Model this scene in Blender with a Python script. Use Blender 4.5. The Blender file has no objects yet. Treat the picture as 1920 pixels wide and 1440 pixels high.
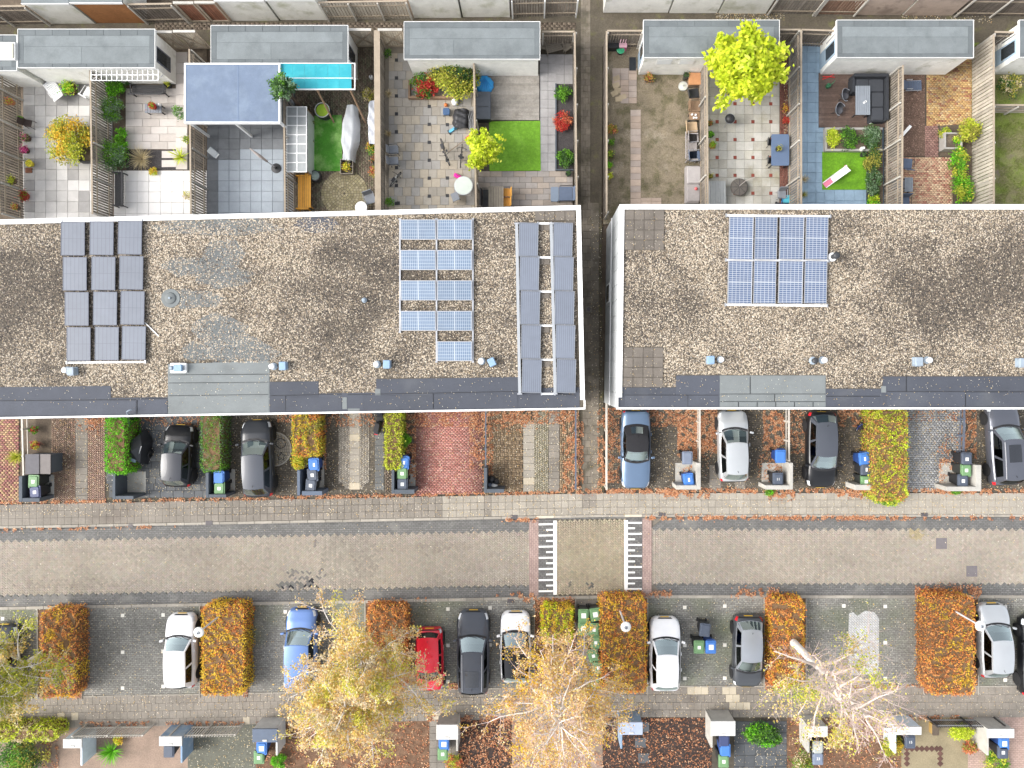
import bpy, bmesh, math, random
import numpy as np
from mathutils import Vector, Matrix
random.seed(7); RNG = np.random.default_rng(7)
R = math.radians
C = bpy.context.scene.collection
SC = bpy.context.scene

# ------------------------------------------------------------------ camera, sky, sun, exposure
F, H, CX, CY = 1320.0, 40.0, 1000.0, 690.0      # drone 40 m up; plan scale 33 units per metre at the ground
cd = bpy.data.cameras.new('camera'); cam = bpy.data.objects.new('camera', cd); C.objects.link(cam)
cam.location = (0, 0, H); cam.rotation_euler = (0, 0, 0)
cd.sensor_width = 36; cd.lens = 36 * F / 1920
cd.shift_x = (960 - CX) / 1920; cd.shift_y = (CY - 720) / 1920
cd.clip_start = 0.5; cd.clip_end = 600
SC.camera = cam
SUN_EL, SUN_AZ = 41, 262          # soft light from the west
w = bpy.data.worlds.new('World'); SC.world = w; w.use_nodes = True
nt = w.node_tree; nt.nodes.clear()
sky = nt.nodes.new('ShaderNodeTexSky'); sky.sky_type = 'NISHITA'; sky.sun_disc = False
sky.sun_elevation = R(SUN_EL); sky.sun_rotation = R(SUN_AZ); sky.air_density = 1.0; sky.dust_density = 4.0; sky.ozone_density = 1.0
hs = nt.nodes.new('ShaderNodeHueSaturation'); hs.inputs['Saturation'].default_value = 0.30
bg = nt.nodes.new('ShaderNodeBackground'); bg.inputs['Strength'].default_value = 0.15
wo = nt.nodes.new('ShaderNodeOutputWorld')
nt.links.new(sky.outputs[0], hs.inputs['Color']); nt.links.new(hs.outputs[0], bg.inputs['Color']); nt.links.new(bg.outputs[0], wo.inputs[0])
sl = bpy.data.lights.new('sun', 'SUN'); sl.energy = .75; sl.angle = R(28); sl.color = (1.0, 0.97, 0.92)
so = bpy.data.objects.new('sun', sl); C.objects.link(so)
az = R(SUN_AZ); el = R(SUN_EL)
sd = Vector((math.sin(az) * math.cos(el), math.cos(az) * math.cos(el), math.sin(el)))
so.rotation_euler = (-sd).to_track_quat('-Z', 'Y').to_euler(); so.location = sd * 60
SC.view_settings.view_transform = 'Standard'; SC.view_settings.look = 'None'; SC.view_settings.gamma = 1
SC.view_settings.use_curve_mapping = False; SC.view_settings.exposure = 1.34
SC.render.engine = 'CYCLES'; SC.cycles.max_bounces = 6; SC.cycles.diffuse_bounces = 3; SC.cycles.transparent_max_bounces = 6
SC.cycles.use_denoising = True

# ------------------------------------------------------------------ plan helpers
def W(px, py, z=0.0):
    """survey plan (33 units per metre at ground level, seen from 40 m) -> metres"""
    k = (H - z) / F
    return ((px - CX) * k, (CY - py) * k, z)
def W2(px, py, z=0.0): return W(px, py, z)[:2]
def yo(px): return 22 * (1 - px / 1150) if px < 1150 else 0.0
def S(px, py, z=0.0): return W(px, py + yo(px), z)
def U(d, z=0.0): return d * (H - z) / F

# ------------------------------------------------------------------ mesh builder
class MB:
    def __init__(self): self.v = []; self.f = []
    def add(self, vs, fs):
        n = len(self.v); self.v += [tuple(p) for p in vs]; self.f += [tuple(i + n for i in f) for f in fs]; return self
    def box(self, x0, y0, z0, x1, y1, z1):
        if x0 > x1: x0, x1 = x1, x0
        if y0 > y1: y0, y1 = y1, y0
        if z0 > z1: z0, z1 = z1, z0
        return self.add([(x0,y0,z0),(x1,y0,z0),(x1,y1,z0),(x0,y1,z0),(x0,y0,z1),(x1,y0,z1),(x1,y1,z1),(x0,y1,z1)],
            [(0,3,2,1),(4,5,6,7),(0,1,5,4),(1,2,6,5),(2,3,7,6),(3,0,4,7)])
    def cbox(self, cx, cy, cz, sx, sy, sz, rz=0, rx=0, ry=0):
        m = Matrix.Translation((cx,cy,cz)) @ Matrix.Rotation(rz,4,'Z') @ Matrix.Rotation(ry,4,'Y') @ Matrix.Rotation(rx,4,'X')
        a = MB().box(-sx/2,-sy/2,-sz/2,sx/2,sy/2,sz/2)
        return self.add([m @ Vector(p) for p in a.v], a.f)
    def rbox(self, x0, y0, z0, x1, y1, z1, r=.03, n=3, top=0.0):
        """box with rounded vertical edges and optional chamfered top"""
        pts = []
        for cx, cy, a0 in ((x1-r,y1-r,0),(x0+r,y1-r,90),(x0+r,y0+r,180),(x1-r,y0+r,270)):
            for i in range(n+1):
                a = R(a0 + 90*i/n); pts.append((cx+r*math.cos(a), cy+r*math.sin(a)))
        return self.prism(pts, z0, z1, top)
    def prism(self, poly, z0, z1, top=0.0):
        a = sum(poly[i][0]*poly[(i+1)%len(poly)][1]-poly[(i+1)%len(poly)][0]*poly[i][1] for i in range(len(poly)))
        if a < 0: poly = poly[::-1]
        n = len(poly)
        vs = [(p[0],p[1],z0) for p in poly]
        if top:
            cx = sum(p[0] for p in poly)/n; cy = sum(p[1] for p in poly)/n
            vs += [(p[0],p[1],z1-top) for p in poly]
            ins = []
            for p in poly:
                d = math.hypot(p[0]-cx,p[1]-cy) or 1; s = max(0,(d-top)/d); ins.append((cx+(p[0]-cx)*s, cy+(p[1]-cy)*s, z1))
            vs += ins
            fs = [tuple(range(n))[::-1], tuple(range(2*n,3*n))]
            for k in range(2):
                fs += [(k*n+i, k*n+(i+1)%n, (k+1)*n+(i+1)%n, (k+1)*n+i) for i in range(n)]
        else:
            vs += [(p[0],p[1],z1) for p in poly]
            fs = [tuple(range(n))[::-1], tuple(range(n,2*n))] + [(i,(i+1)%n,n+(i+1)%n,n+i) for i in range(n)]
        return self.add(vs, fs)
    def lathe(self, prof, n=16, c=(0,0)):
        """prof: list of (r,z) bottom to top"""
        vs = []; fs = []; m = len(prof)
        for r, z in prof:
            for i in range(n):
                a = 2*math.pi*i/n; vs.append((c[0]+r*math.cos(a), c[1]+r*math.sin(a), z))
        for k in range(m-1):
            for i in range(n): fs.append((k*n+i, k*n+(i+1)%n, (k+1)*n+(i+1)%n, (k+1)*n+i))
        fs.append(tuple(range(n))[::-1]); fs.append(tuple(range((m-1)*n, m*n)))
        return self.add(vs, fs)
    def cyl(self, x, y, z0, z1, r, n=14): return self.lathe([(r,z0),(r,z1)], n, (x,y))
    def tube(self, pts, rad, n=6, cap=True):
        pts = [Vector(p) for p in pts]
        if not hasattr(rad,'__len__'): rad = [rad]*len(pts)
        vs = []; fs = []
        for i, p in enumerate(pts):
            t = (pts[min(i+1,len(pts)-1)] - pts[max(i-1,0)]).normalized()
            a = t.cross(Vector((0,0,1)) if abs(t.z) < .9 else Vector((1,0,0))).normalized(); b = t.cross(a)
            for k in range(n):
                q = 2*math.pi*k/n; vs.append(p + (a*math.cos(q)+b*math.sin(q))*rad[i])
        for i in range(len(pts)-1):
            for k in range(n): fs.append((i*n+k, (i+1)*n+k, (i+1)*n+(k+1)%n, i*n+(k+1)%n))
        if cap: fs.append(tuple(range(n))); fs.append(tuple(range((len(pts)-1)*n, len(pts)*n))[::-1])
        return self.add(vs, fs)
    def grid(self, P):
        """P[i][j] -> points"""
        n, m = len(P), len(P[0]); vs = [p for row in P for p in row]
        return self.add(vs, [(i*m+j, i*m+j+1, (i+1)*m+j+1, (i+1)*m+j) for i in range(n-1) for j in range(m-1)])
    def torus(self, c, r, r2, n=20, k=6, axis='Z'):
        vs = []; fs = []
        for i in range(n):
            a = 2*math.pi*i/n
            for j in range(k):
                b = 2*math.pi*j/k; q = r + r2*math.cos(b); p = (q*math.cos(a), q*math.sin(a), r2*math.sin(b))
                if axis == 'Y': p = (p[0], p[2], p[1])
                if axis == 'X': p = (p[2], p[0], p[1])
                vs.append((c[0]+p[0], c[1]+p[1], c[2]+p[2]))
        for i in range(n):
            for j in range(k): fs.append((i*k+j, ((i+1)%n)*k+j, ((i+1)%n)*k+(j+1)%k, i*k+(j+1)%k))
        return self.add(vs, fs)
    def mesh(self, name):
        me = bpy.data.meshes.new(name); me.from_pydata(self.v, [], self.f); me.update(); return me
    def build(self, name, mat, parent=None, world=False, smooth=False, bevel=0, recalc=False):
        if world and parent is not None:
            inv = parent.matrix_basis.inverted(); self.v = [tuple(inv @ Vector(p)) for p in self.v]
        me = self.mesh(name)
        if recalc:
            bm = bmesh.new(); bm.from_mesh(me); bmesh.ops.recalc_face_normals(bm, faces=bm.faces); bm.to_mesh(me); bm.free()
        if smooth: me.polygons.foreach_set('use_smooth', [True]*len(me.polygons))
        o = bpy.data.objects.new(name, me); C.objects.link(o)
        if mat: me.materials.append(mat)
        if parent is not None: o.parent = parent
        if bevel:
            b = o.modifiers.new('bevel','BEVEL'); b.width = bevel; b.segments = 2; b.limit_method = 'ANGLE'
        return o

def tag(o, label=None, cat=None, group=None, kind=None):
    if label: o['label'] = label
    if cat: o['category'] = cat
    if group: o['group'] = group
    if kind: o['kind'] = kind
    return o
def thing(name, label, cat, loc=(0,0,0), rz=0.0, group=None, kind=None):
    o = bpy.data.objects.new(name, None); C.objects.link(o); o.location = loc; o.rotation_euler = (0,0,rz)
    o.matrix_basis = Matrix.Translation(loc) @ Matrix.Rotation(rz,4,'Z')
    o.empty_display_size = .2
    return tag(o, label, cat, group, kind)
def copy_tree(o, parent=None):
    c = o.copy(); C.objects.link(c); c.parent = parent
    for ch in list(o.children): copy_tree(ch, c)
    return c
def put(o, loc, rz=0.0, label=None, group=None):
    o.location = loc; o.rotation_euler = (0,0,rz)
    if label: o['label'] = label
    if group: o['group'] = group
    return o
def npmesh(name, V, Fq, mat, col=None, parent=None, smooth=False, uni=4):
    """fast mesh: V (n,3), Fq (m,uni) ; col (n,3) point colours"""
    me = bpy.data.meshes.new(name); V = np.asarray(V, np.float32); Fq = np.asarray(Fq, np.int32)
    me.vertices.add(len(V)); me.vertices.foreach_set('co', V.ravel())
    me.loops.add(Fq.size); me.loops.foreach_set('vertex_index', Fq.ravel())
    me.polygons.add(len(Fq)); me.polygons.foreach_set('loop_start', np.arange(len(Fq), dtype=np.int32)*Fq.shape[1])
    me.update(calc_edges=True)
    if col is not None:
        a = me.attributes.new('Col', 'FLOAT_COLOR', 'POINT')
        a.data.foreach_set('color', np.concatenate([np.asarray(col, np.float32), np.ones((len(V),1), np.float32)], 1).ravel())
    if smooth: me.polygons.foreach_set('use_smooth', np.ones(len(Fq), bool))
    if mat: me.materials.append(mat)
    o = bpy.data.objects.new(name, me); C.objects.link(o)
    if parent is not None: o.parent = parent
    return o

# ------------------------------------------------------------------ materials
MATS = {}
def mat(name, col, rough=.85, var=.18, ns=2.0, rnd=0.0, bump=0.0, bs=40.0, col2=None, s2=.6, lo=.5, hi=.65, attr=False, metal=0.0, spec=.4,
        coat=0.0, col3=None, s3=1.0, lo3=.55, hi3=.65, transl=0.0, fine=0.0, fs=30.0, brick=None, emit=0, stripe=None):
    if name in MATS: return MATS[name]
    m = bpy.data.materials.new(name); m.use_nodes = True; t = m.node_tree; N = t.nodes; L = t.links
    p = N['Principled BSDF']; out = N['Material Output']
    geo = N.new('ShaderNodeNewGeometry'); pos = geo.outputs['Position']
    def mixc(a, b, fac, mode='MIX'):
        x = N.new('ShaderNodeMix'); x.data_type = 'RGBA'; x.blend_type = mode
        for s, q in ((0, fac), (6, a), (7, b)):
            if hasattr(q, 'is_output'): L.new(q, x.inputs[s])
            elif s == 0: x.inputs[0].default_value = q
            else: x.inputs[s].default_value = (*q, 1) if len(q) == 3 else q
        return x.outputs[2]
    def noise(sc, det=5.0, off=0.0, rough_=.6):
        n = N.new('ShaderNodeTexNoise'); n.inputs['Scale'].default_value = sc; n.inputs['Detail'].default_value = det; n.inputs['Roughness'].default_value = rough_
        if off:
            v = N.new('ShaderNodeVectorMath'); v.inputs[1].default_value = (off, off*.7, off*.3); L.new(pos, v.inputs[0]); L.new(v.outputs[0], n.inputs['Vector'])
        else: L.new(pos, n.inputs['Vector'])
        return n.outputs['Fac']
    def rng(fac, a, b, c=0.0, d=1.0):
        r = N.new('ShaderNodeMapRange'); L.new(fac, r.inputs[0])
        for i, q in enumerate((a, b, c, d)): r.inputs[i+1].default_value = q
        return r.outputs[0]
    def gray(v):
        c = N.new('ShaderNodeCombineColor')
        for i in range(3): L.new(v, c.inputs[i])
        return c.outputs[0]
    if brick:
        b = N.new('ShaderNodeTexBrick'); sc, c1, c2, mort, rowh, bw, rot, offs = brick
        mp = N.new('ShaderNodeMapping'); mp.inputs['Rotation'].default_value = (0,0,R(rot)); L.new(pos, mp.inputs[0]); L.new(mp.outputs[0], b.inputs['Vector'])
        b.inputs['Color1'].default_value = (*c1,1); b.inputs['Color2'].default_value = (*c2,1); b.inputs['Mortar'].default_value = (*mort,1)
        b.inputs['Scale'].default_value = sc; b.inputs['Row Height'].default_value = rowh; b.inputs['Brick Width'].default_value = bw
        b.inputs['Mortar Size'].default_value = .012; b.offset = offs; b.inputs['Mortar Smooth'].default_value = .3
        c = b.outputs['Color']
    else:
        rgb = N.new('ShaderNodeRGB'); rgb.outputs[0].default_value = (*col, 1); c = rgb.outputs[0]
    if attr:
        a = N.new('ShaderNodeAttribute'); a.attribute_name = 'Col'; c = a.outputs['Color']
    if stripe:
        wv = N.new('ShaderNodeTexWave'); wv.inputs['Scale'].default_value = stripe[0]; wv.bands_direction = stripe[1]; L.new(pos, wv.inputs['Vector'])
        c = mixc(c, stripe[2], rng(wv.outputs['Fac'], stripe[3], stripe[3]+.15))
    if col2 is not None: c = mixc(c, col2, rng(noise(s2, 6, 11.3), lo, hi))
    if col3 is not None: c = mixc(c, col3, rng(noise(s3, 7, 37.1, .7), lo3, hi3))
    if var: c = mixc(c, gray(rng(noise(ns, 8, 3.1, .65), .25, .75, 1-var, 1+var)), 1.0, 'MULTIPLY')
    if fine: c = mixc(c, gray(rng(noise(fs, 3, 5.7, .7), .25, .75, 1-fine, 1+fine)), 1.0, 'MULTIPLY')
    if rnd:
        oi = N.new('ShaderNodeObjectInfo'); c = mixc(c, gray(rng(oi.outputs['Random'], 0, 1, 1-rnd, 1+rnd)), 1.0, 'MULTIPLY')
    L.new(c, p.inputs['Base Color'])
    p.inputs['Roughness'].default_value = rough; p.inputs['Metallic'].default_value = metal
    p.inputs['Specular IOR Level'].default_value = spec; p.inputs['Coat Weight'].default_value = coat; p.inputs['Coat Roughness'].default_value = .06
    if bump:
        b = N.new('ShaderNodeBump'); b.inputs['Strength'].default_value = bump; b.inputs['Distance'].default_value = .02
        L.new(noise(bs, 4, 1.0), b.inputs['Height']); L.new(b.outputs[0], p.inputs['Normal'])
    if transl:
        tr = N.new('ShaderNodeBsdfTranslucent'); L.new(c, tr.inputs['Color']); ms = N.new('ShaderNodeMixShader'); ms.inputs[0].default_value = transl
        L.new(p.outputs[0], ms.inputs[1]); L.new(tr.outputs[0], ms.inputs[2]); L.new(ms.outputs[0], out.inputs['Surface'])
    MATS[name] = m; return m
def glassmat(name, tint, refl=.25, rough=.04, rcol=(.85,.92,.92)):
    if name in MATS: return MATS[name]
    m = bpy.data.materials.new(name); m.use_nodes = True; t = m.node_tree; N = t.nodes; L = t.links; N.remove(N['Principled BSDF'])
    tr = N.new('ShaderNodeBsdfTransparent'); tr.inputs[0].default_value = (*tint, 1)
    gl = N.new('ShaderNodeBsdfGlossy'); gl.inputs['Color'].default_value = (*rcol, 1); gl.inputs['Roughness'].default_value = rough
    ms = N.new('ShaderNodeMixShader'); ms.inputs[0].default_value = refl
    L.new(tr.outputs[0], ms.inputs[1]); L.new(gl.outputs[0], ms.inputs[2]); L.new(ms.outputs[0], N['Material Output'].inputs['Surface'])
    MATS[name] = m; return m

def zone(name, poly, z, m, label=None, cat=None, kind='structure', parent=None, st=False, z0=-.16):
    """a flat piece of ground: prism from below up to z, poly in plan units"""
    f = S if st else W
    pts = [f(*p)[:2] for p in poly]
    o = MB().prism(pts, z0, z).build(name, m, parent)
    if parent is None: tag(o, label, cat, kind=kind)
    return o
def rect(x0, y0, x1, y1): return [(x0,y0),(x1,y0),(x1,y1),(x0,y1)]
def dense_rect(x0, y0, x1, y1, n=24):
    xs = [x0 + (x1-x0)*i/n for i in range(n+1)]
    return [(x,y0) for x in xs] + [(x,y1) for x in xs[::-1]]
_tile_cache = {}
def tile_obj(parent, name, sx, sy, h, x, y, ztop, m, rz=0.0, tilt=.003):
    key = (name, round(sx,3), round(sy,3), round(h,3), m.name)
    me = _tile_cache.get(key)
    if me is None:
        c = min(.008, h*.3)
        b = MB().box(-sx/2,-sy/2,-h,sx/2,sy/2,-c); b.v[4:] = [(v[0],v[1],-c) for v in b.v[4:]]
        i = .006
        b.f = [f for k, f in enumerate(b.f) if k != 1]
        n = len(b.v); b.v += [(-sx/2+i,-sy/2+i,0),(sx/2-i,-sy/2+i,0),(sx/2-i,sy/2-i,0),(-sx/2+i,sy/2-i,0)]
        b.f += [(n,n+1,n+2,n+3)] + [(4+k,4+(k+1)%4,n+(k+1)%4,n+k) for k in range(4)]
        me = b.mesh(name); me.materials.append(m); _tile_cache[key] = me
    o = bpy.data.objects.new(name, me); C.objects.link(o)
    o.location = (x - parent.location.x, y - parent.location.y, ztop - parent.location.z + random.uniform(-.002,.002))
    o.rotation_euler = (random.uniform(-tilt,tilt), random.uniform(-tilt,tilt), rz + random.uniform(-.004,.004)); o.parent = parent
    return o
def tiles(parent, x0, y0, x1, y1, pw, ph, ztop, mats, joint=.012, stag=0.0, name='tile', skip=None, h=.05, pick=None, st=False):
    """lay tiles over a plan rectangle; pitch pw x ph plan units"""
    rows = max(1, round((y1-y0)/ph)); ph = (y1-y0)/rows; n = max(1, round((x1-x0)/pw)); pw = (x1-x0)/n; cnt = 0
    for r in range(rows):
        off = stag*pw*(r % 2)
        spans = [(x0+pw*i-off, x0+pw*(i+1)-off) for i in range(n+(1 if off else 0))]
        for a, b in spans:
            a = max(a, x0); b = min(b, x1)
            if b - a < pw*.15: continue
            cx, cy = (a+b)/2, y0+ph*(r+.5)
            if skip and skip(cx, cy): continue
            m = pick(cx, cy) if pick else (random.choice(mats) if isinstance(mats, (list,tuple)) else mats)
            X, Y, _ = (S if st else W)(cx, cy)
            rz = 0.0
            if st: rz = math.atan(22/1150) if cx < 1150 else 0.0
            tile_obj(parent, name, U(b-a)-joint, U(ph)-joint, h, X, Y, ztop, m, rz); cnt += 1
    return cnt
# ================================================================== GROUND, STREET
m_soil = mat('soil', (.105,.080,.058), .95, .35, 1.2, bump=.6, bs=25, col2=(.19,.15,.105), s2=.8, fine=.35, fs=18)
g = MB().box(-150,-130,-.5,150,130,-.15).build('ground', m_soil); tag(g, 'bare brown earth under the whole neighbourhood', 'ground', kind='structure')

# carriageway: dark bed, herringbone clinkers, dark gutter bands with a toothed edge
m_bed = mat('road_bed', (.175,.155,.128), .95, .2, 3)
road = zone('road', dense_rect(-60,972,1980,1116), -.085, m_bed, 'beige herringbone brick street running across the photo', 'road', st=True)
m_herr = mat('herringbone_brick', (.4,.36,.3), .85, .17, .3, attr=True, fine=.12, fs=22)
def herringbone(name, x0, y0, x1, y1, wpx, base, spread, ztop, parent, patches=(), st=True, dark=.0):
    w_ = U(wpx); P0 = np.array(S(x0,y0)[:2]) if st else np.array(W2(x0,y0))
    cells = []; s = 1/math.sqrt(2)
    nx = int((x1-x0)/(wpx*s*2))+6; ny = int((y1-y0)/(wpx*s*2))+6
    V = []; Cc = []; gap = .010
    xs = []
    # lattice: integer points a,b with (a-b)%4==0 ; u=(a+b)/sqrt2 runs north-south, v=(a-b)/sqrt2 east-west
    for d in range(-4, int((x1-x0)/(wpx*s))+8, 4):
        for e in range(-6, int((y1-y0)/(wpx*s))+8):
            if (d + e) % 2: continue
            a = (e + d)//2; b = (e - d)//2
            for (ca, cb, la, lb) in ((a+1, b+.5, 2, 1), (a+.5, b+2, 1, 2)):
                px = x0 + (ca-cb)*wpx*s; py = y0 + (ca+cb)*wpx*s
                if not (x0-1 <= px <= x1+1 and y0 <= py <= y1): continue
                cells.append((px, py, la, lb))
    A = np.array(cells); n = len(A)
    yoff = np.where(A[:,0] < 1150, 22*(1-A[:,0]/1150), 0) if st else 0
    k = H/F
    cx = (A[:,0]-CX)*k; cy = (CY-A[:,1]-yoff)*k
    ha = (A[:,2]*wpx*k-gap)/2; hb = (A[:,3]*wpx*k-gap)/2
    # axis a -> (+x,-y)/sqrt2 ; axis b -> (-x,-y)/sqrt2
    ax = np.array([s,-s]); bx = np.array([-s,-s])
    zt = ztop + RNG.uniform(-.004,.004,n); V = np.zeros((n,8,3),np.float32)
    for i,(sa,sb) in enumerate(((-1,-1),(1,-1),(1,1),(-1,1))):
        V[:,i,0] = cx + sa*ha*ax[0] + sb*hb*bx[0]; V[:,i,1] = cy + sa*ha*ax[1] + sb*hb*bx[1]; V[:,i,2] = ztop-.05
        V[:,i+4,0] = cx + sa*(ha-.006)*ax[0] + sb*(hb-.006)*bx[0]; V[:,i+4,1] = cy + sa*(ha-.006)*ax[1] + sb*(hb-.006)*bx[1]; V[:,i+4,2] = zt
    q = np.array([[7,6,5,4],[1,0,4,5],[2,1,5,6],[3,2,6,7],[0,3,7,4]])
    Fq = (np.arange(n)[:,None,None]*8 + q[None]).reshape(-1,4)
    col = np.array(base)[None]*(1+RNG.normal(0,spread,(n,1))) * (1+RNG.normal(0,.02,(n,3)))
    for (ex,ey,rx,ry,c,prob) in patches:
        m = (((A[:,0]-ex)/rx)**2 + ((A[:,1]-ey)/ry)**2 < 1) & (RNG.random(n) < prob); col[m] = np.array(c)*(1+RNG.normal(0,.08,(m.sum(),1)))
    o = npmesh(name, V.reshape(-1,3), Fq, m_herr, np.repeat(np.clip(col,.01,1),8,0), parent); o['kind'] = 'stuff'
    return o
pt = [(140,1075,120,9,(.31,.27,.225),.5),(420,1050,70,10,(.325,.28,.23),.4),(800,1022,110,8,(.32,.28,.23),.45),(900,1075,80,10,(.375,.335,.28),.6),(655,1040,55,56,(.30,.268,.222),.75),(300,1020,160,12,(.325,.288,.238),.5),(555,1086,36,7,(.17,.165,.155),.85),(575,1065,40,12,(.19,.18,.165),.25),(560,1090,40,2.6,(.02,.022,.03),.4),(583,1079,4,5,(.02,.022,.03),.9),(590,1010,9,6,(.22,.2,.18),.6)]
BR = (.355,.312,.258)
herringbone('brick_paving', -60, 989, 1001, 1097, 3.3, BR, .065, -.04, road, pt)
herringbone('brick_paving', 1222, 989, 1980, 1097, 3.3, BR, .065, -.04, road, [(1720,1000,14,14,(.36,.30,.18),.7)])
herringbone('brick_paving', 1044, 974, 1171, 1114, 3.3, (.35,.30,.215), .08, .0, road, [(1105,1097,8,5,(.12,.12,.11),.6),(1070,1095,5,4,(.15,.14,.12),.6)])
m_dark = mat('gutter_brick', (.135,.133,.13), .9, .18, 1.5, brick=(1.0,(.118,.116,.112),(.168,.165,.158),(.07,.068,.062),.105,.21,0,.5), fine=.2, col2=(.22,.21,.19), s2=.5, lo=.55, hi=.75)
def toothed(name, x0, x1, ya, yb, tooth_at, pitch=14.6, amp=6.4):
    pts = []; n = int((x1-x0)/pitch*2); xs = [x0+(x1-x0)*i/n for i in range(n+1)]
    for i, x in enumerate(xs):
        t = (amp if i % 2 else -amp)*.5
        pts.append((x, (yb if tooth_at == 'low' else ya) + t))
    other = ya if tooth_at == 'low' else yb
    o = zone(name, pts + [(x,other) for x in xs[::-4]] , -.032, m_dark, parent=road, st=True, z0=-.09)
    o.data.polygons.foreach_set('use_smooth',[False]*len(o.data.polygons))
for a, b in ((-60,992),(1222,1980)):
    toothed('gutter_band', a, b, 972, 993, 'low'); toothed('gutter_band', a, b, 1095.5, 1116, 'high')
m_redb = mat('red_paver', (.33,.2,.17), .9, .2, 1.5, brick=(1.0,(.30,.215,.19),(.36,.27,.24),(.2,.14,.12),.105,.21,90,.5), fine=.15)
m_ladder = mat('ladder_brick', (.13,.125,.12), .9, .2, 2, brick=(1.0,(.105,.102,.1),(.16,.155,.15),(.07,.066,.06),.105,.21,0,.5), fine=.2)
m_white = mat('road_white', (.78,.77,.74), .7, .10, 6, bump=.2, bs=30, col3=(.55,.53,.5), s3=2.2, lo3=.6, hi3=.75)
table = thing('speed_table', 'raised brick speed table with white ladder markings across the street', 'speed table', S(1107,1044), kind='structure')
for x0, x1 in ((992,1009.5),(1204.5,1222)): zone('red_brick_strip', rect(x0,972,x1,1116), -.02, m_redb, parent=table, st=True)
for x0, x1 in ((1009.5,1038),(1177,1204.5)): zone('ramp_strip', rect(x0,972,x1,1116), -.008, m_ladder, parent=table, st=True)
for o in table.children: o.matrix_parent_inverse = Matrix.Translation(-Vector(table.location))
def marking(x0,y0,x1,y1):
    o = zone('marking', rect(x0,y0,x1,y1), .006, m_white, parent=table, st=True, z0=-.02); o.matrix_parent_inverse = Matrix.Translation(-Vector(table.location))
marking(1037.5,974,1044,1113); marking(1170.5,975,1177,1110)
for i in range(7):
    marking(1010,979+i*20.9,1037.4,982.2+i*20.9); marking(1177.1,978.5+i*20.7,1203.5,981.7+i*20.7)
    if i < 6: marking(1024,989.5+i*20.9,1037.4,992.6+i*20.9); marking(1177.1,989+i*20.7,1190.5,992+i*20.7)

# pavements
m_pv_old = mat('paver_old', (.205,.183,.155), .92, .26, .7, rnd=.10, fine=.18, fs=14, col2=(.145,.125,.105), s2=.45, lo=.52, hi=.72, bump=.25)
m_pv_new = mat('paver_new', (.30,.272,.228), .92, .14, .9, rnd=.09, fine=.13, fs=14, bump=.2)
m_pv_pale = mat('paver_pale', (.47,.41,.31), .92, .12, 1.2, rnd=.08, fine=.12, bump=.2)
m_pbed = mat('paver_bed', (.085,.07,.052), .95, .3, 2)
def pavement_strip(nm, label, y0, y1, rows, indiv, old, pale=()):
    p = zone(nm, dense_rect(-60,y0,1980,y1), -.005, m_pbed, label, 'pavement', st=True)
    pw = 13.12; ph = (y1-y0)/rows; cells = []
    for r in range(rows):
        for i in range(int(1990/pw)+2):
            cells.append((-30 + pw*i + (pw*.5 if (r % 2 and nm.startswith('south')) else 0), y0+ph*(r+.5), r))
    cells.sort(key=lambda c: abs(c[0]-CX)); near = cells[:indiv]; far = cells[indiv:]
    hx = U(pw)-.012; hy = U(ph)-.012
    def pick(cx, cy):
        for a in pale:
            if a[0] <= cx <= a[2] and a[1] <= cy <= a[3]: return m_pv_pale
        return m_pv_old if old(cx, cy) else m_pv_new
    for cx, cy, r in near:
        X, Y, _ = S(cx, cy); tile_obj(p, 'paving_tile', hx, hy, .05, X, Y, .02, pick(cx,cy), .0191 if cx < 1150 else 0)
    for mm in (m_pv_old, m_pv_new, m_pv_pale):
        b = MB()
        for cx, cy, r in far:
            if pick(cx,cy) is mm:
                X, Y, _ = S(cx, cy); b.cbox(X, Y, -.008, hx, hy, .05+random.uniform(-.006,.006), .0191 if cx < 1150 else 0, random.uniform(-.004,.004), random.uniform(-.004,.004))
        if b.v: b.build('paving_tiles', mm, p)['kind'] = 'stuff'
pavement_strip('pavement', 'square tiled pavement between the driveways and the street', 924, 964, 3, 290,
    lambda x,y: x < 833 or (905 < x < 920) or 1090 < x < 1115 and y < 950)
pavement_strip('southern_pavement', 'worn square tiled pavement behind the parking bays', 1288, 1345, 4, 290,
    lambda x,y: True, [(1360,1290,1375,1303),(1361,1303,1389,1317),(1361,1317,1403,1331),(1293,1289,1322,1303),(138,1320,152,1334),(112,1322,126,1334),(462,1326,474,1340),(815,1335,830,1348)])
m_kerb = mat('kerb_concrete', (.30,.275,.235), .9, .22, 1.6, rnd=.14, fine=.15, bump=.25)
m_kerbp = mat('kerb_pale', (.52,.47,.38), .9, .15, 3, fine=.12)
def kerb(label, y0, y1, ztop, pale=()):
    k = thing('kerb', label, 'kerb', (0,0,0), kind='structure')
    x = -50.0
    while x < 1975:
        x2 = x + 33
        b = MB().prism([S(x+.2,y0)[:2], S(x2-.2,y0)[:2], S(x2-.2,y1)[:2], S(x+.2,y1)[:2]], -.15, ztop+random.uniform(-.004,.004), .012)
        b.build('kerb_stone', m_kerbp if any(abs(x+16-q) < 17 for q in pale) else m_kerb, k); x = x2
    return k
kerb('grey concrete kerb along the northern edge of the street', 964.3, 969, .03, (1022,1185))
kerb('grey concrete kerb between the street and the parking bays', 1116, 1121.5, .035)
kerb('low concrete edging between the parking bays and the pavement', 1285.5, 1288, .028)
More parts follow.
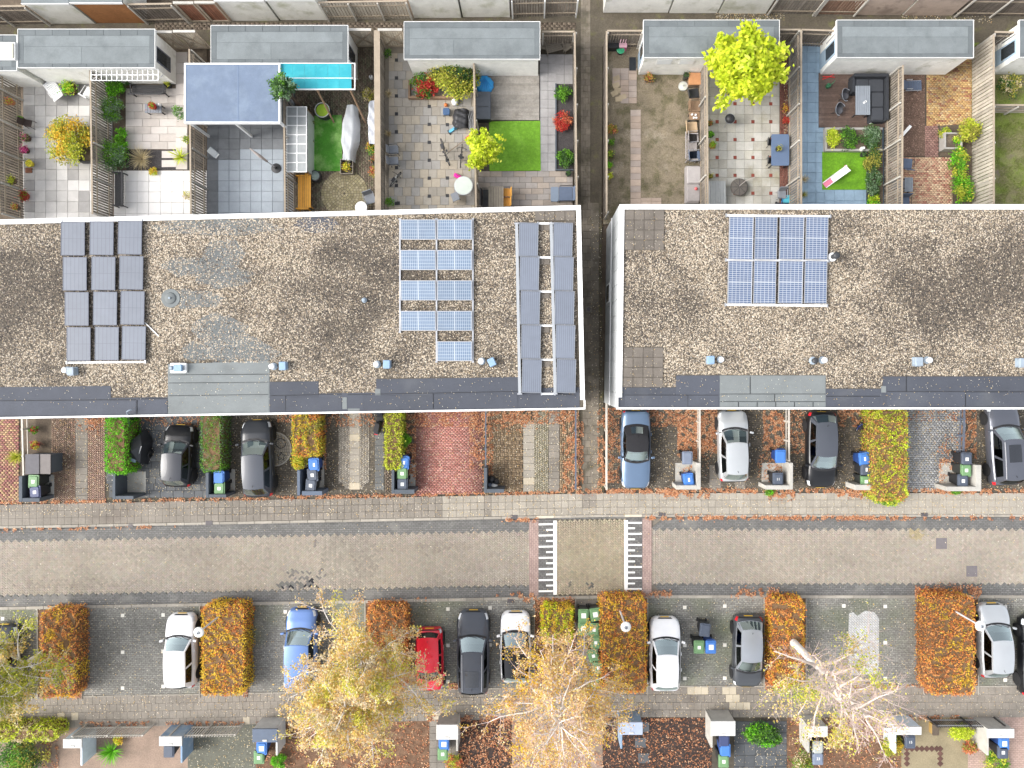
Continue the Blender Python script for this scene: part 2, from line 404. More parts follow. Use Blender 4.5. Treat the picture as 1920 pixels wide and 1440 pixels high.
# gutter strip between kerb and carriageway
zone('gutter', dense_rect(-60,969,1980,972.5), -.05, m_dark, 'dark brick gutter under the northern kerb', 'gutter', st=True)
m_iron = mat('cast_iron', (.11,.10,.105), .6, .2, 4, metal=.3, fine=.2)
def drain(label, x, y, w_=12, h_=7):
    t = thing('drain_grate', label, 'drain', S(x,y,.03), group='street drains set in the kerb')
    MB().box(-U(w_)/2,-U(h_)/2,-.05,U(w_)/2,U(h_)/2,.012).build('frame', m_iron, t)
    for i in range(4): MB().box(-U(w_)/2+.03,-U(h_)/2+.02+i*.05,.012,U(w_)/2-.03,-U(h_)/2+.045+i*.05,.02).build('bar', m_iron, t)
for x, y, l in ((392,966,'north kerb drain south of the blue and green bins at a hedge'),(964,965.5,'north kerb drain just before the speed table'),(1241,964.5,'north kerb drain just past the speed table'),(1733,965,'north kerb drain below the big yellow-green hedge'),(958,1123,'south kerb drain near the small yellow hedge'),(245,969,'small north kerb drain below the empty bin enclosure')):
    drain('rusty iron ' + l, x, y, 13 if x > 300 else 10, 7 if x > 300 else 3)
m_hatch = mat('manhole_plate', (.155,.14,.145), .7, .15, 5, fine=.2, fs=60)
for x, y, l in ((1765,1019,'square iron manhole cover nearer the northern gutter'),(1822,1071,'square iron manhole cover nearer the southern gutter')):
    t = thing('manhole_cover', l + ' of the street', 'manhole cover', S(x,y,-.03), group='manhole covers in the street')
    MB().box(-.34,-.34,-.05,.34,.34,.0).build('frame', mat('manhole_frame', (.36,.31,.24), .9, .2, 3), t)
    MB().box(-.31,-.31,0,.31,.31,.012).build('plate', m_hatch, t)

# parking bays
m_park = mat('parking_brick', (.12,.12,.11), .9, .30, .35, brick=(1.0,(.178,.172,.155),(.262,.254,.23),(.105,.10,.085),.105,.21,0,.5), col2=(.145,.16,.10), s2=.22, lo=.5, hi=.7, fine=.45, fs=10, bump=.3)
park = zone('parking_area', dense_rect(-60,1121,1980,1286), -.004, m_park, 'dark brick parking bays along the southern side of the street', 'parking', st=True)
m_mark = mat('bay_marker', (.68,.65,.58), .8, .15, 4, rnd=.1)
def bay(x, y):
    X, Y, _ = W(x, y); tile_obj(park, 'bay_marker_tile', .2, .2, .06, X, Y, .012, m_mark)
for x, ys in ((230,(1154,1223,1290)),(306,(1153,1221,1287)),(535,(1147,1214,1283)),(611,(1146,)),(840,(1142,1210,1278)),(919,(1140,1209)),(5,(1160,)),(1284,(1139,1210,1272)),(1359,(1136.5,1209.5,1271.5)),(1582,(1136,)),(1660,(1137,1205,1272)),(1885,(1138,1210,1275))):
    for y in ys: bay(x, y)
m_conc = mat('pale_paving_brick', (.47,.465,.45), .9, .18, 1.5, brick=(1.0,(.44,.435,.42),(.52,.515,.50),(.25,.245,.23),.105,.21,45,.5), fine=.15)
zone('pale_patch', [(1592,1150),(1600,1148),(1608,1155),(1622,1145),(1640,1148),(1648,1160),(1648,1240),(1646,1264),(1596,1266),(1590,1230),(1591,1180)], .003, m_conc, parent=park)
# concrete edging around the hedge beds
m_bedsoil = mat('leafy_soil', (.13,.075,.045), .95, .4, 3, fine=.5, fs=14, col2=(.17,.10,.06), s2=2.0, lo=.45, hi=.6, bump=.6)
BEDS = [(72,1143,153,1310),(376,1133,462,1308),(686,1126,764,1290),(1003,1124,1078,1290),(1123,1119,1213,1302),(1434,1122,1510,1295),(1733,1120,1833,1302)]
for i, (x0,y0,x1,y1) in enumerate(BEDS):
    o = zone('planting_bed', rect(x0,max(y0, 1122+yo((x0+x1)/2)),x1,min(y1,1286+yo((x0+x1)/2))), .02+.0*i, m_bedsoil, ('soil bed under the ' + ['brown hedge beside the far left birch','orange hedge beside the white hatchback','brown hedge beside the red car','small yellow hedge','orange hedge beside the green bins','orange hedge beside the bare birch','wide brown hedge beside the silver car'][i]), 'bed')
    b = MB()
    for xa in (x0-2.2, x1+.2): b.box(*W2(xa,y0),-.1,*W2(xa+2,y1),.05)
    b.build('edging', m_kerb, o)
zone('tile_patch', rect(1078,1124,1123,1290), .008, m_bed, 'strip of worn tiles under the green bins', 'paving')
tp = bpy.data.objects['tile_patch']
tiles(tp, 1079,1126,1122,1288, 13,13, .03, [m_pv_old], h=.04)

# pavement leads: alley between the house blocks
m_al = mat('alley_soil', (.10,.085,.062), .95, .3, 1.0, col2=(.13,.125,.055), s2=1.5, lo=.55, hi=.7, fine=.3, fs=15, bump=.4)
m_alt = mat('alley_paver', (.20,.172,.135), .92, .24, 1.0, rnd=.14, fine=.2, col2=(.12,.105,.075), s2=1.0, bump=.3)
alley = zone('alley', [(1080,-80),(1131,-80),(1128,400),(1133,924),(1088,924),(1080,400)], -.02, m_al, 'narrow paved alley between the two flat-roofed house blocks', 'alley')
tiles(alley, 1089,-60,1107,380, 9,11.5, .005, [m_alt], stag=.5)
tiles(alley, 1092,380,1112,920, 10,13.5, .005, [m_alt], stag=.5)
tiles(alley, 1107.5,380,1123,925, 15.5,18, -.002, [m_alt])
back = zone('back_path', [(-80,52),(400,40),(1080,22),(1140,20),(1990,22),(1990,60),(1140,50),(1080,52),(400,62),(-80,72)], -.01, m_al, 'mossy dirt path behind the garden sheds', 'path')
# ================================================================== HOUSE BLOCKS (flat roofs 6 m up)
ZR = 6.0
m_wall = mat('house_wall', (.62,.62,.6), .85, .08, 1.5)
m_panel = mat('wall_panel', (.40,.415,.42), .55, .12, .8, rnd=.10)
m_cap = mat('white_trim', (.80,.80,.79), .5, .07, 3, col3=(.55,.54,.5), s3=1.5, lo3=.66, hi3=.8)
m_bitd = mat('bitumen_dark', (.060,.066,.082), .8, .16, .8, rnd=.13, col2=(.085,.09,.10), s2=.5, lo=.55, hi=.75, fine=.22, fs=45, bump=.15, bs=60)
m_bitg = mat('bitumen_grey', (.165,.18,.18), .85, .14, .8, rnd=.07, col2=(.13,.14,.14), s2=.6, lo=.55, hi=.75, fine=.16, fs=45, bump=.15, bs=60)
m_gbed = mat('gravel_bed', (.10,.085,.065), .95, .45, 6, fine=.6, fs=16, bump=.8, bs=14)
m_peb = mat('pebble', (.4,.35,.28), .85, .0, 1, attr=True)
def roofpoly(pts, z=ZR): return [W2(x,y,z) for x, y in pts]
def block(name, label, outer, sheets, gravel_z):
    b = thing(name, label, 'building', (*W2(*outer[0],0),0)); inv = Matrix.Translation(-Vector(b.location))
    def part(nm, m, mb, sub=None, **k):
        o = mb.build(nm, m, sub or b, **k)
        if sub is None: o.matrix_parent_inverse = inv
        return o
    part('wall', m_wall, MB().prism(roofpoly(outer), -.1, ZR-.14))
    part('roof', m_gbed, MB().prism(roofpoly(outer), ZR-.139, ZR-.06))
    for nm, m, pts, z in sheets: part(nm, m, MB().prism(roofpoly(pts), ZR-.065, ZR+z))
    return b, part
# --- west block
LO = [(-120,415),(1089,385),(1096.5,767),(-120,786.5)]
def ln(x, a, b): return a[1] + (b[1]-a[1])*(x-a[0])/(b[0]-a[0])
LN = lambda x: ln(x, LO[0], LO[1])
LS = lambda x: ln(x, LO[3], LO[2])
sheetsL = []
for x0, x1, y0, y1, d in ((-120,207,727.5,723.5,1),(207,314,746,745,1),(314,505,683,676,0),(505,597,716,715,1),(597,705,738,736,1),(705,972,711,707,1),(972,1087,728,726,1)):
    sheetsL.append(('roof_sheet', m_bitd if d else m_bitg, [(x0,y0),(x1-.15,y1),(x1-.15,LS(x1)-2.5),(x0,LS(x0)-2.5)], -.04))
west, wpart = block('house_block', 'long flat-roofed house block west of the alley with gravel roof and three solar arrays', LO, sheetsL, ZR-.05)
RO = [(1162,383.5),(2000,385.5),(2000,766),(1157,766)]
sheetsR = []
for x0, x1, y0, d in ((1160,1268,726.5,1),(1268,1350,704,1),(1350,1549,704,0),(1549,1656,729,1),(1656,2000,706,1)):
    sheetsR.append(('roof_sheet', m_bitd if d else m_bitg, [(x0,y0),(x1-.15,y0),(x1-.15,763.5),(x0,763.5)], -.04))
east, epart = block('house_block', 'flat-roofed house block east of the alley with gravel roof and one solar array', RO, sheetsR, ZR-.05)
# seams on the bitumen sheets: overlapping strips and patches
def strips(part, lst, m):
    for x0,y0,x1,y1 in lst: part('sheet_strip', m, MB().prism(roofpoly([(x0,y0),(x1,y0+(y1-y0 if False else 0)),(x1,y1),(x0,y1)]), ZR-.045, ZR-.03))
strips(wpart, [(316,703,503.5,718),(316,719,503.5,741.5),(316,743,503.5,771)], m_bitg)
strips(wpart, [(641.5,745,650,767),(652,766,674,771.5)], m_bitg); strips(wpart, [(703,729,713,741)], m_bitg)
strips(wpart, [(-20,752,254,779),(258,749,313,776),(535,745,640,771),(680,742,812,768),(814,739,970,766)], m_bitd)
strips(epart, [(1351,706,1406,738),(1408,706,1548,738),(1351,739.5,1452,752.5),(1454,739.5,1547,752.5),(1351,754,1384,763),(1386,754,1419,763),(1421,754,1454,763),(1456,754,1489,763),(1491,754,1524,763)], m_bitg)
strips(epart, [(1653,724,1662,736)], m_bitg)
strips(epart, [(1172,741,1347,762),(1551,744,1650,762),(1664,735,1810,762),(1812,736,2000,762)], m_bitd)
m_seam = mat('seam_tar', (.022,.023,.026), .8, .2, 5)
def seams(part, lst):
    for x0,y0,x1,y1 in lst:
        p = Vector(W(x0,y0,ZR)); q = Vector(W(x1,y1,ZR)); part('seam', m_seam, MB().cbox((p.x+q.x)/2,(p.y+q.y)/2,ZR-.034,(q-p).length,.022,.02,math.atan2(q.y-p.y,q.x-p.x)))
seams(wpart, [(316,703,503,701.5),(316,718,503,716.5),(316,742,503,739.5),(-20,752,254,749),(256,750,256,776),(258,748,313,747),(507,742,640,739),(535,742,535,770),(652,740,812,737),(812,738,812,767),(814,737,972,734),(972,734,1080,741)])
seams(epart, [(1351,738.8,1548,738.8),(1351,753,1548,753),(1407,706,1407,738),(1453,739.5,1453,752),(1385,754,1385,763),(1420,754,1420,763),(1455,754,1455,763),(1490,754,1490,763),(1525,754,1525,763),(1172,741,1347,741),(1550,743,1650,743),(1664,734.5,1990,734.5),(1811,735,1811,763),(1290,741,1290,763),(1700,706,1700,734)])
# bare bitumen showing through the gravel
m_bare = mat('bitumen_bare', (.12,.13,.13), .9, .2, 1.0, fine=.2, fs=30)
def ragged(cx, cy, rx, ry, n=22, j=.22):
    return [(cx+rx*(1+random.uniform(-j,j))*math.cos(2*math.pi*i/n), cy+ry*(1+random.uniform(-j,j))*math.sin(2*math.pi*i/n)) for i in range(n)]
BARE = [(400,418,98,11),(470,410,30,8),(360,500,42,14),(415,480,30,26),(345,560,14,14),(372,562,36,13),(410,620,38,24),(440,655,60,22),(420,520,40,16),(590,408,30,11),(365,660,22,14)]
for i, (cx,cy,rx,ry) in enumerate(BARE):
    wpart('bare_sheet', m_bare if i != 9 else m_bitd, MB().prism(roofpoly(ragged(cx,max(cy, LN(cx)+ry*1.35+9),rx*1.3,ry*1.35)), ZR-.066, ZR-.0588+.0003*i))
# gravel: loose pebbles
def gravel(part, n, inside, darkf, name='gravel'):
    X = RNG.uniform(n[0], n[1], n[4]); Y = RNG.uniform(n[2], n[3], n[4])
    k = inside(X, Y); X = X[k]; Y = Y[k]; N_ = len(X)
    kk = (H-ZR)/F; wx = (X-CX)*kk; wy = (CY-Y)*kk
    rl = RNG.uniform(.022,.052,N_); rw = rl*RNG.uniform(.55,.9,N_); hh = rl*RNG.uniform(.35,.6,N_); th = RNG.uniform(0,np.pi,N_)
    zo = np.where((X>314)&(X<505)&(Y>675)&(Y<700),.022,0.0)
    ring = np.linspace(0,2*np.pi,6)[:-1]
    V = np.zeros((N_,6,3),np.float32); ct, st = np.cos(th), np.sin(th)
    for i, a in enumerate(ring):
        ex = rl*np.cos(a); ey = rw*np.sin(a)
        V[:,i,0] = wx+ex*ct-ey*st; V[:,i,1] = wy+ex*st+ey*ct; V[:,i,2] = ZR-.062+zo
    V[:,5,0] = wx; V[:,5,1] = wy; V[:,5,2] = ZR-.06+hh+zo
    Fq = (np.arange(N_)[:,None,None]*6 + np.array([[i,(i+1)%5,5] for i in range(5)])[None]).reshape(-1,3)
    pal = np.array([(.40,.335,.25),(.52,.455,.36),(.25,.195,.135),(.15,.118,.088),(.085,.07,.058),(.035,.03,.027),(.20,.18,.16)])
    d = np.clip(darkf(X, Y),-.4,1)
    base = RNG.choice(7, N_, p=[.25,.14,.18,.14,.12,.08,.09]); mk = RNG.random(N_) < d*.72
    base[mk] = RNG.choice([3,4,5,5,4], mk.sum())
    lk = RNG.random(N_) < -d; base[lk] = RNG.choice([0,1,2], lk.sum())
    col = pal[base]*(1+RNG.normal(0,.12,(N_,1)))*(1-.12*np.clip(d,0,1))[:,None]
    o = npmesh(name, V.reshape(-1,3), Fq, m_peb, np.repeat(np.clip(col,.01,1),6,0), None, smooth=True)
    p = west if part is wpart else east; o.parent = p; o.matrix_parent_inverse = Matrix.Translation(-Vector(p.location)); o['kind'] = 'stuff'
def gs(X,Y,cx,cy,rx,ry,a): return a*np.exp(-(((X-cx)/rx)**2+((Y-cy)/ry)**2))
def noise2(X,Y,s,seed=0):
    r = np.random.default_rng(seed); o = 0
    for i in range(14):
        f = r.uniform(.5,2.2)/s; a = r.uniform(0,2*np.pi); o = o + np.sin((X*np.cos(a)+Y*np.sin(a))*f*2*np.pi + r.uniform(0,6.28))
    return o/3.7
def inL(X,Y):
    lo = np.full_like(X, 727.); lo[(X>207)&(X<314)] = 745.5; lo[(X>=314)&(X<505)] = 681; lo[(X>=505)&(X<597)] = 715.5; lo[(X>=597)&(X<705)] = 737; lo[(X>=705)&(X<972)] = 709; 
    k = (Y > 415-30*(X+120)/1209 + 9) & (Y < lo-1) & (X < 1081)
    cov = np.ones_like(X)
    for cx,cy,rx,ry in BARE: cov = np.minimum(cov, 1-.68*np.exp(-.9*(((X-cx)/rx)**2+((Y-np.maximum(cy,0))/ry)**2)))
    fr = (X>314)&(X<505); cov[fr] = np.minimum(cov[fr], np.clip((687-Y[fr])/30,.06,1))
    k &= RNG.random(len(X)) < cov
    k &= ~((X>1002)&(Y<416)) & ~(((X-319)**2+(Y-560)**2) < 17**2)
    return k
gravel(wpart, (-110,1082,390,748,150000), inL, lambda X,Y: gs(X,Y,40,540,115,100,1.15)+gs(X,Y,660,540,130,110,.95)+gs(X,Y,560,660,90,50,.2)+gs(X,Y,930,500,80,200,.15)-gs(X,Y,530,480,75,120,.75)-gs(X,Y,300,560,60,150,.6)-gs(X,Y,450,650,90,40,.3)+.36*noise2(X,Y,150,3)+.08)
def inR(X,Y):
    lo = np.full_like(X, 726.); lo[(X>1268)&(X<1549)] = 703; lo[(X>=1549)&(X<1656)] = 728; lo[X>=1656] = 705
    k = (Y > 393) & (Y < lo-.5) & (X > 1168)
    return k & ~((X<1246)&(Y<469)) & ~((X<1244)&(Y>650))
gravel(epart, (1166,1995,390,730,110000), inR, lambda X,Y: gs(X,Y,1780,540,150,65,1.05)+gs(X,Y,1900,520,70,80,.75)+gs(X,Y,1250,575,75,55,.75)+gs(X,Y,1690,650,90,80,.3)-gs(X,Y,1350,640,120,60,.5)-gs(X,Y,1600,560,45,80,.6)-gs(X,Y,1330,460,60,70,.35)+.34*noise2(X,Y,140,9)+.06)
# parapet caps, in lengths
def capseg(part, p, q, r_, s_, z1=ZR+.04): part('parapet_cap', m_cap, MB().prism(roofpoly([p,q,r_,s_]), ZR-.16, z1))
x = -120
while x < 1088:
    x2 = min(x+115.5, 1089.0); capseg(wpart, (x+.25,LN(x)), (x2-.25,LN(x2)), (x2-.25,LN(x2)+8.6), (x+.25,LN(x)+8.6)); x = x2
for i in range(4):
    t0, t1 = i/4, (i+1)/4; f = lambda t: 1089+7.5*t; gy = lambda t: 394+(750-394)*t
    capseg(wpart, (f(t0)-8.5,gy(t0)+.2), (f(t0),gy(t0)+.2), (f(t1),gy(t1)-.2), (f(t1)-8.5,gy(t1)-.2))
wpart('gutter_trim', m_cap, MB().prism(roofpoly([(-120,LS(-120)-2.4),(1097.5,764.2),(1097.5,767.5),(-120,LS(-120)+1)]), ZR-.2, ZR+.03))
wpart('gutter_trim', m_cap, MB().prism(roofpoly([(1094.5,750.2),(1097.5,750.2),(1097.5,764),(1094.5,764)]), ZR-.2, ZR+.03))
x = 1161.5
while x < 1995:
    x2 = min(x+115.5, 2000.0); capseg(epart, (x+.25,383.3), (x2-.25,383.3), (x2-.25,392.6), (x+.25,392.6)); x = x2
for i in range(4):
    t0, t1 = i/4, (i+1)/4; f = lambda t: 1161.5-4.5*t; gy = lambda t: 393+(745-393)*t
    capseg(epart, (f(t0),gy(t0)+.2), (f(t0)+9,gy(t0)+.2), (f(t1)+9,gy(t1)-.2), (f(t1),gy(t1)-.2))
epart('gutter_trim', m_cap, MB().prism(roofpoly([(1156,763.8),(2000,763.8),(2000,767.4),(1156,767.4)]), ZR-.2, ZR+.03))
epart('gutter_trim', m_cap, MB().prism(roofpoly([(1156,745.2),(1159,745.2),(1159,763.6),(1156,763.6)]), ZR-.2, ZR+.03))
# cladding on the alley-side wall of the east block
a = Vector((*W2(1162,384,ZR),0)); b_ = Vector((*W2(1157,766,ZR),0)); dirv = (b_-a).normalized(); nrm = Vector((dirv.y,-dirv.x,0)); nrm = nrm if nrm.x < 0 else -nrm; Lw = (b_-a).length
def wallbox(s0, s1, z0, z1, off, th): 
    p0 = a+dirv*s0+nrm*off; p1 = a+dirv*s1+nrm*off
    return MB().prism([p0[:2], p1[:2], (p1+nrm*th)[:2], (p0+nrm*th)[:2]], z0, z1)
npan = 13
for i in range(npan):
    s0, s1 = Lw*i/npan+.015, Lw*(i+1)/npan-.015
    epart('wall_panel', m_panel, wallbox(s0, s1, 3.02, ZR-.2, .0, .035)); epart('wall_panel', m_panel, wallbox(s0, s1, .12, 2.84, .0, .035))
epart('storey_band', m_cap, wallbox(0, Lw, 2.86, 3.0, .0, .07))
wd = epart('window', m_cap, wallbox(3.3, 4.35, .9, 2.3, .035, .03)); epart('pane', mat('dark_pane', (.05,.06,.07), .1, 0, spec=.8), wallbox(3.38, 4.27, .98, 2.22, .066, .006))
wall_south = None
# street and garden fronts: windows and doors, one set per house
def front(part, o0, o1, units, sgn):
    a_ = Vector((*W2(*o0,ZR),0)); b2 = Vector((*W2(*o1,ZR),0)); d_ = (b2-a_).normalized(); n_ = Vector((d_.y,-d_.x,0))*sgn; L2 = (b2-a_).length
    def wb(s0,s1,z0,z1,off,th):
        p0 = a_+d_*s0+n_*off; p1 = a_+d_*s1+n_*off; return MB().prism([p0[:2],p1[:2],(p1+n_*th)[:2],(p0+n_*th)[:2]],z0,z1)
    for i in range(units):
        s0 = L2*i/units
        for u0,u1,z0,z1 in ((.6,2.4,3.6,5.2),(3.2,5.0,3.6,5.2),(2.6,5.0,.5,2.4)):
            part('window', m_cap, wb(s0+u0,s0+u1,z0,z1,0,.05)); part('pane', mat('dark_pane',(.05,.06,.07),.1,0,spec=.8), wb(s0+u0+.08,s0+u1-.08,z0+.08,z1-.08,.05,.008))
        part('door', m_fdoor, wb(s0+.8,s0+1.8,.05,2.25,0,.05))
m_fdoor = mat('front_door', (.10,.13,.17), .5, .1, 3)
front(wpart, (-115,786.4), (1096.5,767), 6, 1); front(epart, (1157,766), (1999,766), 4, 1); front(wpart, (-115,414.9), (1089,385), 6, -1); front(epart, (1162,383.5), (1999,385.5), 4, -1)
# concrete slabs on the roofs
m_slab = mat('roof_slab', (.135,.118,.10), .92, .25, 1.2, rnd=.10, fine=.25, fs=20, col3=(.6,.56,.48), s3=9, lo3=.71, hi3=.74)
def slabs(part, p, x0, y0, nx, ny, pitch, shift=0):
    for j in range(ny):
        for i in range(nx):
            X, Y = W2(x0+pitch*(i+.5)+shift*j, y0+pitch*(j+.5), ZR); s = pitch*(H-ZR)/F-.02
            o = tile_obj(p, 'slab', s, s, .04, X, Y, ZR-.015, m_slab)
slabs(wpart, west, 1003, 395, 4, 1, 18.8); slabs(wpart, west, 1060, 414, 1, 1, 18.8)
slabs(epart, east, 1170.5, 393.5, 4, 4, 18.8, -.1); slabs(epart, east, 1168.5, 651, 4, 4, 18.8, -.1)
for i in range(5): slabs(wpart, west, 1009, 421+64*i, 2, 1, 11)
# ------------------------------------------------------------------ roof furniture
m_zinc = mat('vent_grey', (.26,.31,.36), .5, .12, 6); m_zincb = mat('vent_blue', (.22,.33,.47), .5, .12, 6)
m_vw = mat('vent_white', (.85,.85,.83), .4, .04, 6); m_vb = mat('vent_black', (.035,.037,.04), .4, .1, 6)
ZB = ZR-.04
def box_vent(x, y, rz, label, m=None, s=1.0):
    t = thing('roof_vent', label, 'vent', (*W2(x,y,ZR+.25),ZB), rz)
    MB().rbox(-.17*s,-.2*s,0,.17*s,.2*s,.06,.03).build('base', m_zinc, t)
    MB().rbox(-.135*s,-.16*s,.06,.135*s,.16*s,.26,.03).build('housing', m or m_zincb, t)
    MB().rbox(-.165*s,-.20*s,.26,.165*s,.20*s,.36,.04,3,.03).build('cowl', m or m_zincb, t)
    MB().box(-.10*s,-.215*s,.12,.10*s,-.16*s,.24).build('louvre', m_zinc, t)
    return t
def round_vent(x, y, label, m, r=.14, h=.34, collar=None):
    t = thing('roof_vent_pipe', label, 'vent pipe', (*W2(x,y,ZR+h),ZB))
    MB().lathe([(r*1.3,0),(r*1.25,.05),(r*.75,.09)],16).build('flange', collar or m_zinc, t)
    MB().lathe([(r*.7,.04),(r*.7,h*.75)],16).build('pipe', m, t, smooth=False)
    MB().lathe([(r*.9,h*.72),(r,h*.78),(r*.95,h*.92),(r*.5,h)],18).build('cap', m, t, smooth=True)
    return t
box_vent(133,696,.05,'pale grey box vent below the dark three-column solar array', m_zinc); round_vent(118,694,'white vent pipe below the dark three-column solar array', m_vw)
t = box_vent(334,690,1.57,'blue box vent on a long white base beside the grey roof sheet'); MB().rbox(-.24,-.30,-.0,.24,.48,.11,.06).build('base_plate', m_vw, t); MB().lathe([(.1,.11),(.12,.2),(.06,.3)],14,(0,.36)).build('cowl_cone', m_zinc, t)
box_vent(530,686,.05,'blue box vent at the corner of the dark and grey roof sheets'); round_vent(508,687,'white vent pipe at the corner of the grey roof sheet', m_vw)
box_vent(725,683,.0,'blue box vent on the gravel west of the single lowest solar panel'); round_vent(704,683,'white vent pipe west of the single lowest solar panel', m_vw)
box_vent(922,679,.45,'crooked blue box vent east of the single lowest solar panel'); round_vent(902,677,'white vent pipe just east of the single lowest solar panel', m_vw)
box_vent(1333,675,0,'blue box vent above the east block dark roof sheet'); round_vent(1354,674,'white cone vent beside a blue box vent on the east block', m_vw, .13,.3)
round_vent(1531,676,'black vent pipe at the end of the east block grey sheet', m_vb, .15,.4); round_vent(1548,675,'white vent pipe beside a black vent pipe', m_vw)
round_vent(1571,478,'black vent pipe with white collar beside the east solar array', m_vb, .17,.6, m_vw)
box_vent(1723,678,0,'pale grey box vent on the gravel of the east block', m_zinc,1.1); round_vent(1746,675,'white vent pipe beside the pale grey box vent', m_vw)
box_vent(1918,680,0,'grey box vent cut off by the right edge of the photo', m_zinc,1.1)
round_vent(681,562,'small grey dome vent alone on the darkest gravel', m_zinc, .10,.22)
t = thing('roof_drain', 'round grey roof outlet flashing in the gravel beside the dark solar array', 'roof drain', (*W2(319,559,ZR),ZB-.01))
MB().lathe([(.46,0),(.45,.02),(.30,.022)],24).build('flashing', m_bitg, t); MB().lathe([(.28,.022),(.25,.07),(.09,.075)],24).build('dome', m_bitg, t, smooth=True)
MB().lathe([(.05,.07),(.05,.16)],10).build('pipe', m_zinc, t)
t = thing('overflow_pipe', 'bent pale pipe at the western roof edge', 'pipe', (*W2(243,774,ZR),ZB))
MB().tube([(0,-.1,0),(0,-.1,.22),(0.02,.05,.32),(.12,.14,.3),(.25,.15,.28)],.03,7).build('pipe', m_zinc, t, smooth=True)
t = thing('cable_strap', 'thin white strap lying on the gravel beside the dark solar array', 'strap', (*W2(284,617,ZR),ZB))
MB().cbox(0,0,.04,.95,.05,.02,-.78).build('strap', m_vw, t)

# ------------------------------------------------------------------ solar panels
def cellmat(name, cell, line, nx, ny, wdt, hgt, rough=.25, lw=.02, halves=None):
    rough = max(rough,.42)
    m = bpy.data.materials.new(name); m.use_nodes = True; t = m.node_tree; N = t.nodes; L = t.links; p = N['Principled BSDF']
    tc = N.new('ShaderNodeTexCoord'); sp = N.new('ShaderNodeSeparateXYZ'); L.new(tc.outputs['Object'], sp.inputs[0])
    def m_(op, a, b=0.0):
        x = N.new('ShaderNodeMath'); x.operation = op
        for i, q in enumerate((a, b)):
            if hasattr(q,'is_output'): L.new(q, x.inputs[i])
            else: x.inputs[i].default_value = q
        return x.outputs[0]
    def lines(ax, size, n):
        u = m_('MULTIPLY', m_('ADD', sp.outputs[ax], size/2), n/size); fr = m_('FRACT', u)
        d = m_('ABSOLUTE', m_('SUBTRACT', fr, .5)); return m_('GREATER_THAN', d, .5-lw*n/size)
    g_ = m_('MAXIMUM', lines(0,wdt,nx), lines(1,hgt,ny))
    if halves is not None:
        d = m_('LESS_THAN', m_('ABSOLUTE', sp.outputs[halves]), .028); g_ = m_('MAXIMUM', g_, d)
    mx = N.new('ShaderNodeMix'); mx.data_type = 'RGBA'; L.new(g_, mx.inputs[0]); mx.inputs[6].default_value = (*cell,1); mx.inputs[7].default_value = (*line,1)
    nz = N.new('ShaderNodeTexNoise'); nz.inputs['Scale'].default_value = 3.0; nz.inputs['Detail'].default_value = 6; geo = N.new('ShaderNodeNewGeometry'); L.new(geo.outputs['Position'], nz.inputs['Vector'])
    oi = N.new('ShaderNodeObjectInfo'); 
    v = m_('ADD', m_('MULTIPLY', nz.outputs['Fac'], .24), m_('ADD', m_('MULTIPLY', oi.outputs['Random'], .14), .82))
    cc = N.new('ShaderNodeCombineColor'); [L.new(v, cc.inputs[i]) for i in range(3)]
    m2 = N.new('ShaderNodeMix'); m2.data_type = 'RGBA'; m2.blend_type = 'MULTIPLY'; m2.inputs[0].default_value = 1; L.new(mx.outputs[2], m2.inputs[6]); L.new(cc.outputs[0], m2.inputs[7])
    L.new(m2.outputs[2], p.inputs['Base Color']); p.inputs['Roughness'].default_value = rough; p.inputs['Specular IOR Level'].default_value = .6
    return m
m_alu = mat('aluminium', (.48,.49,.51), .35, .05, 5, metal=.6); m_fdark = mat('dark_frame', (.10,.11,.14), .4, .05, 5)
m_foot = mat('panel_foot', (.05,.05,.06), .7, .1, 5); m_rail = mat('white_rail', (.8,.8,.8), .45, .05, 4)
ORD = ['top','second','third','fourth','bottom']
def panel(x, y, wpx, hpx, cm, fm, label, group, tilt=(0,0), rz=0.0, z=ZR+.16, ft=.03):
    k = (H-z)/F; w_, h_ = wpx*k, hpx*k
    t = thing('solar_panel', label, 'solar panel', (*W2(x,y,z), ZB), rz, group)
    rot = Matrix.Translation((0,0,z-ZB)) @ Matrix.Rotation(tilt[0],4,'X') @ Matrix.Rotation(tilt[1],4,'Y')
    fb = MB()
    fb.box(-w_/2,-h_/2,-.035,w_/2,-h_/2+ft,.006).box(-w_/2,h_/2-ft,-.035,w_/2,h_/2,.006).box(-w_/2,-h_/2+ft,-.035,-w_/2+ft,h_/2-ft,.006).box(w_/2-ft,-h_/2+ft,-.035,w_/2,h_/2-ft,.006)
    fo = fb.build('frame', fm, t); fo.matrix_local = rot
    co = MB().box(-w_/2+ft,-h_/2+ft,-.03,w_/2-ft,h_/2-ft,0).build('cells', cm, t); co.matrix_local = rot
    for sx in (-1,1):
        for sy in (-1,1):
            c = rot @ Vector((sx*(w_/2-.08), sy*(h_/2-.08), -.035)); MB().box(c.x-.04,c.y-.04,-.0,c.x+.04,c.y+.04,max(.02,c.z)).build('foot', m_foot, t)
    return t
kz = (H-ZR-.16)/F
cmA = cellmat('cells_dark', (.125,.142,.175), (.075,.085,.11), 6, 2, 44*kz, 63.5*kz, .3, .008)
for c in range(3):
    for r in range(4):
        x = [136.5,190.5,243.5][c] + r*[3.6,3.2,2.4][c]; y = [447.5,446.8,445.6][c] + r*65.8
        panel(x, y, 43.5, 63, cmA, m_fdark, f'dark grey solar panel, {ORD[r]} of four in the {["western","middle","eastern"][c]} column of the three-column array', 'dark solar panels of the three-column array', (0,.05), R(-.5-.4*c+.4))
cmB = cellmat('cells_pale', (.10,.15,.225), (.34,.38,.42), 18, 6, 66*kz, 38*kz, .25, .0085, 0)
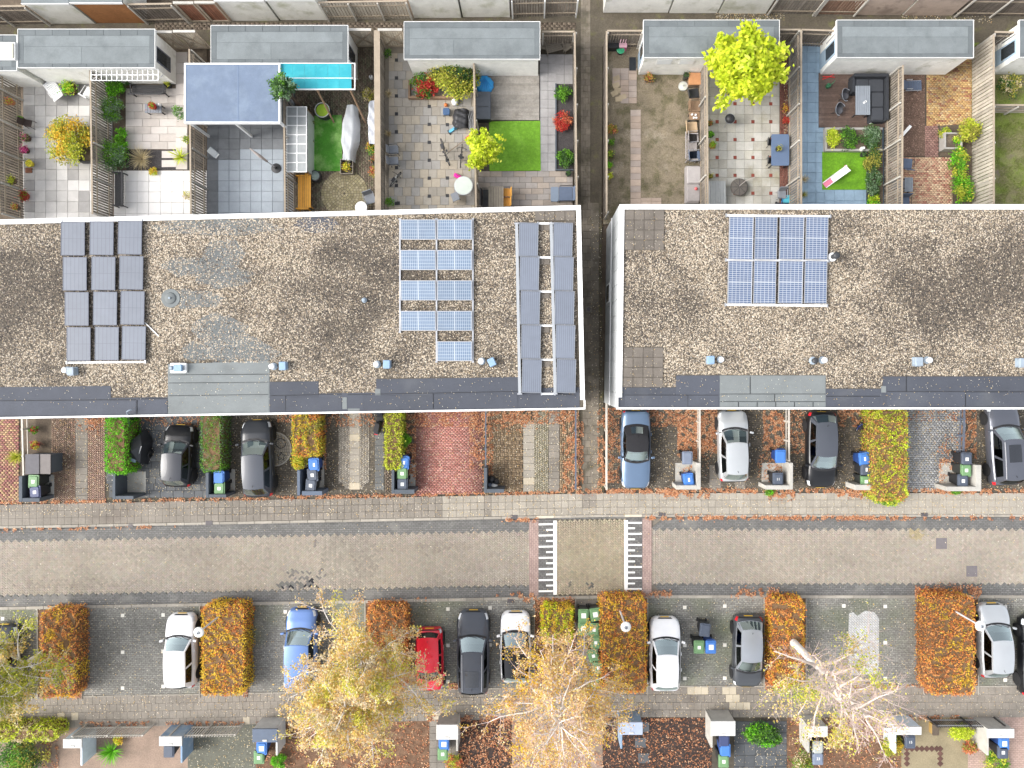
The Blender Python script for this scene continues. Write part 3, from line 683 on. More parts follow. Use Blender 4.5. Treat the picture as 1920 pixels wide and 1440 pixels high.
for r in range(5):
    for c in range(2):
        if r == 4 and c == 0: continue
        panel(784+68.3*c, 430.5+57*r, 65.5, 37, cmB, m_alu, f'pale blue solar panel, {ORD[r]} row, {["western","eastern"][c]} of the stepped array' if r < 4 else 'pale blue solar panel alone in the lowest row of the stepped array', 'pale blue panels of the stepped array', (R(8),0))
cmC = cellmat('cells_grey', (.165,.185,.225), (.10,.115,.15), 10, 1, 38*kz, 60*kz, .3, .01)
for c in range(2):
    for r in range(5):
        panel([991,1055.5][c]+1.5*r, [449,449][c]+64*r, 36.5, 63.2, cmC, mat('panel_frame_grey',(.25,.265,.29),.4,.05,5,metal=.3), f'grey solar panel, {ORD[r]} of five in the {["western","eastern"][c]} column beside the alley', 'grey solar panels beside the alley', (0,.07), R(-1.3))
cmD = cellmat('cells_blue', (.07,.105,.185), (.38,.40,.43), 6, 20, 43*kz, 80*kz, .25, .011, 1)
for c in range(4):
    for r in range(2):
        panel([1389.5,1436,1484.5,1531.5][c]-2.0*r, 446.5+82.5*r, [46,42,46,42][c], 80, cmD, m_alu, f'blue solar panel, {["upper","lower"][r]} row, {["westernmost","second from west","third from west","easternmost"][c]} of the east block array', 'blue solar panels on the east block', (0,0), R(-1.2))
# mounting rails
def rail(x0,y0,x1,y1,wd,label,m=m_rail,z=.09):
    p = Vector(W(x0,y0,ZR+z)); q = Vector(W(x1,y1,ZR+z)); t = thing('mounting_rail', label, 'rail', (p.x,p.y,ZB), math.atan2(q.y-p.y,q.x-p.x)); L_ = (q-p).length
    MB().box(0,-wd/2,0,L_,wd/2,z).build('rail', m, t)
    MB().box(-.02,-wd*.8,0,.04,wd*.8,z+.03).build('clamp', m_alu, t); MB().box(L_-.04,-wd*.8,0,L_+.02,wd*.8,z+.03).build('clamp', m_alu, t)
rail(114,413.5,265,412,.09,'white rail along the top of the three-column dark solar array'); rail(124,680,272,678.5,.09,'white rail along the bottom of the three-column dark solar array')
for i, x in enumerate((749.5,818.2,886.5)): rail(x,410 if i else 410,x,[623,679,679][i],.07,f'{["western","middle","eastern"][i]} rail of the stepped pale solar array', m_alu, .07)
for i in range(2): rail([968.5,1033.5][i],418,[974.5,1041][i],739,.14,f'long grey rail along the {["western","eastern"][i]} column of panels beside the alley', mat('rail_grey',(.36,.38,.4),.5,.05,4,metal=.3), .16)
for i in range(6): rail(1008+i*1.4,418.5+64*i,1034+i*1.4,418.5+64*i,.09,f'{["topmost","second","third","fourth","fifth","lowest"][i]} white cross rail between the grey panel columns by the alley')
for i, y in enumerate((403.5,487,571)): rail(1362-i,y,1558-3*i,y+2,.10,f'{["upper","middle","lower"][i]} white rail of the east block blue solar array')
# ================================================================== GARDENS NORTH OF THE HOUSES
m_brick = mat('laid_brick', (.3,.25,.2), .9, .14, .8, attr=True, fine=.15, fs=18)
m_joint = mat('brick_joint', (.07,.06,.045), .95, .3, 3)
def brickfield(name, parent, x0, y0, x1, y1, bw, bh, pal, probs=None, ztop=.02, vert=False, stag=.5, dirt=None, inside=None, basket=False):
    """loose laid bricks as one mesh; sizes in plan units"""
    A = []
    if basket:
        s = bw; ny = int((y1-y0)/s)+1; nx = int((x1-x0)/s)+1
        for j in range(ny):
            for i in range(nx):
                for q in range(2):
                    if (i+j) % 2: A.append((x0+s*i+s*(.25+.5*q), y0+s*(j+.5), s/2, s))
                    else: A.append((x0+s*(i+.5), y0+s*j+s*(.25+.5*q), s, s/2))
    else:
        L0, L1, P0, P1 = (y0,y1,x0,x1) if vert else (x0,x1,y0,y1)
        nr = max(1, round((P1-P0)/bh)); hh = (P1-P0)/nr
        for r in range(nr):
            u = L0 - (stag*bw if r % 2 else 0)
            while u < L1:
                a, b = max(u,L0), min(u+bw,L1)
                if b-a > bw*.2:
                    c = ((a+b)/2, P0+hh*(r+.5), b-a, hh)
                    A.append((c[1],c[0],c[3],c[2]) if vert else c)
                u += bw
    A = np.array(A)
    A = A[(A[:,0]<=x1)&(A[:,1]<=y1)]
    if inside is not None: A = A[inside(A[:,0],A[:,1])]
    n = len(A); k = H/F; cx = (A[:,0]-CX)*k; cy = (CY-A[:,1])*k; hx = A[:,2]*k/2-.005; hy = A[:,3]*k/2-.005
    zt = ztop + RNG.uniform(-.004,.004,n); V = np.zeros((n,8,3),np.float32)
    for i,(sa,sb) in enumerate(((-1,-1),(1,-1),(1,1),(-1,1))):
        V[:,i] = np.stack([cx+sa*hx,cy+sb*hy,np.full(n,ztop-.06)],1); V[:,i+4] = np.stack([cx+sa*(hx-.005),cy+sb*(hy-.005),zt],1)
    Fq = (np.arange(n)[:,None,None]*8 + np.array([[4,5,6,7],[0,1,5,4],[1,2,6,5],[2,3,7,6],[3,0,4,7]])[None]).reshape(-1,4)
    pal = np.array(pal); col = pal[RNG.choice(len(pal), n, p=probs)]*(1+RNG.normal(0,.08,(n,1)))
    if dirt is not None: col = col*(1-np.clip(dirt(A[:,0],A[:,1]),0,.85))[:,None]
    o = npmesh(name, V.reshape(-1,3), Fq, m_brick, np.repeat(np.clip(col,.01,1),8,0), None); o['kind'] = 'stuff'
    if parent is not None: o.parent = parent; o.matrix_parent_inverse = Matrix.Translation(-Vector(parent.location))
    return o
def bl(X,Y,cx,cy,rx,ry,a): return a*np.exp(-(((X-cx)/rx)**2+((Y-cy)/ry)**2))
zone('back_path', [(-80,48),(400,38),(1080,26),(1140,22),(1990,24),(1990,92),(1140,88),(1080,88),(400,92),(-80,104)], -.006, m_al, 'mossy dirt path running behind the garden sheds', 'path')
bpy.data.objects.remove(back)
bp = bpy.data.objects.get('back_path') or [o for o in C.objects if o.name.startswith('back_path')][0]
brickfield('brick_paving', bp, 290, 42, 1080, 56, 9, 5, [(.13,.10,.075),(.17,.135,.10)], ztop=.004)
# floors
t_lt = [mat('tile_light', (.42,.405,.385), .8, .12, 2, rnd=.10, fine=.06, bump=.1), mat('tile_pale', (.50,.485,.465), .8, .10, 2, rnd=.08, fine=.06), mat('tile_mid', (.29,.28,.27), .8, .14, 2, rnd=.12, fine=.08)]
t_bg = [mat('tile_beige', (.46,.415,.375), .8, .10, 2.5, rnd=.08, fine=.06), mat('tile_beige_pale', (.53,.485,.445), .8, .08, 2.5, rnd=.06, fine=.05)]
t_wh = [mat('tile_white', (.70,.68,.655), .7, .05, 2, rnd=.03)]
t_blu = [mat('tile_blue_grey', (.30,.335,.37), .75, .12, 1.5, rnd=.06, fine=.08)]; t_blu_shade = [mat('tile_blue_grey_shade', (.155,.165,.175), .8, .2, 2, rnd=.10, fine=.1)]  # second tone: the blue-grey tile darkened for painted shade
t_sky = [mat('tile_blue', (.225,.315,.40), .8, .15, 2, rnd=.06, fine=.10, col2=(.15,.22,.28), s2=.8, lo=.6, hi=.8)]
m_sand = mat('joint_sand', (.20,.175,.14), .95, .2, 3)
def floor(label, x0, y0, x1, y1, z=.0, m=None, name='patio'):
    return zone(name, rect(x0,y0,x1,y1), z, m or m_sand, label, name)
m_jg = mat('joint_grey', (.30,.285,.26), .95, .2, 3)
f1 = floor('light grey square-tiled patio between the first two slatted fences', 43,130,211,420, m=m_jg)
tiles(f1, 45,138,210,418, 20.4,20.4, .03, t_lt, pick=lambda x,y: t_lt[0 if random.random()<.45 else (1 if random.random()<.6 else 2)])
f2 = floor('beige oblong-tiled patio in front of the white shed bench', 212,90,387,420, m=m_soil)
tiles(f2, 236,166,331,280, 29,14.2, .03, t_bg, stag=.5); tiles(f2, 330,98,352,318, 22,20, .035, t_bg); tiles(f2, 214,320,388,420, 21,21, .03, t_wh)
m_blackgrav = mat('black_pebbles', (.05,.045,.045), .9, .3, 5, fine=.7, fs=26, bump=.8, bs=22, col3=(.3,.27,.25), s3=12, lo3=.66, hi3=.7)
zone('gravel_bed', rect(237,281,356,319), .012, m_blackgrav, 'dark pebble bed with two stepping slabs', 'gravel bed')
gb = bpy.data.objects['gravel_bed']
for x,y,w_,h_ in ((318,290,28,13),(318,307,28,13)): X,Y,_ = W(x,y); tile_obj(gb,'stepping_slab',U(w_),U(h_),.05,X,Y,.05,t_bg[1])
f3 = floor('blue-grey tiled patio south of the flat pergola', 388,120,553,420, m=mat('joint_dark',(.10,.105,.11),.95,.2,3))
tiles(f3, 389,122,552,418, 20.3,20.3, .03, None, pick=lambda x,y: t_blu_shade[0] if (y < 284 or x < 408 or (y<292 and x<440)) else t_blu[0])  # darker tiles paint in the shade of the pergola and the fence
f4 = floor('brown brick yard with a round paved ring', 554,88,720,420, m=m_joint)
brickfield('brick_paving', f4, 554,90,720,418, 6.6,3.3, [(.16,.125,.09),(.20,.16,.115),(.125,.10,.07),(.17,.155,.10)], ztop=.02, vert=True, inside=lambda X,Y: ((X-646)**2+(Y-363)**2) > 44**2)
def ring_bricks(parent, cx, cy, rmax, step, pal, ztop):
    V = []; Fq = []; Cc = []; r = 2.5
    while r < rmax:
        n = max(6, int(2*math.pi*r/4.2))
        for i in range(n):
            a0, a1 = 2*math.pi*(i+.06)/n, 2*math.pi*(i+.94)/n; c = np.array(pal[random.randrange(len(pal))])*random.uniform(.85,1.15); z = ztop+random.uniform(-.004,.004); b = len(V)
            for rr, a in ((r,a0),(r,a1),(r+step*.9,a1),(r+step*.9,a0)):
                V.append((*W2(cx+rr*math.cos(a), cy+rr*math.sin(a)), z)); Cc.append(c)
            Fq.append((b,b+1,b+2,b+3)[::-1])
        r += step
    o = npmesh('brick_ring', V, Fq, m_brick, Cc, parent); o['kind'] = 'stuff'
ring_bricks(f4, 646, 363, 44, 5.2, [(.24,.21,.12),(.20,.17,.10),(.27,.235,.15)], .022)
f5 = floor('beige tiled patio dotted with small black tiles', 722,88,892,420, m=m_sand)
t_gr5 = [mat('tile_sand', (.325,.295,.25), .85, .16, 2, rnd=.10, fine=.10), mat('tile_sand_grey', (.30,.285,.262), .85, .16, 2, rnd=.10, fine=.1), mat('tile_sand_warm', (.36,.315,.25), .85, .14, 2, rnd=.08, fine=.1)]
m_blk = mat('tile_black', (.03,.03,.033), .6, .2, 4)
blk = [(743.5,113+33.6*i) for i in range(9)] + [(805,200+33.6*i) for i in range(6)] + [(839,234),(839,301),(839,334),(839,367)] + [(747,381)]
tiles(f5, 729,100,890,418, 16.9,16.9, .03, t_gr5, stag=.37)
for x,y in blk: X,Y,_ = W(x,y); tile_obj(f5,'black_tile',.19,.19,.05,X,Y,.037,m_blk)
f6 = floor('brown-grey oblong-tiled patio by the alley with an outdoor dining table', 896,88,1075,420, m=m_joint)
t_g6 = [mat('tile_taupe', (.27,.245,.225), .85, .2, 1.5, rnd=.12, fine=.12), mat('tile_taupe_warm', (.30,.255,.215), .85, .2, 1.5, rnd=.12, fine=.12)]; t_g6b = [mat('tile_grey_path', (.30,.29,.285), .85, .18, 2, rnd=.10, fine=.1)]
tiles(f6, 897,321,1074,418, 21,10.5, .03, t_g6, stag=.5); tiles(f6, 1012,102,1043,321, 15.5,17, .03, t_g6b); tiles(f6, 1042,102,1074,158, 16,17, .03, t_g6b)
m_deckg = mat('deck_grey', (.275,.255,.225), .85, .25, 1.5, rnd=.14, fine=.2, fs=12, col2=(.13,.115,.095), s2=.7, lo=.5, hi=.68)
m_deckb = mat('deck_brown', (.105,.07,.055), .65, .25, 1.5, rnd=.16, fine=.2, fs=12, col2=(.17,.125,.105), s2=.9, lo=.52, hi=.7)
def deck(label, x0,y0,x1,y1, m, pitch=4.4, z=.09):
    t = thing('deck', label, 'deck', (*W2((x0+x1)/2,(y0+y1)/2),0)); inv = Matrix.Translation(-Vector(t.location))
    n = round((y1-y0)/pitch); pp = (y1-y0)/n
    MB().box(*W2(x0+2,y1-2),-.1,*W2(x1-2,y0+2),z-.03).build('joists', m_joint, t).matrix_parent_inverse = inv
    me = None
    for i in range(n):
        o = MB().box(-U(x1-x0)/2,-U(pp)/2+.004,-.028,U(x1-x0)/2,U(pp)/2-.004,0).build('plank', m, t) if me is None else bpy.data.objects.new('plank', me)
        if me is None: me = o.data
        else: C.objects.link(o); o.parent = t
        Y = W2(0,y0+pp*(i+.5))[1]; o.location = (0, Y-t.location.y, z+random.uniform(-.003,.003))
    return t
deck('weathered grey plank deck above the artificial lawn', 897,140,1011,226, m_deckg)
deck('dark brown plank deck with the black corner sofa', 1534,138,1662,240, m_deckb)
m_turf = mat('artificial_turf', (.125,.28,.018), .9, .22, 5.0, fine=.25, fs=14, col2=(.16,.33,.03), s2=1.2, bump=.8, bs=60)
m_turf2 = mat('garden_turf', (.07,.25,.025), .9, .25, 2.0, fine=.25, fs=18, bump=.8, bs=60, col2=(.22,.40,.11), s2=1.1, lo=.48, hi=.66)
zone('lawn', [(917,228),(1013,227),(1014,320),(918,321)], .045, m_turf, 'bright green artificial lawn by the alley', 'lawn')
zone('lawn', [(579,218),(641,216),(642,321),(580,321)], .045, m_turf2, 'small mottled green artificial lawn in the brick yard', 'lawn')
zone('lawn', [(1541,285),(1625,284),(1625,356),(1541,356)], .045, m_turf2 if False else mat('lawn_turf',(.13,.30,.012),.9,.25,4,fine=.3,fs=14,bump=.8,bs=60,col2=(.09,.22,.01),s2=.9), 'square bright lawn with the white toy slide', 'lawn')
def grassblades(name, label, inside, n, x0,y0,x1,y1, pal, h=.05, z=.045):
    X = RNG.uniform(x0,x1,n); Y = RNG.uniform(y0,y1,n); k = inside(X,Y); X = X[k]; Y = Y[k]; n = len(X); kk = H/F
    wx = (X-CX)*kk; wy = (CY-Y)*kk; a = RNG.uniform(0,2*np.pi,n); l = RNG.uniform(.6,1.3,n)*h; lean = RNG.uniform(.2,.9,n)*l; b = RNG.uniform(0,2*np.pi,n); wd = .006+.004*RNG.random(n)
    V = np.zeros((n,3,3),np.float32)
    V[:,0] = np.stack([wx+np.cos(a)*wd,wy+np.sin(a)*wd,np.full(n,z-.01)],1); V[:,1] = np.stack([wx-np.cos(a)*wd,wy-np.sin(a)*wd,np.full(n,z-.01)],1)
    V[:,2] = np.stack([wx+np.cos(b)*lean,wy+np.sin(b)*lean,z+l],1)
    pal = np.array(pal); col = pal[RNG.choice(len(pal),n)]*(1+RNG.normal(0,.15,(n,1)))
    o = npmesh(name, V.reshape(-1,3), np.arange(n*3).reshape(-1,3), MATS.get('blade') or mat('blade',(.2,.4,.05),.8,0,attr=True,transl=.3), np.repeat(np.clip(col,.005,1),3,0)); tag(o, label, 'grass', kind='stuff'); return o
# dirt gardens
m_dirt = mat('worn_lawn', (.20,.165,.115), .95, .3, 1.6, fine=.4, fs=14, bump=.5, col2=(.12,.105,.06), s2=1.3, lo=.5, hi=.62, col3=(.30,.26,.20), s3=.8, lo3=.55, hi3=.75)
f7 = zone('worn_lawn', rect(1131,88,1312,420), .0, m_dirt, 'worn brown lawn with a narrow tile path beside the alley', 'lawn')
t_pk = [mat('tile_pink', (.40,.315,.255), .85, .14, 2, rnd=.12, fine=.1), mat('tile_pinkgrey', (.36,.30,.26), .85, .14, 2, rnd=.12, fine=.1)]
tiles(f7, 1182,206,1201.5,420, 19.5,11.8, .03, t_pk); tiles(f7, 1148,128,1194,194, 15,12, .028, t_pk, skip=lambda x,y: x < 1163 and y > 160); tiles(f7, 1201.5,371,1240,384, 18,6, .025, t_pk)
t_flag = mat('flagstone', (.42,.34,.23), .85, .15, 2, rnd=.12)
for x,y,r in ((1156,147,.4),(1155,160,.3),(1158,169,-.2),(1152,175,.5),(1168,182,.3),(1160,186,.1)): X,Y,_ = W(x,y); tile_obj(f7,'flagstone',.38,.28,.04,X,Y,.03,t_flag,r)
grassblades('grass','thin tufts of grass on the worn lawn', lambda X,Y: (noise2(X,Y,40,5) > .35) & ~((X>1180)&(X<1203)&(Y>204)), 9000, 1133,150,1310,385, [(.16,.17,.05),(.22,.20,.08),(.11,.13,.03)], .06, .01)
f8 = floor('pale tiled patio dotted with small red tiles under the yellow-green tree', 1312,88,1477,420, m=m_sand)
t_8 = [mat('tile_pale8', (.40,.38,.33), .85, .22, 1.2, rnd=.10, fine=.15, col2=(.25,.23,.15), s2=.5, lo=.52, hi=.75), mat('tile_pale8b', (.45,.435,.395), .85, .2, 1.2, rnd=.08, fine=.15, col2=(.29,.265,.18), s2=.5, lo=.52, hi=.75)]
tiles(f8, 1314,96,1461,418, 16.7,16.7, .03, t_8)
m_redt = mat('tile_red', (.20,.045,.03), .8, .2, 3, rnd=.2)
for i in range(4):
    for j in range(6):
        x, y = 1344.4+33.5*i, 195+33.5*j; X,Y,_ = W(x,y); tile_obj(f8,'red_tile',.19,.19,.05,X,Y,.037,m_redt)
brickfield('brick_edge', f8, 1462,80,1477,418, 6.6,3.3, [(.15,.06,.045),(.19,.08,.06)], ztop=.03, vert=True)
f9 = floor('blue square-tiled garden path beside the brown deck', 1478,80,1657,420, m=mat('joint_blue',(.11,.15,.19),.95,.2,3))
tiles(f9, 1480,80,1546,418, 18.3,18.3, .03, t_sky); tiles(f9, 1546,240,1548,242, 2,2,.03,t_sky) if False else None
tiles(f9, 1546,356,1656,418, 18.3,18.3, .03, t_sky)
f10 = floor('yellow and orange brick terrace with a bark strip', 1658,100,1822,420, m=m_joint)
YB = [(.50,.33,.14),(.42,.25,.11),(.33,.15,.085),(.52,.37,.19),(.38,.26,.16)]
brickfield('brick_paving', f10, 1737,110,1822,236, 6.2,3.6, YB, [.36,.24,.12,.2,.08], .025, dirt=lambda X,Y: bl(X,Y,1765,170,26,26,.5)+bl(X,Y,1790,130,40,16,.6))
brickfield('brick_paving', f10, 1734,236,1760,294, 6.2,3.6, [(.24,.13,.11),(.29,.17,.14)], None, .025)
brickfield('brick_paving', f10, 1660,295,1786,420, 6.2,3.6, [(.50,.34,.22),(.44,.25,.17),(.36,.17,.12),(.55,.40,.27)], [.4,.3,.15,.15], .025)
m_bark = mat('bark_chips', (.12,.075,.055), .95, .3, 3, fine=.75, fs=20, bump=1, bs=16, col3=(.30,.21,.16), s3=14, lo3=.56, hi3=.62)
zone('bark_bed', rect(1686,138,1734,293), .03, m_bark, 'brown bark chip bed with a tilted white board', 'bark bed')
f11 = zone('rough_lawn', rect(1822,80,1990,420), .0, mat('rough_lawn', (.17,.16,.075), .95, .3, 1.2, fine=.4, fs=14, bump=.6, col2=(.13,.17,.03), s2=.8, lo=.45, hi=.62, col3=(.16,.13,.10), s3=1.6, lo3=.58, hi3=.68), 'rough patchy lawn at the right edge', 'lawn')
grassblades('grass','rough green grass behind the last slatted fence', lambda X,Y: noise2(X,Y,50,8) > -.2, 12000, 1840,206,1960,385, [(.16,.22,.03),(.22,.24,.06),(.10,.15,.02)], .08, .01)

# ------------------------------------------------------------------ fences
m_fb = mat('fence_board', (.24,.212,.178), .9, .25, 1.8, rnd=.20, fine=.25, fs=10, col2=(.17,.145,.115), s2=1.2, lo=.5, hi=.7)
m_fd = mat('fence_board_dark', (.14,.118,.098), .9, .28, 1.8, rnd=.22, fine=.25, fs=10)
m_fl = mat('fence_board_pale', (.38,.345,.285), .9, .22, 1.8, rnd=.16, fine=.2, fs=10)
m_fr = mat('fence_board_red', (.20,.085,.05), .85, .2, 1.8, rnd=.18, fine=.2, fs=10)
m_fo = mat('fence_board_orange', (.30,.13,.045), .85, .2, 1.8, rnd=.10, fine=.2, fs=10)
m_post = mat('fence_post', (.42,.40,.36), .85, .15, 3, rnd=.1); m_rail2 = mat('fence_rail', (.32,.265,.20), .9, .2, 2)
def fence(label, p0, p1, h=1.85, bm=None, pitch=.145, side=1, post=1.9, cap=True, group=None, name='slatted_fence', horiz=False, pm=None, capw=.045):
    a = Vector(W(*p0)); b = Vector(W(*p1)); L_ = (b-a).length; rz = math.atan2(b.y-a.y, b.x-a.x)
    t = thing(name, label, 'fence', a, rz, group); bm = bm or m_fb
    if horiz:
        n = int(h/pitch); me = MB().box(0,-.011,.004,L_,.011,pitch-.012).mesh('board')
        spots = [(0,0.0,.06+pitch*i) for i in range(n)]
    else:
        n = int(L_/pitch); me = MB().box(-(pitch-.04)/2,-.011,.05,(pitch-.04)/2,.011,h).mesh('board'); spots = [(pitch*(i+.5),0.0,0) for i in range(n)]
    me.materials.append(bm)
    for x, y, z in spots:
        o = bpy.data.objects.new('board', me); C.objects.link(o); o.parent = t; o.location = (x, y+random.uniform(-.004,.004), z+random.uniform(-.012,.006)); o.rotation_euler = (0, random.uniform(-.006,.006) if not horiz else 0, random.uniform(-.04,.04) if not horiz else 0)
    MB().box(0,side*.012,.35,L_,side*.05,.43).build('rail', m_rail2, t); MB().box(0,side*.012,h-.42,L_,side*.05,h-.34).build('rail', m_rail2, t)
    if cap: MB().box(0,-capw,h-.0,L_,capw,h+.035).build('top_rail', m_rail2, t)
    k = max(1, round(L_/post))
    for i in range(k+1): x = min(L_-.04, max(.04, L_*i/k)); MB().box(x-.04,side*.05,0,x+.04,side*.125,h-.02).build('post', pm or m_post, t)
    return t
# side: rails on the side that faces the photo centre (seen)
fence('grey slatted fence at the western edge, behind the pink and red potted flowers', (39,132),(46,415), 1.85, side=1)
fence('grey slatted fence between the light grey patio and the beige patio', (208,158),(212,415), 1.85, side=1)
fence('grey slatted fence between the white tiles and the blue-grey patio', (385,120),(388,415), 1.85, side=1)
fence('brown slatted fence behind the orange bench', (553,205),(555,415), 1.75, m_fb, side=1)
fence('tall wooden fence with a wide grey top board beside the brick yard', (721,88),(723,415), 1.95, m_fb, side=-1, capw=.16)
fence('low dark fence between the dotted patio and the artificial lawn', (893,132),(897,415), 1.7, m_fd, side=1)
fence('weathered fence along the western side of the alley', (1074,88),(1078,412), 1.8, m_fb, side=1)
fence('dark slatted fence along the eastern side of the alley', (1131,88),(1131,412), 1.85, m_fd, side=1, pitch=.13)
fence('brown slatted fence behind the row of stored garden chairs', (1310,135),(1312,415), 1.85, m_fb, side=-1)
fence('grey slatted fence between the red-dotted patio and the blue path', (1477,88),(1477,415), 2.0, side=-1)
fence('grey slatted fence between the black sofa and the brick terrace', (1659,150),(1657,415), 1.95, side=-1)
fence('broad weathered board fence behind the climbing shrub', (1822,95),(1822,415), 1.9, m_fl, side=1, pitch=.2)
fence('low wooden fence across the rough lawn', (1829,212),(1990,212), 1.2, m_fl, side=-1, horiz=True, pitch=.14)
# back gates between the sheds
m_gate = mat('gate_board', (.48,.42,.33), .9, .22, 2, rnd=.16, fine=.2, fs=10)
def gate(label, x0, x1, y, h=2.05, m=None, brace=True):
    a = Vector(W(x0,y)); L_ = U(x1-x0); t = thing('garden_gate', label, 'gate', a); n = int(L_/.13); me = MB().box(-.06,-.011,.06,.06,.011,h).mesh('board'); me.materials.append(m or m_gate)
    for i in range(n): o = bpy.data.objects.new('board', me); C.objects.link(o); o.parent = t; o.location = (L_*(i+.5)/n, random.uniform(-.003,.003), random.uniform(-.01,.01))
    b = MB().box(0,-.06,.1,L_,-.014,.2).box(0,-.06,h-.12,L_,-.014,h-.02).box(0,-.06,.2,.09,-.014,h-.12).box(L_-.09,-.06,.2,L_,-.014,h-.12)
    b.build('frame', m_rail2, t)
    if brace:
        l2 = math.hypot(L_,h-.3)
        for s in (-1,1): MB().cbox(L_/2,-.08 if s > 0 else -.035,h/2+.02,l2*.92,.03,.09,0,0,s*math.atan2(h-.3,L_)).build('brace', m_rail2, t)
    MB().box(-.02,-.08,h,L_+.02,.05,h+.05).build('top_rail', m_post, t)
    return t
gate('braced wooden back gate beside the shed with the white trellis', 327,357,92); gate('braced wooden back gate just west of the second shed', 360,398,91)
gate('braced wooden back gate just east of the second shed', 668,711,88); gate('braced wooden back gate just west of the shed with the big bush', 724,766,88)
fence('dark slatted fence behind the worn garden bench', (1016,88),(1074,88), 1.8, m_fd, side=-1); fence('dark slatted fence behind the black and pink boxes', (1132,88),(1196,88), 1.9, m_fd, side=-1)
fence('dark slatted back fence between the tree garden shed and a fence', (1437,86),(1477,86), 1.9, m_fd, side=-1); fence('dark slatted back fence at the top of the blue path', (1479,86),(1540,88), 1.9, m_fd, side=-1)
fence('dark slatted back fence of the rough lawn', (1824,90),(1905,92), 1.9, m_fd, side=-1)
fence('rear slatted fence beside the western shed', (-30,104),(42,102), 1.8, m_fd, side=-1)
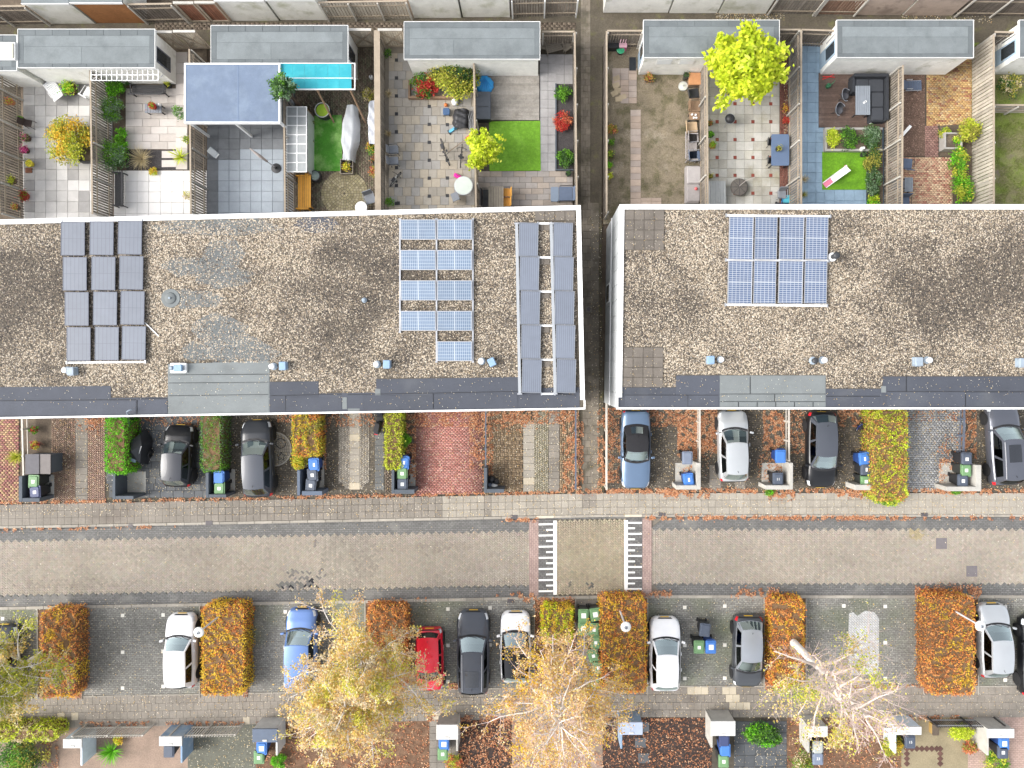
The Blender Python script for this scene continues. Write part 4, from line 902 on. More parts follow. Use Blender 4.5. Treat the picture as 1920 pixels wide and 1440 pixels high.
# ------------------------------------------------------------------ sheds
m_felt = mat('roof_felt', (.165,.185,.19), .85, .16, 1.2, rnd=.08, fine=.12, fs=25, col2=(.12,.135,.14), s2=.9, lo=.5, hi=.75)
m_felt2 = mat('roof_felt_dark', (.12,.135,.14), .85, .16, 1.2, rnd=.08, fine=.14, fs=25)
m_shw = mat('shed_board', (.80,.79,.74), .75, .12, 2.0, rnd=.05, fine=.08, col2=(.42,.42,.33), s2=1.0, lo=.58, hi=.78)
m_win = mat('shed_glass', (.03,.035,.04), .08, 0, spec=.8); m_wfr = mat('window_frame', (.72,.72,.70), .5, .05, 4)
ZS = 2.45
def shed(label, x0,y0,x1,y1, nm='garden_shed', east_win=False, west_door=False, m=None, south_win=None, wm=None):
    X0,Y1 = W2(x0,y0,ZS); X1,Y0 = W2(x1,y1,ZS); t = thing(nm, label, 'shed', ((X0+X1)/2, Y0, 0)); inv = Matrix.Translation(-Vector(t.location))
    def part(n_, mm, mb, sub=None): o = mb.build(n_, mm, sub or t); o.matrix_parent_inverse = inv if sub is None else Matrix(); return o
    i = .10; part('wall', wm or m_shw, MB().box(X0+i,Y0+i,0,X1-i,Y1-i,ZS-.12))
    nb = 12
    sb = MB(); eb = MB()
    for k in range(nb):
        z0 = .05+(ZS-.2)*k/nb; z1 = .05+(ZS-.2)*(k+1)/nb-.012
        sb.box(X0+i,Y0+i-.022,z0,X1-i,Y0+i,z1)
        if X0 > 0: eb.box(X0+i-.022,Y0+i-.022,z0,X0+i,Y1-i,z1)
        else: eb.box(X1-i,Y0+i-.022,z0,X1-i+.022,Y1-i,z1)
    part('front_boarding', m or m_shw, sb); part('side_boarding', m or m_shw, eb)
    part('roof', m_felt2, MB().box(X0,Y0,ZS-.12,X1,Y1,ZS-.02))
    f = .05; part('roof_trim', m_wfr, MB().box(X0-.02,Y0-.025,ZS-.14,X1+.02,Y0+.0,ZS+.015)); part('roof_trim', m_wfr, MB().box(X0-.02,Y1,ZS-.14,X1+.02,Y1+.025,ZS+.015)); part('roof_trim', m_wfr, MB().box(X0-.025,Y0,ZS-.14,X0,Y1,ZS+.015)); part('roof_trim', m_wfr, MB().box(X1,Y0,ZS-.14,X1+.025,Y1,ZS+.015))
    # felt sheets: border strips and two rows
    b = .32; n = 8; w_ = (X1-X0)/n
    for k in range(n):
        part('felt_strip', m_felt2, MB().box(X0+w_*k+.01,Y1-b,ZS-.03,X0+w_*(k+1)-.01,Y1-.02,ZS-.004)); part('felt_strip', m_felt2, MB().box(X0+w_*k+.01,Y0+.02,ZS-.03,X0+w_*(k+1)-.01,Y0+b-.12,ZS-.004))
    part('felt_strip', m_felt2, MB().box(X0+.02,Y0+b-.11,ZS-.03,X0+b-.05,Y1-b-.01,ZS-.004)); part('felt_strip', m_felt2, MB().box(X1-b+.05,Y0+b-.11,ZS-.03,X1-.02,Y1-b-.01,ZS-.004))
    ym = (Y0+Y1)/2+.1; xa, xb = X0+b-.04, X1-b+.04; cut = xa+(xb-xa)*random.uniform(.35,.65)
    for (p,q,r_,s_) in ((xa,Y0+b-.11,cut,ym),(cut+.012,Y0+b-.11,xb,ym),(xa,ym+.012,xb,Y1-b-.01)): part('felt_sheet', m_felt, MB().box(p,q,ZS-.03,r_,s_,ZS-.008))
    if east_win:
        wq = part('window', m_wfr if east_win != 'dark' else m_fdark, MB().box(X1-i+.022,Y0+.45,.7,X1-i+.06,Y1-.75,2.2)); o = MB().box(X1-i+.06,Y0+.53,.78,X1-i+.068,Y1-.83,2.12).build('pane', m_win, wq)
    if west_door:
        d = part('door', mat('door_blue',(.33,.43,.52),.5,.05,4), MB().box(X0+i-.06,Y0+.35,.05,X0+i-.022,Y0+1.2,2.1)); MB().box(X0+i-.068,Y0+.45,.9,X0+i-.06,Y0+1.1,2.0).build('pane', m_win, d); MB().box(X0+i-.10,Y0+.4,1.0,X0+i-.06,Y0+.44,1.12).build('handle', m_alu, d)
        wq = part('window', m_wfr, MB().box(X0+i-.055,Y0+1.35,.9,X0+i-.022,Y1-.5,2.15)); MB().box(X0+i-.063,Y0+1.43,.98,X0+i-.055,Y1-.58,2.07).build('pane', m_win, wq)
    if south_win:
        for a_, b2 in south_win:
            p = W2(a_,0,1.7)[0]; q = W2(b2,0,1.7)[0]; wq = part('window', m_wfr, MB().box(p,Y0+i-.05,1.45,q,Y0+i-.022,2.05)); MB().box(p+.06,Y0+i-.056,1.5,q-.06,Y0+i-.05,2.0).build('pane', mat('white_blind',(.75,.77,.78),.3,.03,4), wq)
    return t
s1 = shed('grey-roofed shed with a white trellis on its front wall', 34,55,290,126.5, east_win='dark')
s2 = shed('grey-roofed shed behind the flat pergola and turquoise awning', 396,48,652,118, east_win='dark')
s3 = shed('grey-roofed white shed beside the weathered grey deck', 758,41,1012,110.5)
s4 = shed('grey-roofed shed half hidden by the yellow-green tree', 1207,38,1461,107.5, west_door=True, south_win=((1231,1260),(1273,1302)))
s5 = shed('grey-roofed white shed behind the black corner sofa', 1569.5,38,1825,107.5, west_door=True)
s0 = shed('dark-roofed shed cut off by the left edge of the photo', -180,66,31,132, east_win=False)
s6 = shed('white shed with a window at the right edge of the photo', 1912,38,2120,107, west_door=True)
t = thing('roof_hatch', 'beige roof light on the dark western shed', 'roof hatch', (*W2(10,95,ZS+.15),ZS-.01)); MB().rbox(-.55,-.46,0,.5,.46,.14,.04).build('kerb', m_wfr, t); MB().rbox(-.48,-.4,.14,.44,.4,.2,.05,3,.03).build('dome', mat('beige_dome',(.56,.53,.42),.4,.1,3), t)
# ------------------------------------------------------------------ opposite row across the back path
m_w2 = mat('shed_wall_grey', (.66,.65,.60), .8, .12, 1.5, rnd=.06, fine=.1, col2=(.36,.36,.25), s2=.9, lo=.5, hi=.75); m_w3 = mat('shed_wall_pink', (.45,.36,.30), .8, .14, 1.5, rnd=.06, fine=.12, col2=(.30,.24,.20), s2=1.2)
def opp_wall(label, x0, x1, y, m, h=2.35, rm=None):
    a = Vector(W(x0,y)); L_ = U(x1-x0)-.03; t = thing('boarded_shed', label, 'shed', a)
    MB().box(0,.022,-.1,L_,2.6,h-.1).build('wall', m_w2, t)
    bd = MB()
    for k in range(14): bd.box(0,0,.02+(h-.15)*k/14,L_,.022,.02+(h-.15)*(k+1)/14-.014)
    bd.build('boarding', m, t)
    MB().box(-.03,-.05,h-.1,L_+.03,2.7,h).build('roof', rm or m_felt, t); MB().box(-.03,-.09,h-.12,L_+.03,-.052,h+.02).build('roof_trim', m_wfr, t)
by = lambda x: 47-.016*x if x < 1100 else 25+.008*(x-1130)
fence('dark wooden fence in the top left corner across the back path', (-40,by(0)),(95,by(95)), 2.0, m_fd, side=-1, pitch=.17)
opp_wall('grey-white boarded shed wall at the top left, west of the brown boarding', 97,180,by(140), m_w2)
opp_wall('orange-brown boarded shed wall across the back path', 182,274,by(225), m_fo)
fence('dark wooden gate fence beside the orange-brown boarding', (276,by(276)),(356,by(356)), 2.0, m_fd, side=-1, pitch=.17)
gate('red-brown wooden gate with white frame, western of the pair', 361,396,by(380), 2.1, m_fr, False); gate('red-brown wooden gate with white frame, eastern of the pair', 399,434,by(415), 2.1, m_fr, False)
opp_wall('whitish boarded shed wall just east of the red-brown gates', 437,524,by(480), m_w2); opp_wall('whitish boarded shed wall west of the pale slatted fence', 526,614,by(570), m_w2)
fence('pale slatted fence between two whitish shed walls', (616,by(616)),(774,by(774)), 1.9, m_fl, side=-1, pitch=.17)
opp_wall('whitish boarded shed wall just east of the pale slatted fence', 777,866,by(820), m_w2); opp_wall('whitish boarded shed wall north of the shed beside the grey deck', 868,957,by(912), m_w2)
fence('brown slatted fence with white posts west of the alley top', (960,by(960)),(1081,by(1081)), 1.9, m_fb, side=-1, pitch=.15, pm=m_wfr)
opp_wall('pale boarded shed wall just east of the alley top', 1131,1253,24, m_shw); opp_wall('pale boarded shed wall, second east of the alley', 1255,1345,25, m_shw); opp_wall('pale boarded shed wall, third east of the alley', 1347,1436,26, m_w2)
fence('grey-brown wooden fence behind the yellow-green tree shed', (1438,26),(1525,27), 2.0, m_fb, side=-1, pitch=.17); fence('reddish brown wooden fence beside the pinkish shed walls', (1527,27),(1602,28), 2.0, m_fr if False else mat('fence_board_rust',(.20,.115,.08),.9,.2,2,rnd=.2,fine=.2,fs=10), side=-1, pitch=.17)
opp_wall('pinkish grey boarded shed wall, western of two', 1605,1690,28.5, m_w3); opp_wall('pinkish grey boarded shed wall, eastern of two', 1692,1785,29.5, m_w3)
fence('dark brown wooden fence in the top right corner', (1788,30),(1990,32), 2.0, m_fd, side=-1, pitch=.17)
# ================================================================== CARS
def interp(tab, t):
    for (a, va), (b, vb) in zip(tab, tab[1:]):
        if t <= b:
            u = 0 if b == a else (t-a)/(b-a); u = u*u*(3-2*u)*.5+u*.5; return va+(vb-va)*u
    return tab[-1][1]
m_tyre = mat('tyre', (.018,.018,.019), .85, .15, 8); m_rim = mat('rim', (.45,.46,.48), .3, .05, 6, metal=.8); m_rubber = mat('black_trim', (.02,.02,.022), .6, .1, 6)
m_hl = mat('headlight', (.62,.65,.68), .12, .1, 8, spec=.9, coat=.6); m_tl = mat('taillight', (.60,.01,.02), .2, .05, 8, coat=.6); m_plate = mat('number_plate', (.72,.45,.03), .5, .05, 8)
m_int = mat('car_interior', (.03,.03,.032), .85, .2, 6); m_seat = mat('car_seat', (.055,.055,.06), .9, .2, 6); m_dash = mat('dashboard', (.16,.16,.165), .8, .2, 6)
m_glass = glassmat('car_glass', (.60,.70,.69), .42, .05, (.80,.92,.90)); m_gldk = glassmat('car_glass_dark', (.05,.055,.06), .12, .05, (.6,.68,.7))
m_soft = mat('soft_top', (.020,.020,.023), .95, .12, 6, fine=.2, fs=50)
def paint(name, c, metal=.2, rough=.3):
    dk = max(c) < .13
    return mat('paint_'+name, c, rough, .05, 1.2, metal=0 if dk else metal, spec=.25 if dk else .45, coat=.45 if dk else .8, fine=.03)
STY = {
 'hatch':  dict(tc=.735,tr=.56,tb=.13,tt=.03,zb=.93,zd=.98,zn=.60,zt=.86, wr=.66),
 'estate': dict(tc=.71,tr=.565,tb=.085,tt=.018,zb=.93,zd=.97,zn=.62,zt=.84, wr=.67),
 'suv':    dict(tc=.735,tr=.58,tb=.11,tt=.02,zb=1.03,zd=1.06,zn=.72,zt=.95, wr=.69),
 'cabrio': dict(tc=.63,tr=.50,tb=.30,tt=.165,zb=.88,zd=.92,zn=.60,zt=.86, wr=.70),
 'saloon': dict(tc=.68,tr=.53,tb=.24,tt=.10,zb=.92,zd=.95,zn=.60,zt=.88, wr=.66),
 'box':    dict(tc=.745,tr=.60,tb=.07,tt=.015,zb=.92,zd=.95,zn=.62,zt=.84, wr=.74),
}
def car(label, px, py, heading, L_, Wd, Hh, pm, style='hatch', roofm=None, sunroof=False, rails=False, pano=None, plate=True, tail=m_tl, hoodstripe=None, group=None):
    """heading: degrees, 90 = bonnet to the north"""
    s = STY[style]; t = thing('car', label, 'car', W(px,py), R(heading), group); roofm = roofm or pm
    hw = Wd/2
    wt = [(0,.74),(.015,.85),(.05,.93),(.14,.975),(.3,1),(.66,1),(.82,.99),(.90,.96),(.95,.89),(.98,.77),(1,.56)]
    zt = [(0,s['zt']-.12),(.012,s['zt']-.02),(.035,s['zt']+.02),(s['tt']+.03,s['zd']-.02),(.45,s['zb']),(s['tc'],s['zb']+.0),(s['tc']+.10,s['zb']-.04),(.90,s['zb']-.13),(.965,s['zn']+.09),(.988,s['zn']),(1,s['zn']-.08)]
    prof = [(0,0),(.35,.0),(.62,-.012),(.80,-.045),(.90,-.10),(.965,-.19),(1.0,-.32),(.995,-.50),(.96,-.62),(.90,-.68)]
    def X(tt): return (tt-.5)*L_
    def surf(tt, u, off=0.0):
        """u in -1..1 across the top and over the shoulder"""
        w_ = interp(wt,tt)*hw; z = interp(zt,tt); a = abs(u)*(len(prof)-1); i = min(int(a),len(prof)-2); f = a-i
        py_ = prof[i][0]+(prof[i+1][0]-prof[i][0])*f; dz = prof[i][1]+(prof[i+1][1]-prof[i][1])*f
        zz = max(.22+.02*abs(u), z+dz*(z/.92) + off)
        return (X(tt), math.copysign(w_*py_+off*.6*abs(u), u) if u else 0.0, zz)
    ts = [0,.006,.015,.03,.05,.08,.12,.17,.23,.3,.38,.46,.54,.62,.68,.73,.78,.83,.87,.905,.935,.957,.972,.985,.994,1.0]
    us = [-1,-.9,-.8,-.7,-.62,-.54,-.44,-.34,-.22,-.1,0,.1,.22,.34,.44,.54,.62,.7,.8,.9,1]
    b = MB().grid([[surf(q,u) for u in us] for q in ts])
    n = len(us); b.f.append(tuple(range(n))); b.f.append(tuple((len(ts)-1)*n+i for i in range(n))[::-1])
    b.build('body', pm, t, smooth=True, recalc=True)
    MB().box(X(.03),-hw*.86,.16,X(.96),hw*.86,.3).build('underbody', m_rubber, t)
    # bonnet, bumpers
    def patch(nm, m, ta, tb_, ua, ub, off, k=6, parent=None, kt=None):
        P = [[surf(ta+(tb_-ta)*i/(kt or k), ua+(ub-ua)*j/k, off) for j in range(k+1)] for i in range((kt or k)+1)]
        return MB().grid(P).build(nm, m, parent or t, smooth=True, recalc=False)
    patch('bonnet', pm, s['tc']+.012, .958, -.46, .46, .012, 8)
    patch('grille', m_rubber, .986, .999, -.26, .26, .012, 4)
    patch('bumper_lip', m_rubber, .001, .011, -.5, .5, .012, 6, kt=2)
    for sgn in (-1,1):
        patch('headlight', m_hl, .905, .972, sgn*.40, sgn*.60, .013, 4); patch('taillight', tail, .004, .05 if style != 'cabrio' else .022, sgn*.42, sgn*.62, .014, 4)
    if plate:
        p = surf(.999,0,.0); MB().box(X(1.0)-.005,-.24,.40,X(1.0)+.02,.24,.50).build('number_plate', m_plate, t); MB().box(X(0)-.02,-.24,.52,X(0)+.005,.24,.62).build('number_plate', m_plate, t)
    # cabin
    ws = .90; wr = s['wr']; zb = s['zb']-.03
    def cowl(v):   # v -1..1 across
        return Vector((X(s['tc'])-.16*v*v+.06, v*hw*ws*.94, s['zb']+.005-.03*v*v))
    def rfront(v): return Vector((X(s['tr'])-.07*v*v+.03, v*hw*wr, Hh-.035-.045*v*v))
    def rmid(v): return Vector((X((s['tr']+s['tb'])/2), v*hw*(wr+.02), Hh-.05*v*v))
    def rrear(v): return Vector((X(s['tb'])+.06*v*v-.02, v*hw*(wr-.02), Hh-.075-.04*v*v))
    def tailb(v): return Vector((X(s['tt'])+.12*v*v, v*hw*ws*.90, s['zd']-.02*v*v))
    vs = [-1,-.92,-.75,-.5,-.25,0,.25,.5,.75,.92,1]
    rp = []
    for q in range(9):
        u = q/8; row = []
        for v in vs:
            A, B, D = rfront(v), rmid(v), rrear(v); row.append(A*(1-u)*(1-2*u)+B*4*u*(1-u)+D*u*(2*u-1))
        rp.append(row)
    MB().grid(rp).build('roof', roofm, t, smooth=True)
    def ruled(fa, fb, v0, v1, u0, u1, k=8, off=0.0):
        return [[fa(v0+(v1-v0)*j/k).lerp(fb(v0+(v1-v0)*j/k), u0+(u1-u0)*i/3)+Vector((0,0,off)) for j in range(k+1)] for i in range(4)]
    fr = MB()
    for fa, fb in ((cowl, rfront), (tailb, rrear)):
        fr.grid(ruled(fa,fb,-1,-.9,0,1,2)); fr.grid(ruled(fa,fb,.9,1,0,1,2)); fr.grid(ruled(fa,fb,-.9,.9,0,.05)); fr.grid(ruled(fa,fb,-.9,.9,.95,1))
    def side(sg):
        cb = [Vector((X(s['tc']-.0)-.10, sg*hw*ws*.94, zb)), Vector((X(s['tt'])+.12, sg*hw*ws*.90, zb+.02))]
        def lo(u): p = cb[0].lerp(cb[1],u); p.y = sg*hw*(ws*.94+.055*math.sin(math.pi*min(1,u*1.05))); return p
        def hi(u): A,B,D = rfront(sg),rmid(sg),rrear(sg); return A*(1-u)*(1-2*u)+B*4*u*(1-u)+D*u*(2*u-1)
        return lo, hi
    gl = {}
    for sg in (-1,1):
        lo, hi = side(sg)
        def sp(u0,u1,w0,w1,k=6): return [[lo(u0+(u1-u0)*i/k).lerp(hi(u0+(u1-u0)*i/k), w0+(w1-w0)*j/2) for j in range(3)] for i in range(k+1)]
        for a in ((0,1,0,.08),(0,1,.86,1),(0,.04,.08,.86),(.47,.52,.08,.86),(.90,1,.08,.86)): fr.grid(sp(*a))
        MB().grid(sp(.04,.47,.08,.86)).build('side_window', m_gldk, t); MB().grid(sp(.52,.90,.08,.86)).build('side_window', m_gldk, t)
    fr.build('pillars', m_soft if style == 'cabrio' else (pm if roofm is pm else roofm), t, smooth=True)
    ws_ = MB().grid(ruled(cowl,rfront,-.9,.9,.05,.95,10)).build('windscreen', m_glass, t, smooth=True)
    if style == 'cabrio':
        MB().grid(ruled(tailb,rrear,-.9,.9,.05,.95,10)).build('soft_top_rear', m_soft, t); MB().grid(ruled(tailb,rrear,-.52,.52,.25,.85,8,.012)).build('rear_window', m_glass, t)
    else: MB().grid(ruled(tailb,rrear,-.9,.9,.05,.95,10)).build('rear_window', m_gldk if style != 'hatch' else m_glass, t, smooth=True)
    # wiper line and cowl tray
    MB().grid([[cowl(v)+Vector((dx,0,.008)) for v in vs] for dx in (-.01,.10)]).build('cowl_tray', m_rubber, t)
    for y in (-.1,.38): MB().tube([cowl(y/hw)+Vector((.05,0,.03)), cowl(y/hw-.75).lerp(rfront(y/hw-.75),.12)+Vector((.02,0,.02))],.011,5).build('wiper', m_rubber, t)
    # interior
    xa, xb = X(s['tc'])-.18, X(s['tt'])+.2; MB().box(xb,-hw*.80,s['zb']-.02,xa,hw*.80,s['zb']+.012).build('interior', m_int, t)
    MB().box(X(s['tc'])-.38,-hw*.76,s['zb']+.01,X(s['tc'])-.06,hw*.76,s['zb']+.035).build('dashboard', m_dash, t)
    for sy in (-.36,.36):
        sx = X(s['tr'])-.42; MB().cbox(sx,sy,s['zb']+.10,.14,.46,.24,0,0,-.25).build('seat', m_seat, t); MB().cbox(sx-.06,sy,s['zb']+.27,.09,.25,.16,0,0,-.2).build('headrest', m_seat, t)
    MB().torus((X(s['tc'])-.50,.36,s['zb']+.06),.17,.016,16,5).build('steering_wheel', m_rubber, t)
    # mirrors, handles, wheels
    for sg in (-1,1):
        mx = X(s['tc'])-.17; mr = MB().cbox(mx,sg*(hw+.08),s['zb']+.02,.12,.2,.14,sg*.25).build('mirror', pm, t, bevel=.03); MB().tube([(mx,sg*(hw*.9),s['zb']-.02),(mx,sg*(hw+.02),s['zb']+.01)],.025,5).build('arm', m_rubber, mr)
        for u in (.52,.30): MB().cbox(X(u),sg*(hw+.002),.80 if style != 'suv' else .88,.17,.03,.035).build('door_handle', pm, t)
        for u in (.185,.81):
            w_ = thing('wheel', None, None, (0,0,0)); del_ = None
            w_.parent = t; w_.location = (X(u), sg*(hw-.10), .31)
            MB().lathe([(.19,-.10),(.30,-.10),(.315,-.07),(.315,.07),(.30,.115),(.2,.12)],20).build('tyre', m_tyre, w_, smooth=False).rotation_euler = (-sg*math.pi/2,0,0)
            rb = MB().lathe([(.205,-.09),(.205,.112),(.18,.108),(.16,.07)],20).lathe([(.05,.06),(.05,.112)],10)
            for q in range(5): a = 2*math.pi*q/5; rb.cbox(.11*math.cos(a),.11*math.sin(a),.095,.15,.045,.03,a)
            rb.build('rim', m_rim, w_).rotation_euler = (-sg*math.pi/2,0,0)
            MB().lathe([(.36,hw-.06),(.37,hw+.006)],22).build('wheel_arch', m_rubber, t).matrix_local = Matrix.Translation((X(u),0,.32)) @ Matrix.Rotation(-sg*math.pi/2,4,'X')
    # roof extras
    def roofpatch(nm, m, u0, u1, v0, v1, off):
        def P(u,v): A,B,D = rfront(v),rmid(v),rrear(v); return A*(1-u)*(1-2*u)+B*4*u*(1-u)+D*u*(2*u-1)+Vector((0,0,off))
        return MB().grid([[P(u0+(u1-u0)*i/4, v0+(v1-v0)*j/6) for j in range(7)] for i in range(5)]).build(nm, m, t, smooth=True)
    m_pano = mat('panorama_glass', (.015,.017,.022), .08, 0, spec=.7, coat=1)
    if pano: roofpatch('sunroof', m_pano, pano[0], pano[1], -pano[2], pano[2], .008)
    if rails:
        for sg in (-1,1): MB().tube([rfront(sg*.9).lerp(rrear(sg*.9),u)+Vector((0,0,.05+.02*math.sin(u*math.pi))) for u in (.03,.06,.3,.6,.92,.97)],.02,6).build('roof_rail', m_alu, t)
    p = rrear(0).lerp(rmid(0),.25); MB().tube([p, p+Vector((-.10,0,.10))],.012,5).build('antenna', m_rubber, t)
    return t
P = dict(black=paint('black',(.010,.0105,.012)), char=paint('charcoal',(.028,.031,.037)), ltblue=paint('pale_blue',(.125,.19,.29),.4), silver=paint('silver',(.52,.54,.55),.5), dgrey=paint('dark_grey',(.05,.054,.06)), grey=paint('blue_grey',(.105,.112,.135),.4), white=paint('white',(.80,.80,.80),0), blue=paint('blue',(.11,.20,.44),.3), red=paint('red',(.66,.008,.03),0), slate=paint('slate',(.065,.072,.088),.4), roofsheen=paint('roof_sky_sheen',(.30,.32,.35),.4))
car('small black hatchback on the dark slate driveway', 345,852,88, 3.45,1.64,1.47, P['black'], 'hatch', roofm=paint('black_roof_sheen',(.040,.043,.052)))  # lighter roof colour paints in the sky reflected by black
car('dark grey hatchback parked beside the round paved ornament', 491,857,92, 4.3,1.76,1.47, P['char'], 'hatch', roofm=P['slate'])  # slate on the roof is sky reflection put into the colour
car('pale blue convertible with a black soft top', 1189,841,270, 4.4,1.68,1.38, P['ltblue'], 'cabrio', roofm=m_soft)
car('silver hatchback with red tail lights parked in a front driveway', 1369,834,91, 3.98,1.74,1.5, P['silver'], 'hatch')
car('charcoal hatchback parked nose-out with red lights under the eaves', 1532,841,269.5, 4.25,1.72,1.46, P['black'], 'hatch', roofm=P['slate'])  # roof coloured slate to imitate sky mirrored in the black paint
car('blue-grey car with a glass sunroof at the right-hand driveway', 1869,830,93, 4.6,1.8,1.55, P['grey'], 'estate', pano=(.12,.55,.55), rails=True)
car('white estate car parked beside the orange and yellow hedge', 350,1212,90.5, 4.1,1.7,1.5, P['white'], 'estate')
car('bright blue car half under the yellow birch', 572,1206,90, 4.4,1.74,1.6, P['blue'], 'box')
car('small red hatchback parked nose to the pavement', 809,1229,271, 3.5,1.55,1.45, P['red'], 'box', tail=m_hl)
car('dark slate estate car with long roof rails', 889,1215,90, 4.65,1.82,1.5, P['slate'], 'estate', pano=(.45,.85,.6), rails=True)
car('white hatchback with a black roof beside the small yellow hedge', 967,1205,90, 3.9,1.72,1.43, P['white'], 'hatch', roofm=P['black'])
car('white hatchback with a plain white roof beside the orange hedge', 1243,1218,90, 4.05,1.76,1.52, P['white'], 'hatch')
car('black car with a grey roof parked nose to the pavement', 1396,1214,269, 4.0,1.7,1.45, P['dgrey'], 'hatch', roofm=P['roofsheen'])  # roof colour lightened to imitate reflected sky on black paint
car('silver hatchback under the eastern street lamp', 1850,1193,91, 4.1,1.74,1.5, P['silver'], 'hatch')
car('dark car cut off by the right edge of the photo', 1928,1222,90, 4.4,1.78,1.47, P['black'], 'hatch')
car('dark car under the birch at the left edge of the photo', 20,1236,90, 4.3,1.75,1.47, P['char'], 'hatch')
# ================================================================== DRIVEWAYS
def drive(label, x0, x1, m, y0=752, y1=None, name='driveway'):
    pts = [(x0,y0),(x1,y0),(x1,923+yo(x1)),(x0,923+yo(x0))]
    return zone(name, pts, .0, m, label, 'driveway')
def below(X,Y): return Y < 922 + np.where(X<1150, 22*(1-X/1150), 0)
m_drk = mat('drive_brick_dark', (.10,.088,.068), .92, .3, .8, brick=(1.0,(.085,.072,.055),(.14,.12,.095),(.045,.04,.03),.105,.21,0,.5), fine=.35, fs=12, col2=(.07,.062,.05), s2=.6, bump=.3)
d0 = drive('red and yellow brick driveway at the left edge', -60,37, m_joint); brickfield('brick_paving', d0, -60,752,37,945, 6.6,3.8, [(.36,.24,.13),(.27,.13,.095),(.31,.19,.12),(.24,.10,.09)], None, .02, inside=below)
d1 = drive('dark planted strip beside the grey storage box', 38,98, m_soil, name='planting_strip'); 
d2 = drive('brown herringbone driveway with a central tile strip', 98,197, m_joint)
herringbone('brick_paving', 98,752,142,942, 2.9, (.215,.145,.105), .12, .02, d2, [(120,840,18,60,(.13,.09,.065),.5)], st=False); herringbone('brick_paving', 166,752,197,942, 2.9, (.25,.165,.125), .12, .02, d2, [], st=False)
tiles(d2, 142,770,165,942, 22,13, .03, [m_pv_old])
d3 = drive('dark slate driveway with the small black hatchback', 197,415, m_joint)
t_sl = [mat('slate_slab', (.075,.08,.085), .7, .2, 2, rnd=.2, fine=.12), mat('slate_slab_grey', (.125,.128,.125), .75, .2, 2, rnd=.15, fine=.12)]
random.seed(3)
yy = 755
while yy < 932:
    hh = random.choice((10,13,16)); xx = 200 + random.choice((0,5))
    while xx < 412:
        ww = random.choice((12,16,20,24)); X,Y,_ = W(xx+ww/2, yy+hh/2); tile_obj(d3,'slab',U(ww)-.012,U(hh)-.012,.05,X,Y,.03,random.choices(t_sl,[3,1])[0]); xx += ww
    yy += hh
d4 = drive('dark brick driveway with a round paved ornament', 415,548, m_drk)
d5 = drive('dark driveway with a pale rounded strip of tiles and bricks', 548,722, m_drk)
brickfield('brick_paving', d5, 635,770,655,916, 3.4,3.0, [(.36,.33,.28),(.42,.38,.32),(.30,.27,.23)], None, .02, vert=True, dirt=lambda X,Y: bl(X,Y,645,770,30,40,.5), inside=lambda X,Y: (Y<905)|(X>640+(Y-905)*.8)); brickfield('brick_paving', d5, 675,770,693,916, 3.4,3.0, [(.33,.30,.25),(.38,.345,.29),(.28,.25,.21)], None, .02, vert=True, dirt=lambda X,Y: bl(X,Y,685,775,30,50,.5), inside=lambda X,Y: (Y<905)|(X<688-(Y-905)*.8))
tiles(d5, 655,775,675,918, 20,13, .03, [m_pv_new, m_pv_new, m_pv_pale]); tiles(d5, 703,800,720,918, 17,12, .022, [t_sl[1]])
d6 = drive('red brick driveway between two bin enclosures', 722,908, m_joint)
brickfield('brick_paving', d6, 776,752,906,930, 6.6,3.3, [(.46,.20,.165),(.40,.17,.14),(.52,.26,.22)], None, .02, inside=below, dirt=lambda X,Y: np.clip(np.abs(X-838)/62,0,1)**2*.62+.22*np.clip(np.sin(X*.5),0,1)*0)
brickfield('brick_edge', d6, 722,752,776,930, 6.6,3.3, [(.13,.10,.075),(.10,.08,.06)], None, .02, inside=below)
d7 = drive('brown basket-weave driveway with two tile strips beside the alley', 908,1087, m_joint)
brickfield('brick_paving', d7, 909,752,1086,926, 7.4,3.7, [(.21,.15,.09),(.17,.12,.075),(.245,.18,.115)], None, .02, basket=True, inside=lambda X,Y: below(X,Y)&~((X>980)&(X<1050)))
brickfield('brick_paving', d7, 1002,752,1028,924, 3.4,3.2, [(.30,.27,.20),(.24,.22,.15),(.34,.31,.235)], None, .02, vert=True)
tiles(d7, 981,790,1002,922, 20,13, .03, [m_pv_new,m_pv_new,m_pv_pale]); tiles(d7, 1028.5,770,1049,922, 20,13, .03, [m_pv_old]); 
d8 = drive('dark brick driveway with the pale blue convertible', 1137,1312, m_drk)
d9 = drive('dark brick driveway with the silver hatchback', 1312,1482, m_drk); tiles(d9, 1330,872,1352,922, 20,14, .02, [m_pv_old]); tiles(d9, 1378,885,1398,922, 20,14, .02, [m_pv_old])
d10 = drive('dark brick driveway with the charcoal hatchback', 1482,1650, m_drk)
d11 = drive('pale grey brick driveway beside the wide yellow-green hedge', 1650,1812, m_joint)
brickfield('brick_paving', d11, 1688,752,1811,922, 6.2,4.0, [(.31,.315,.32),(.26,.265,.27),(.36,.36,.36)], None, .02, dirt=lambda X,Y: bl(X,Y,1775,850,25,60,.45)+bl(X,Y,1760,760,50,20,.4))
d12 = drive('dark brick driveway with the blue-grey sunroof car', 1812,1990, m_drk)
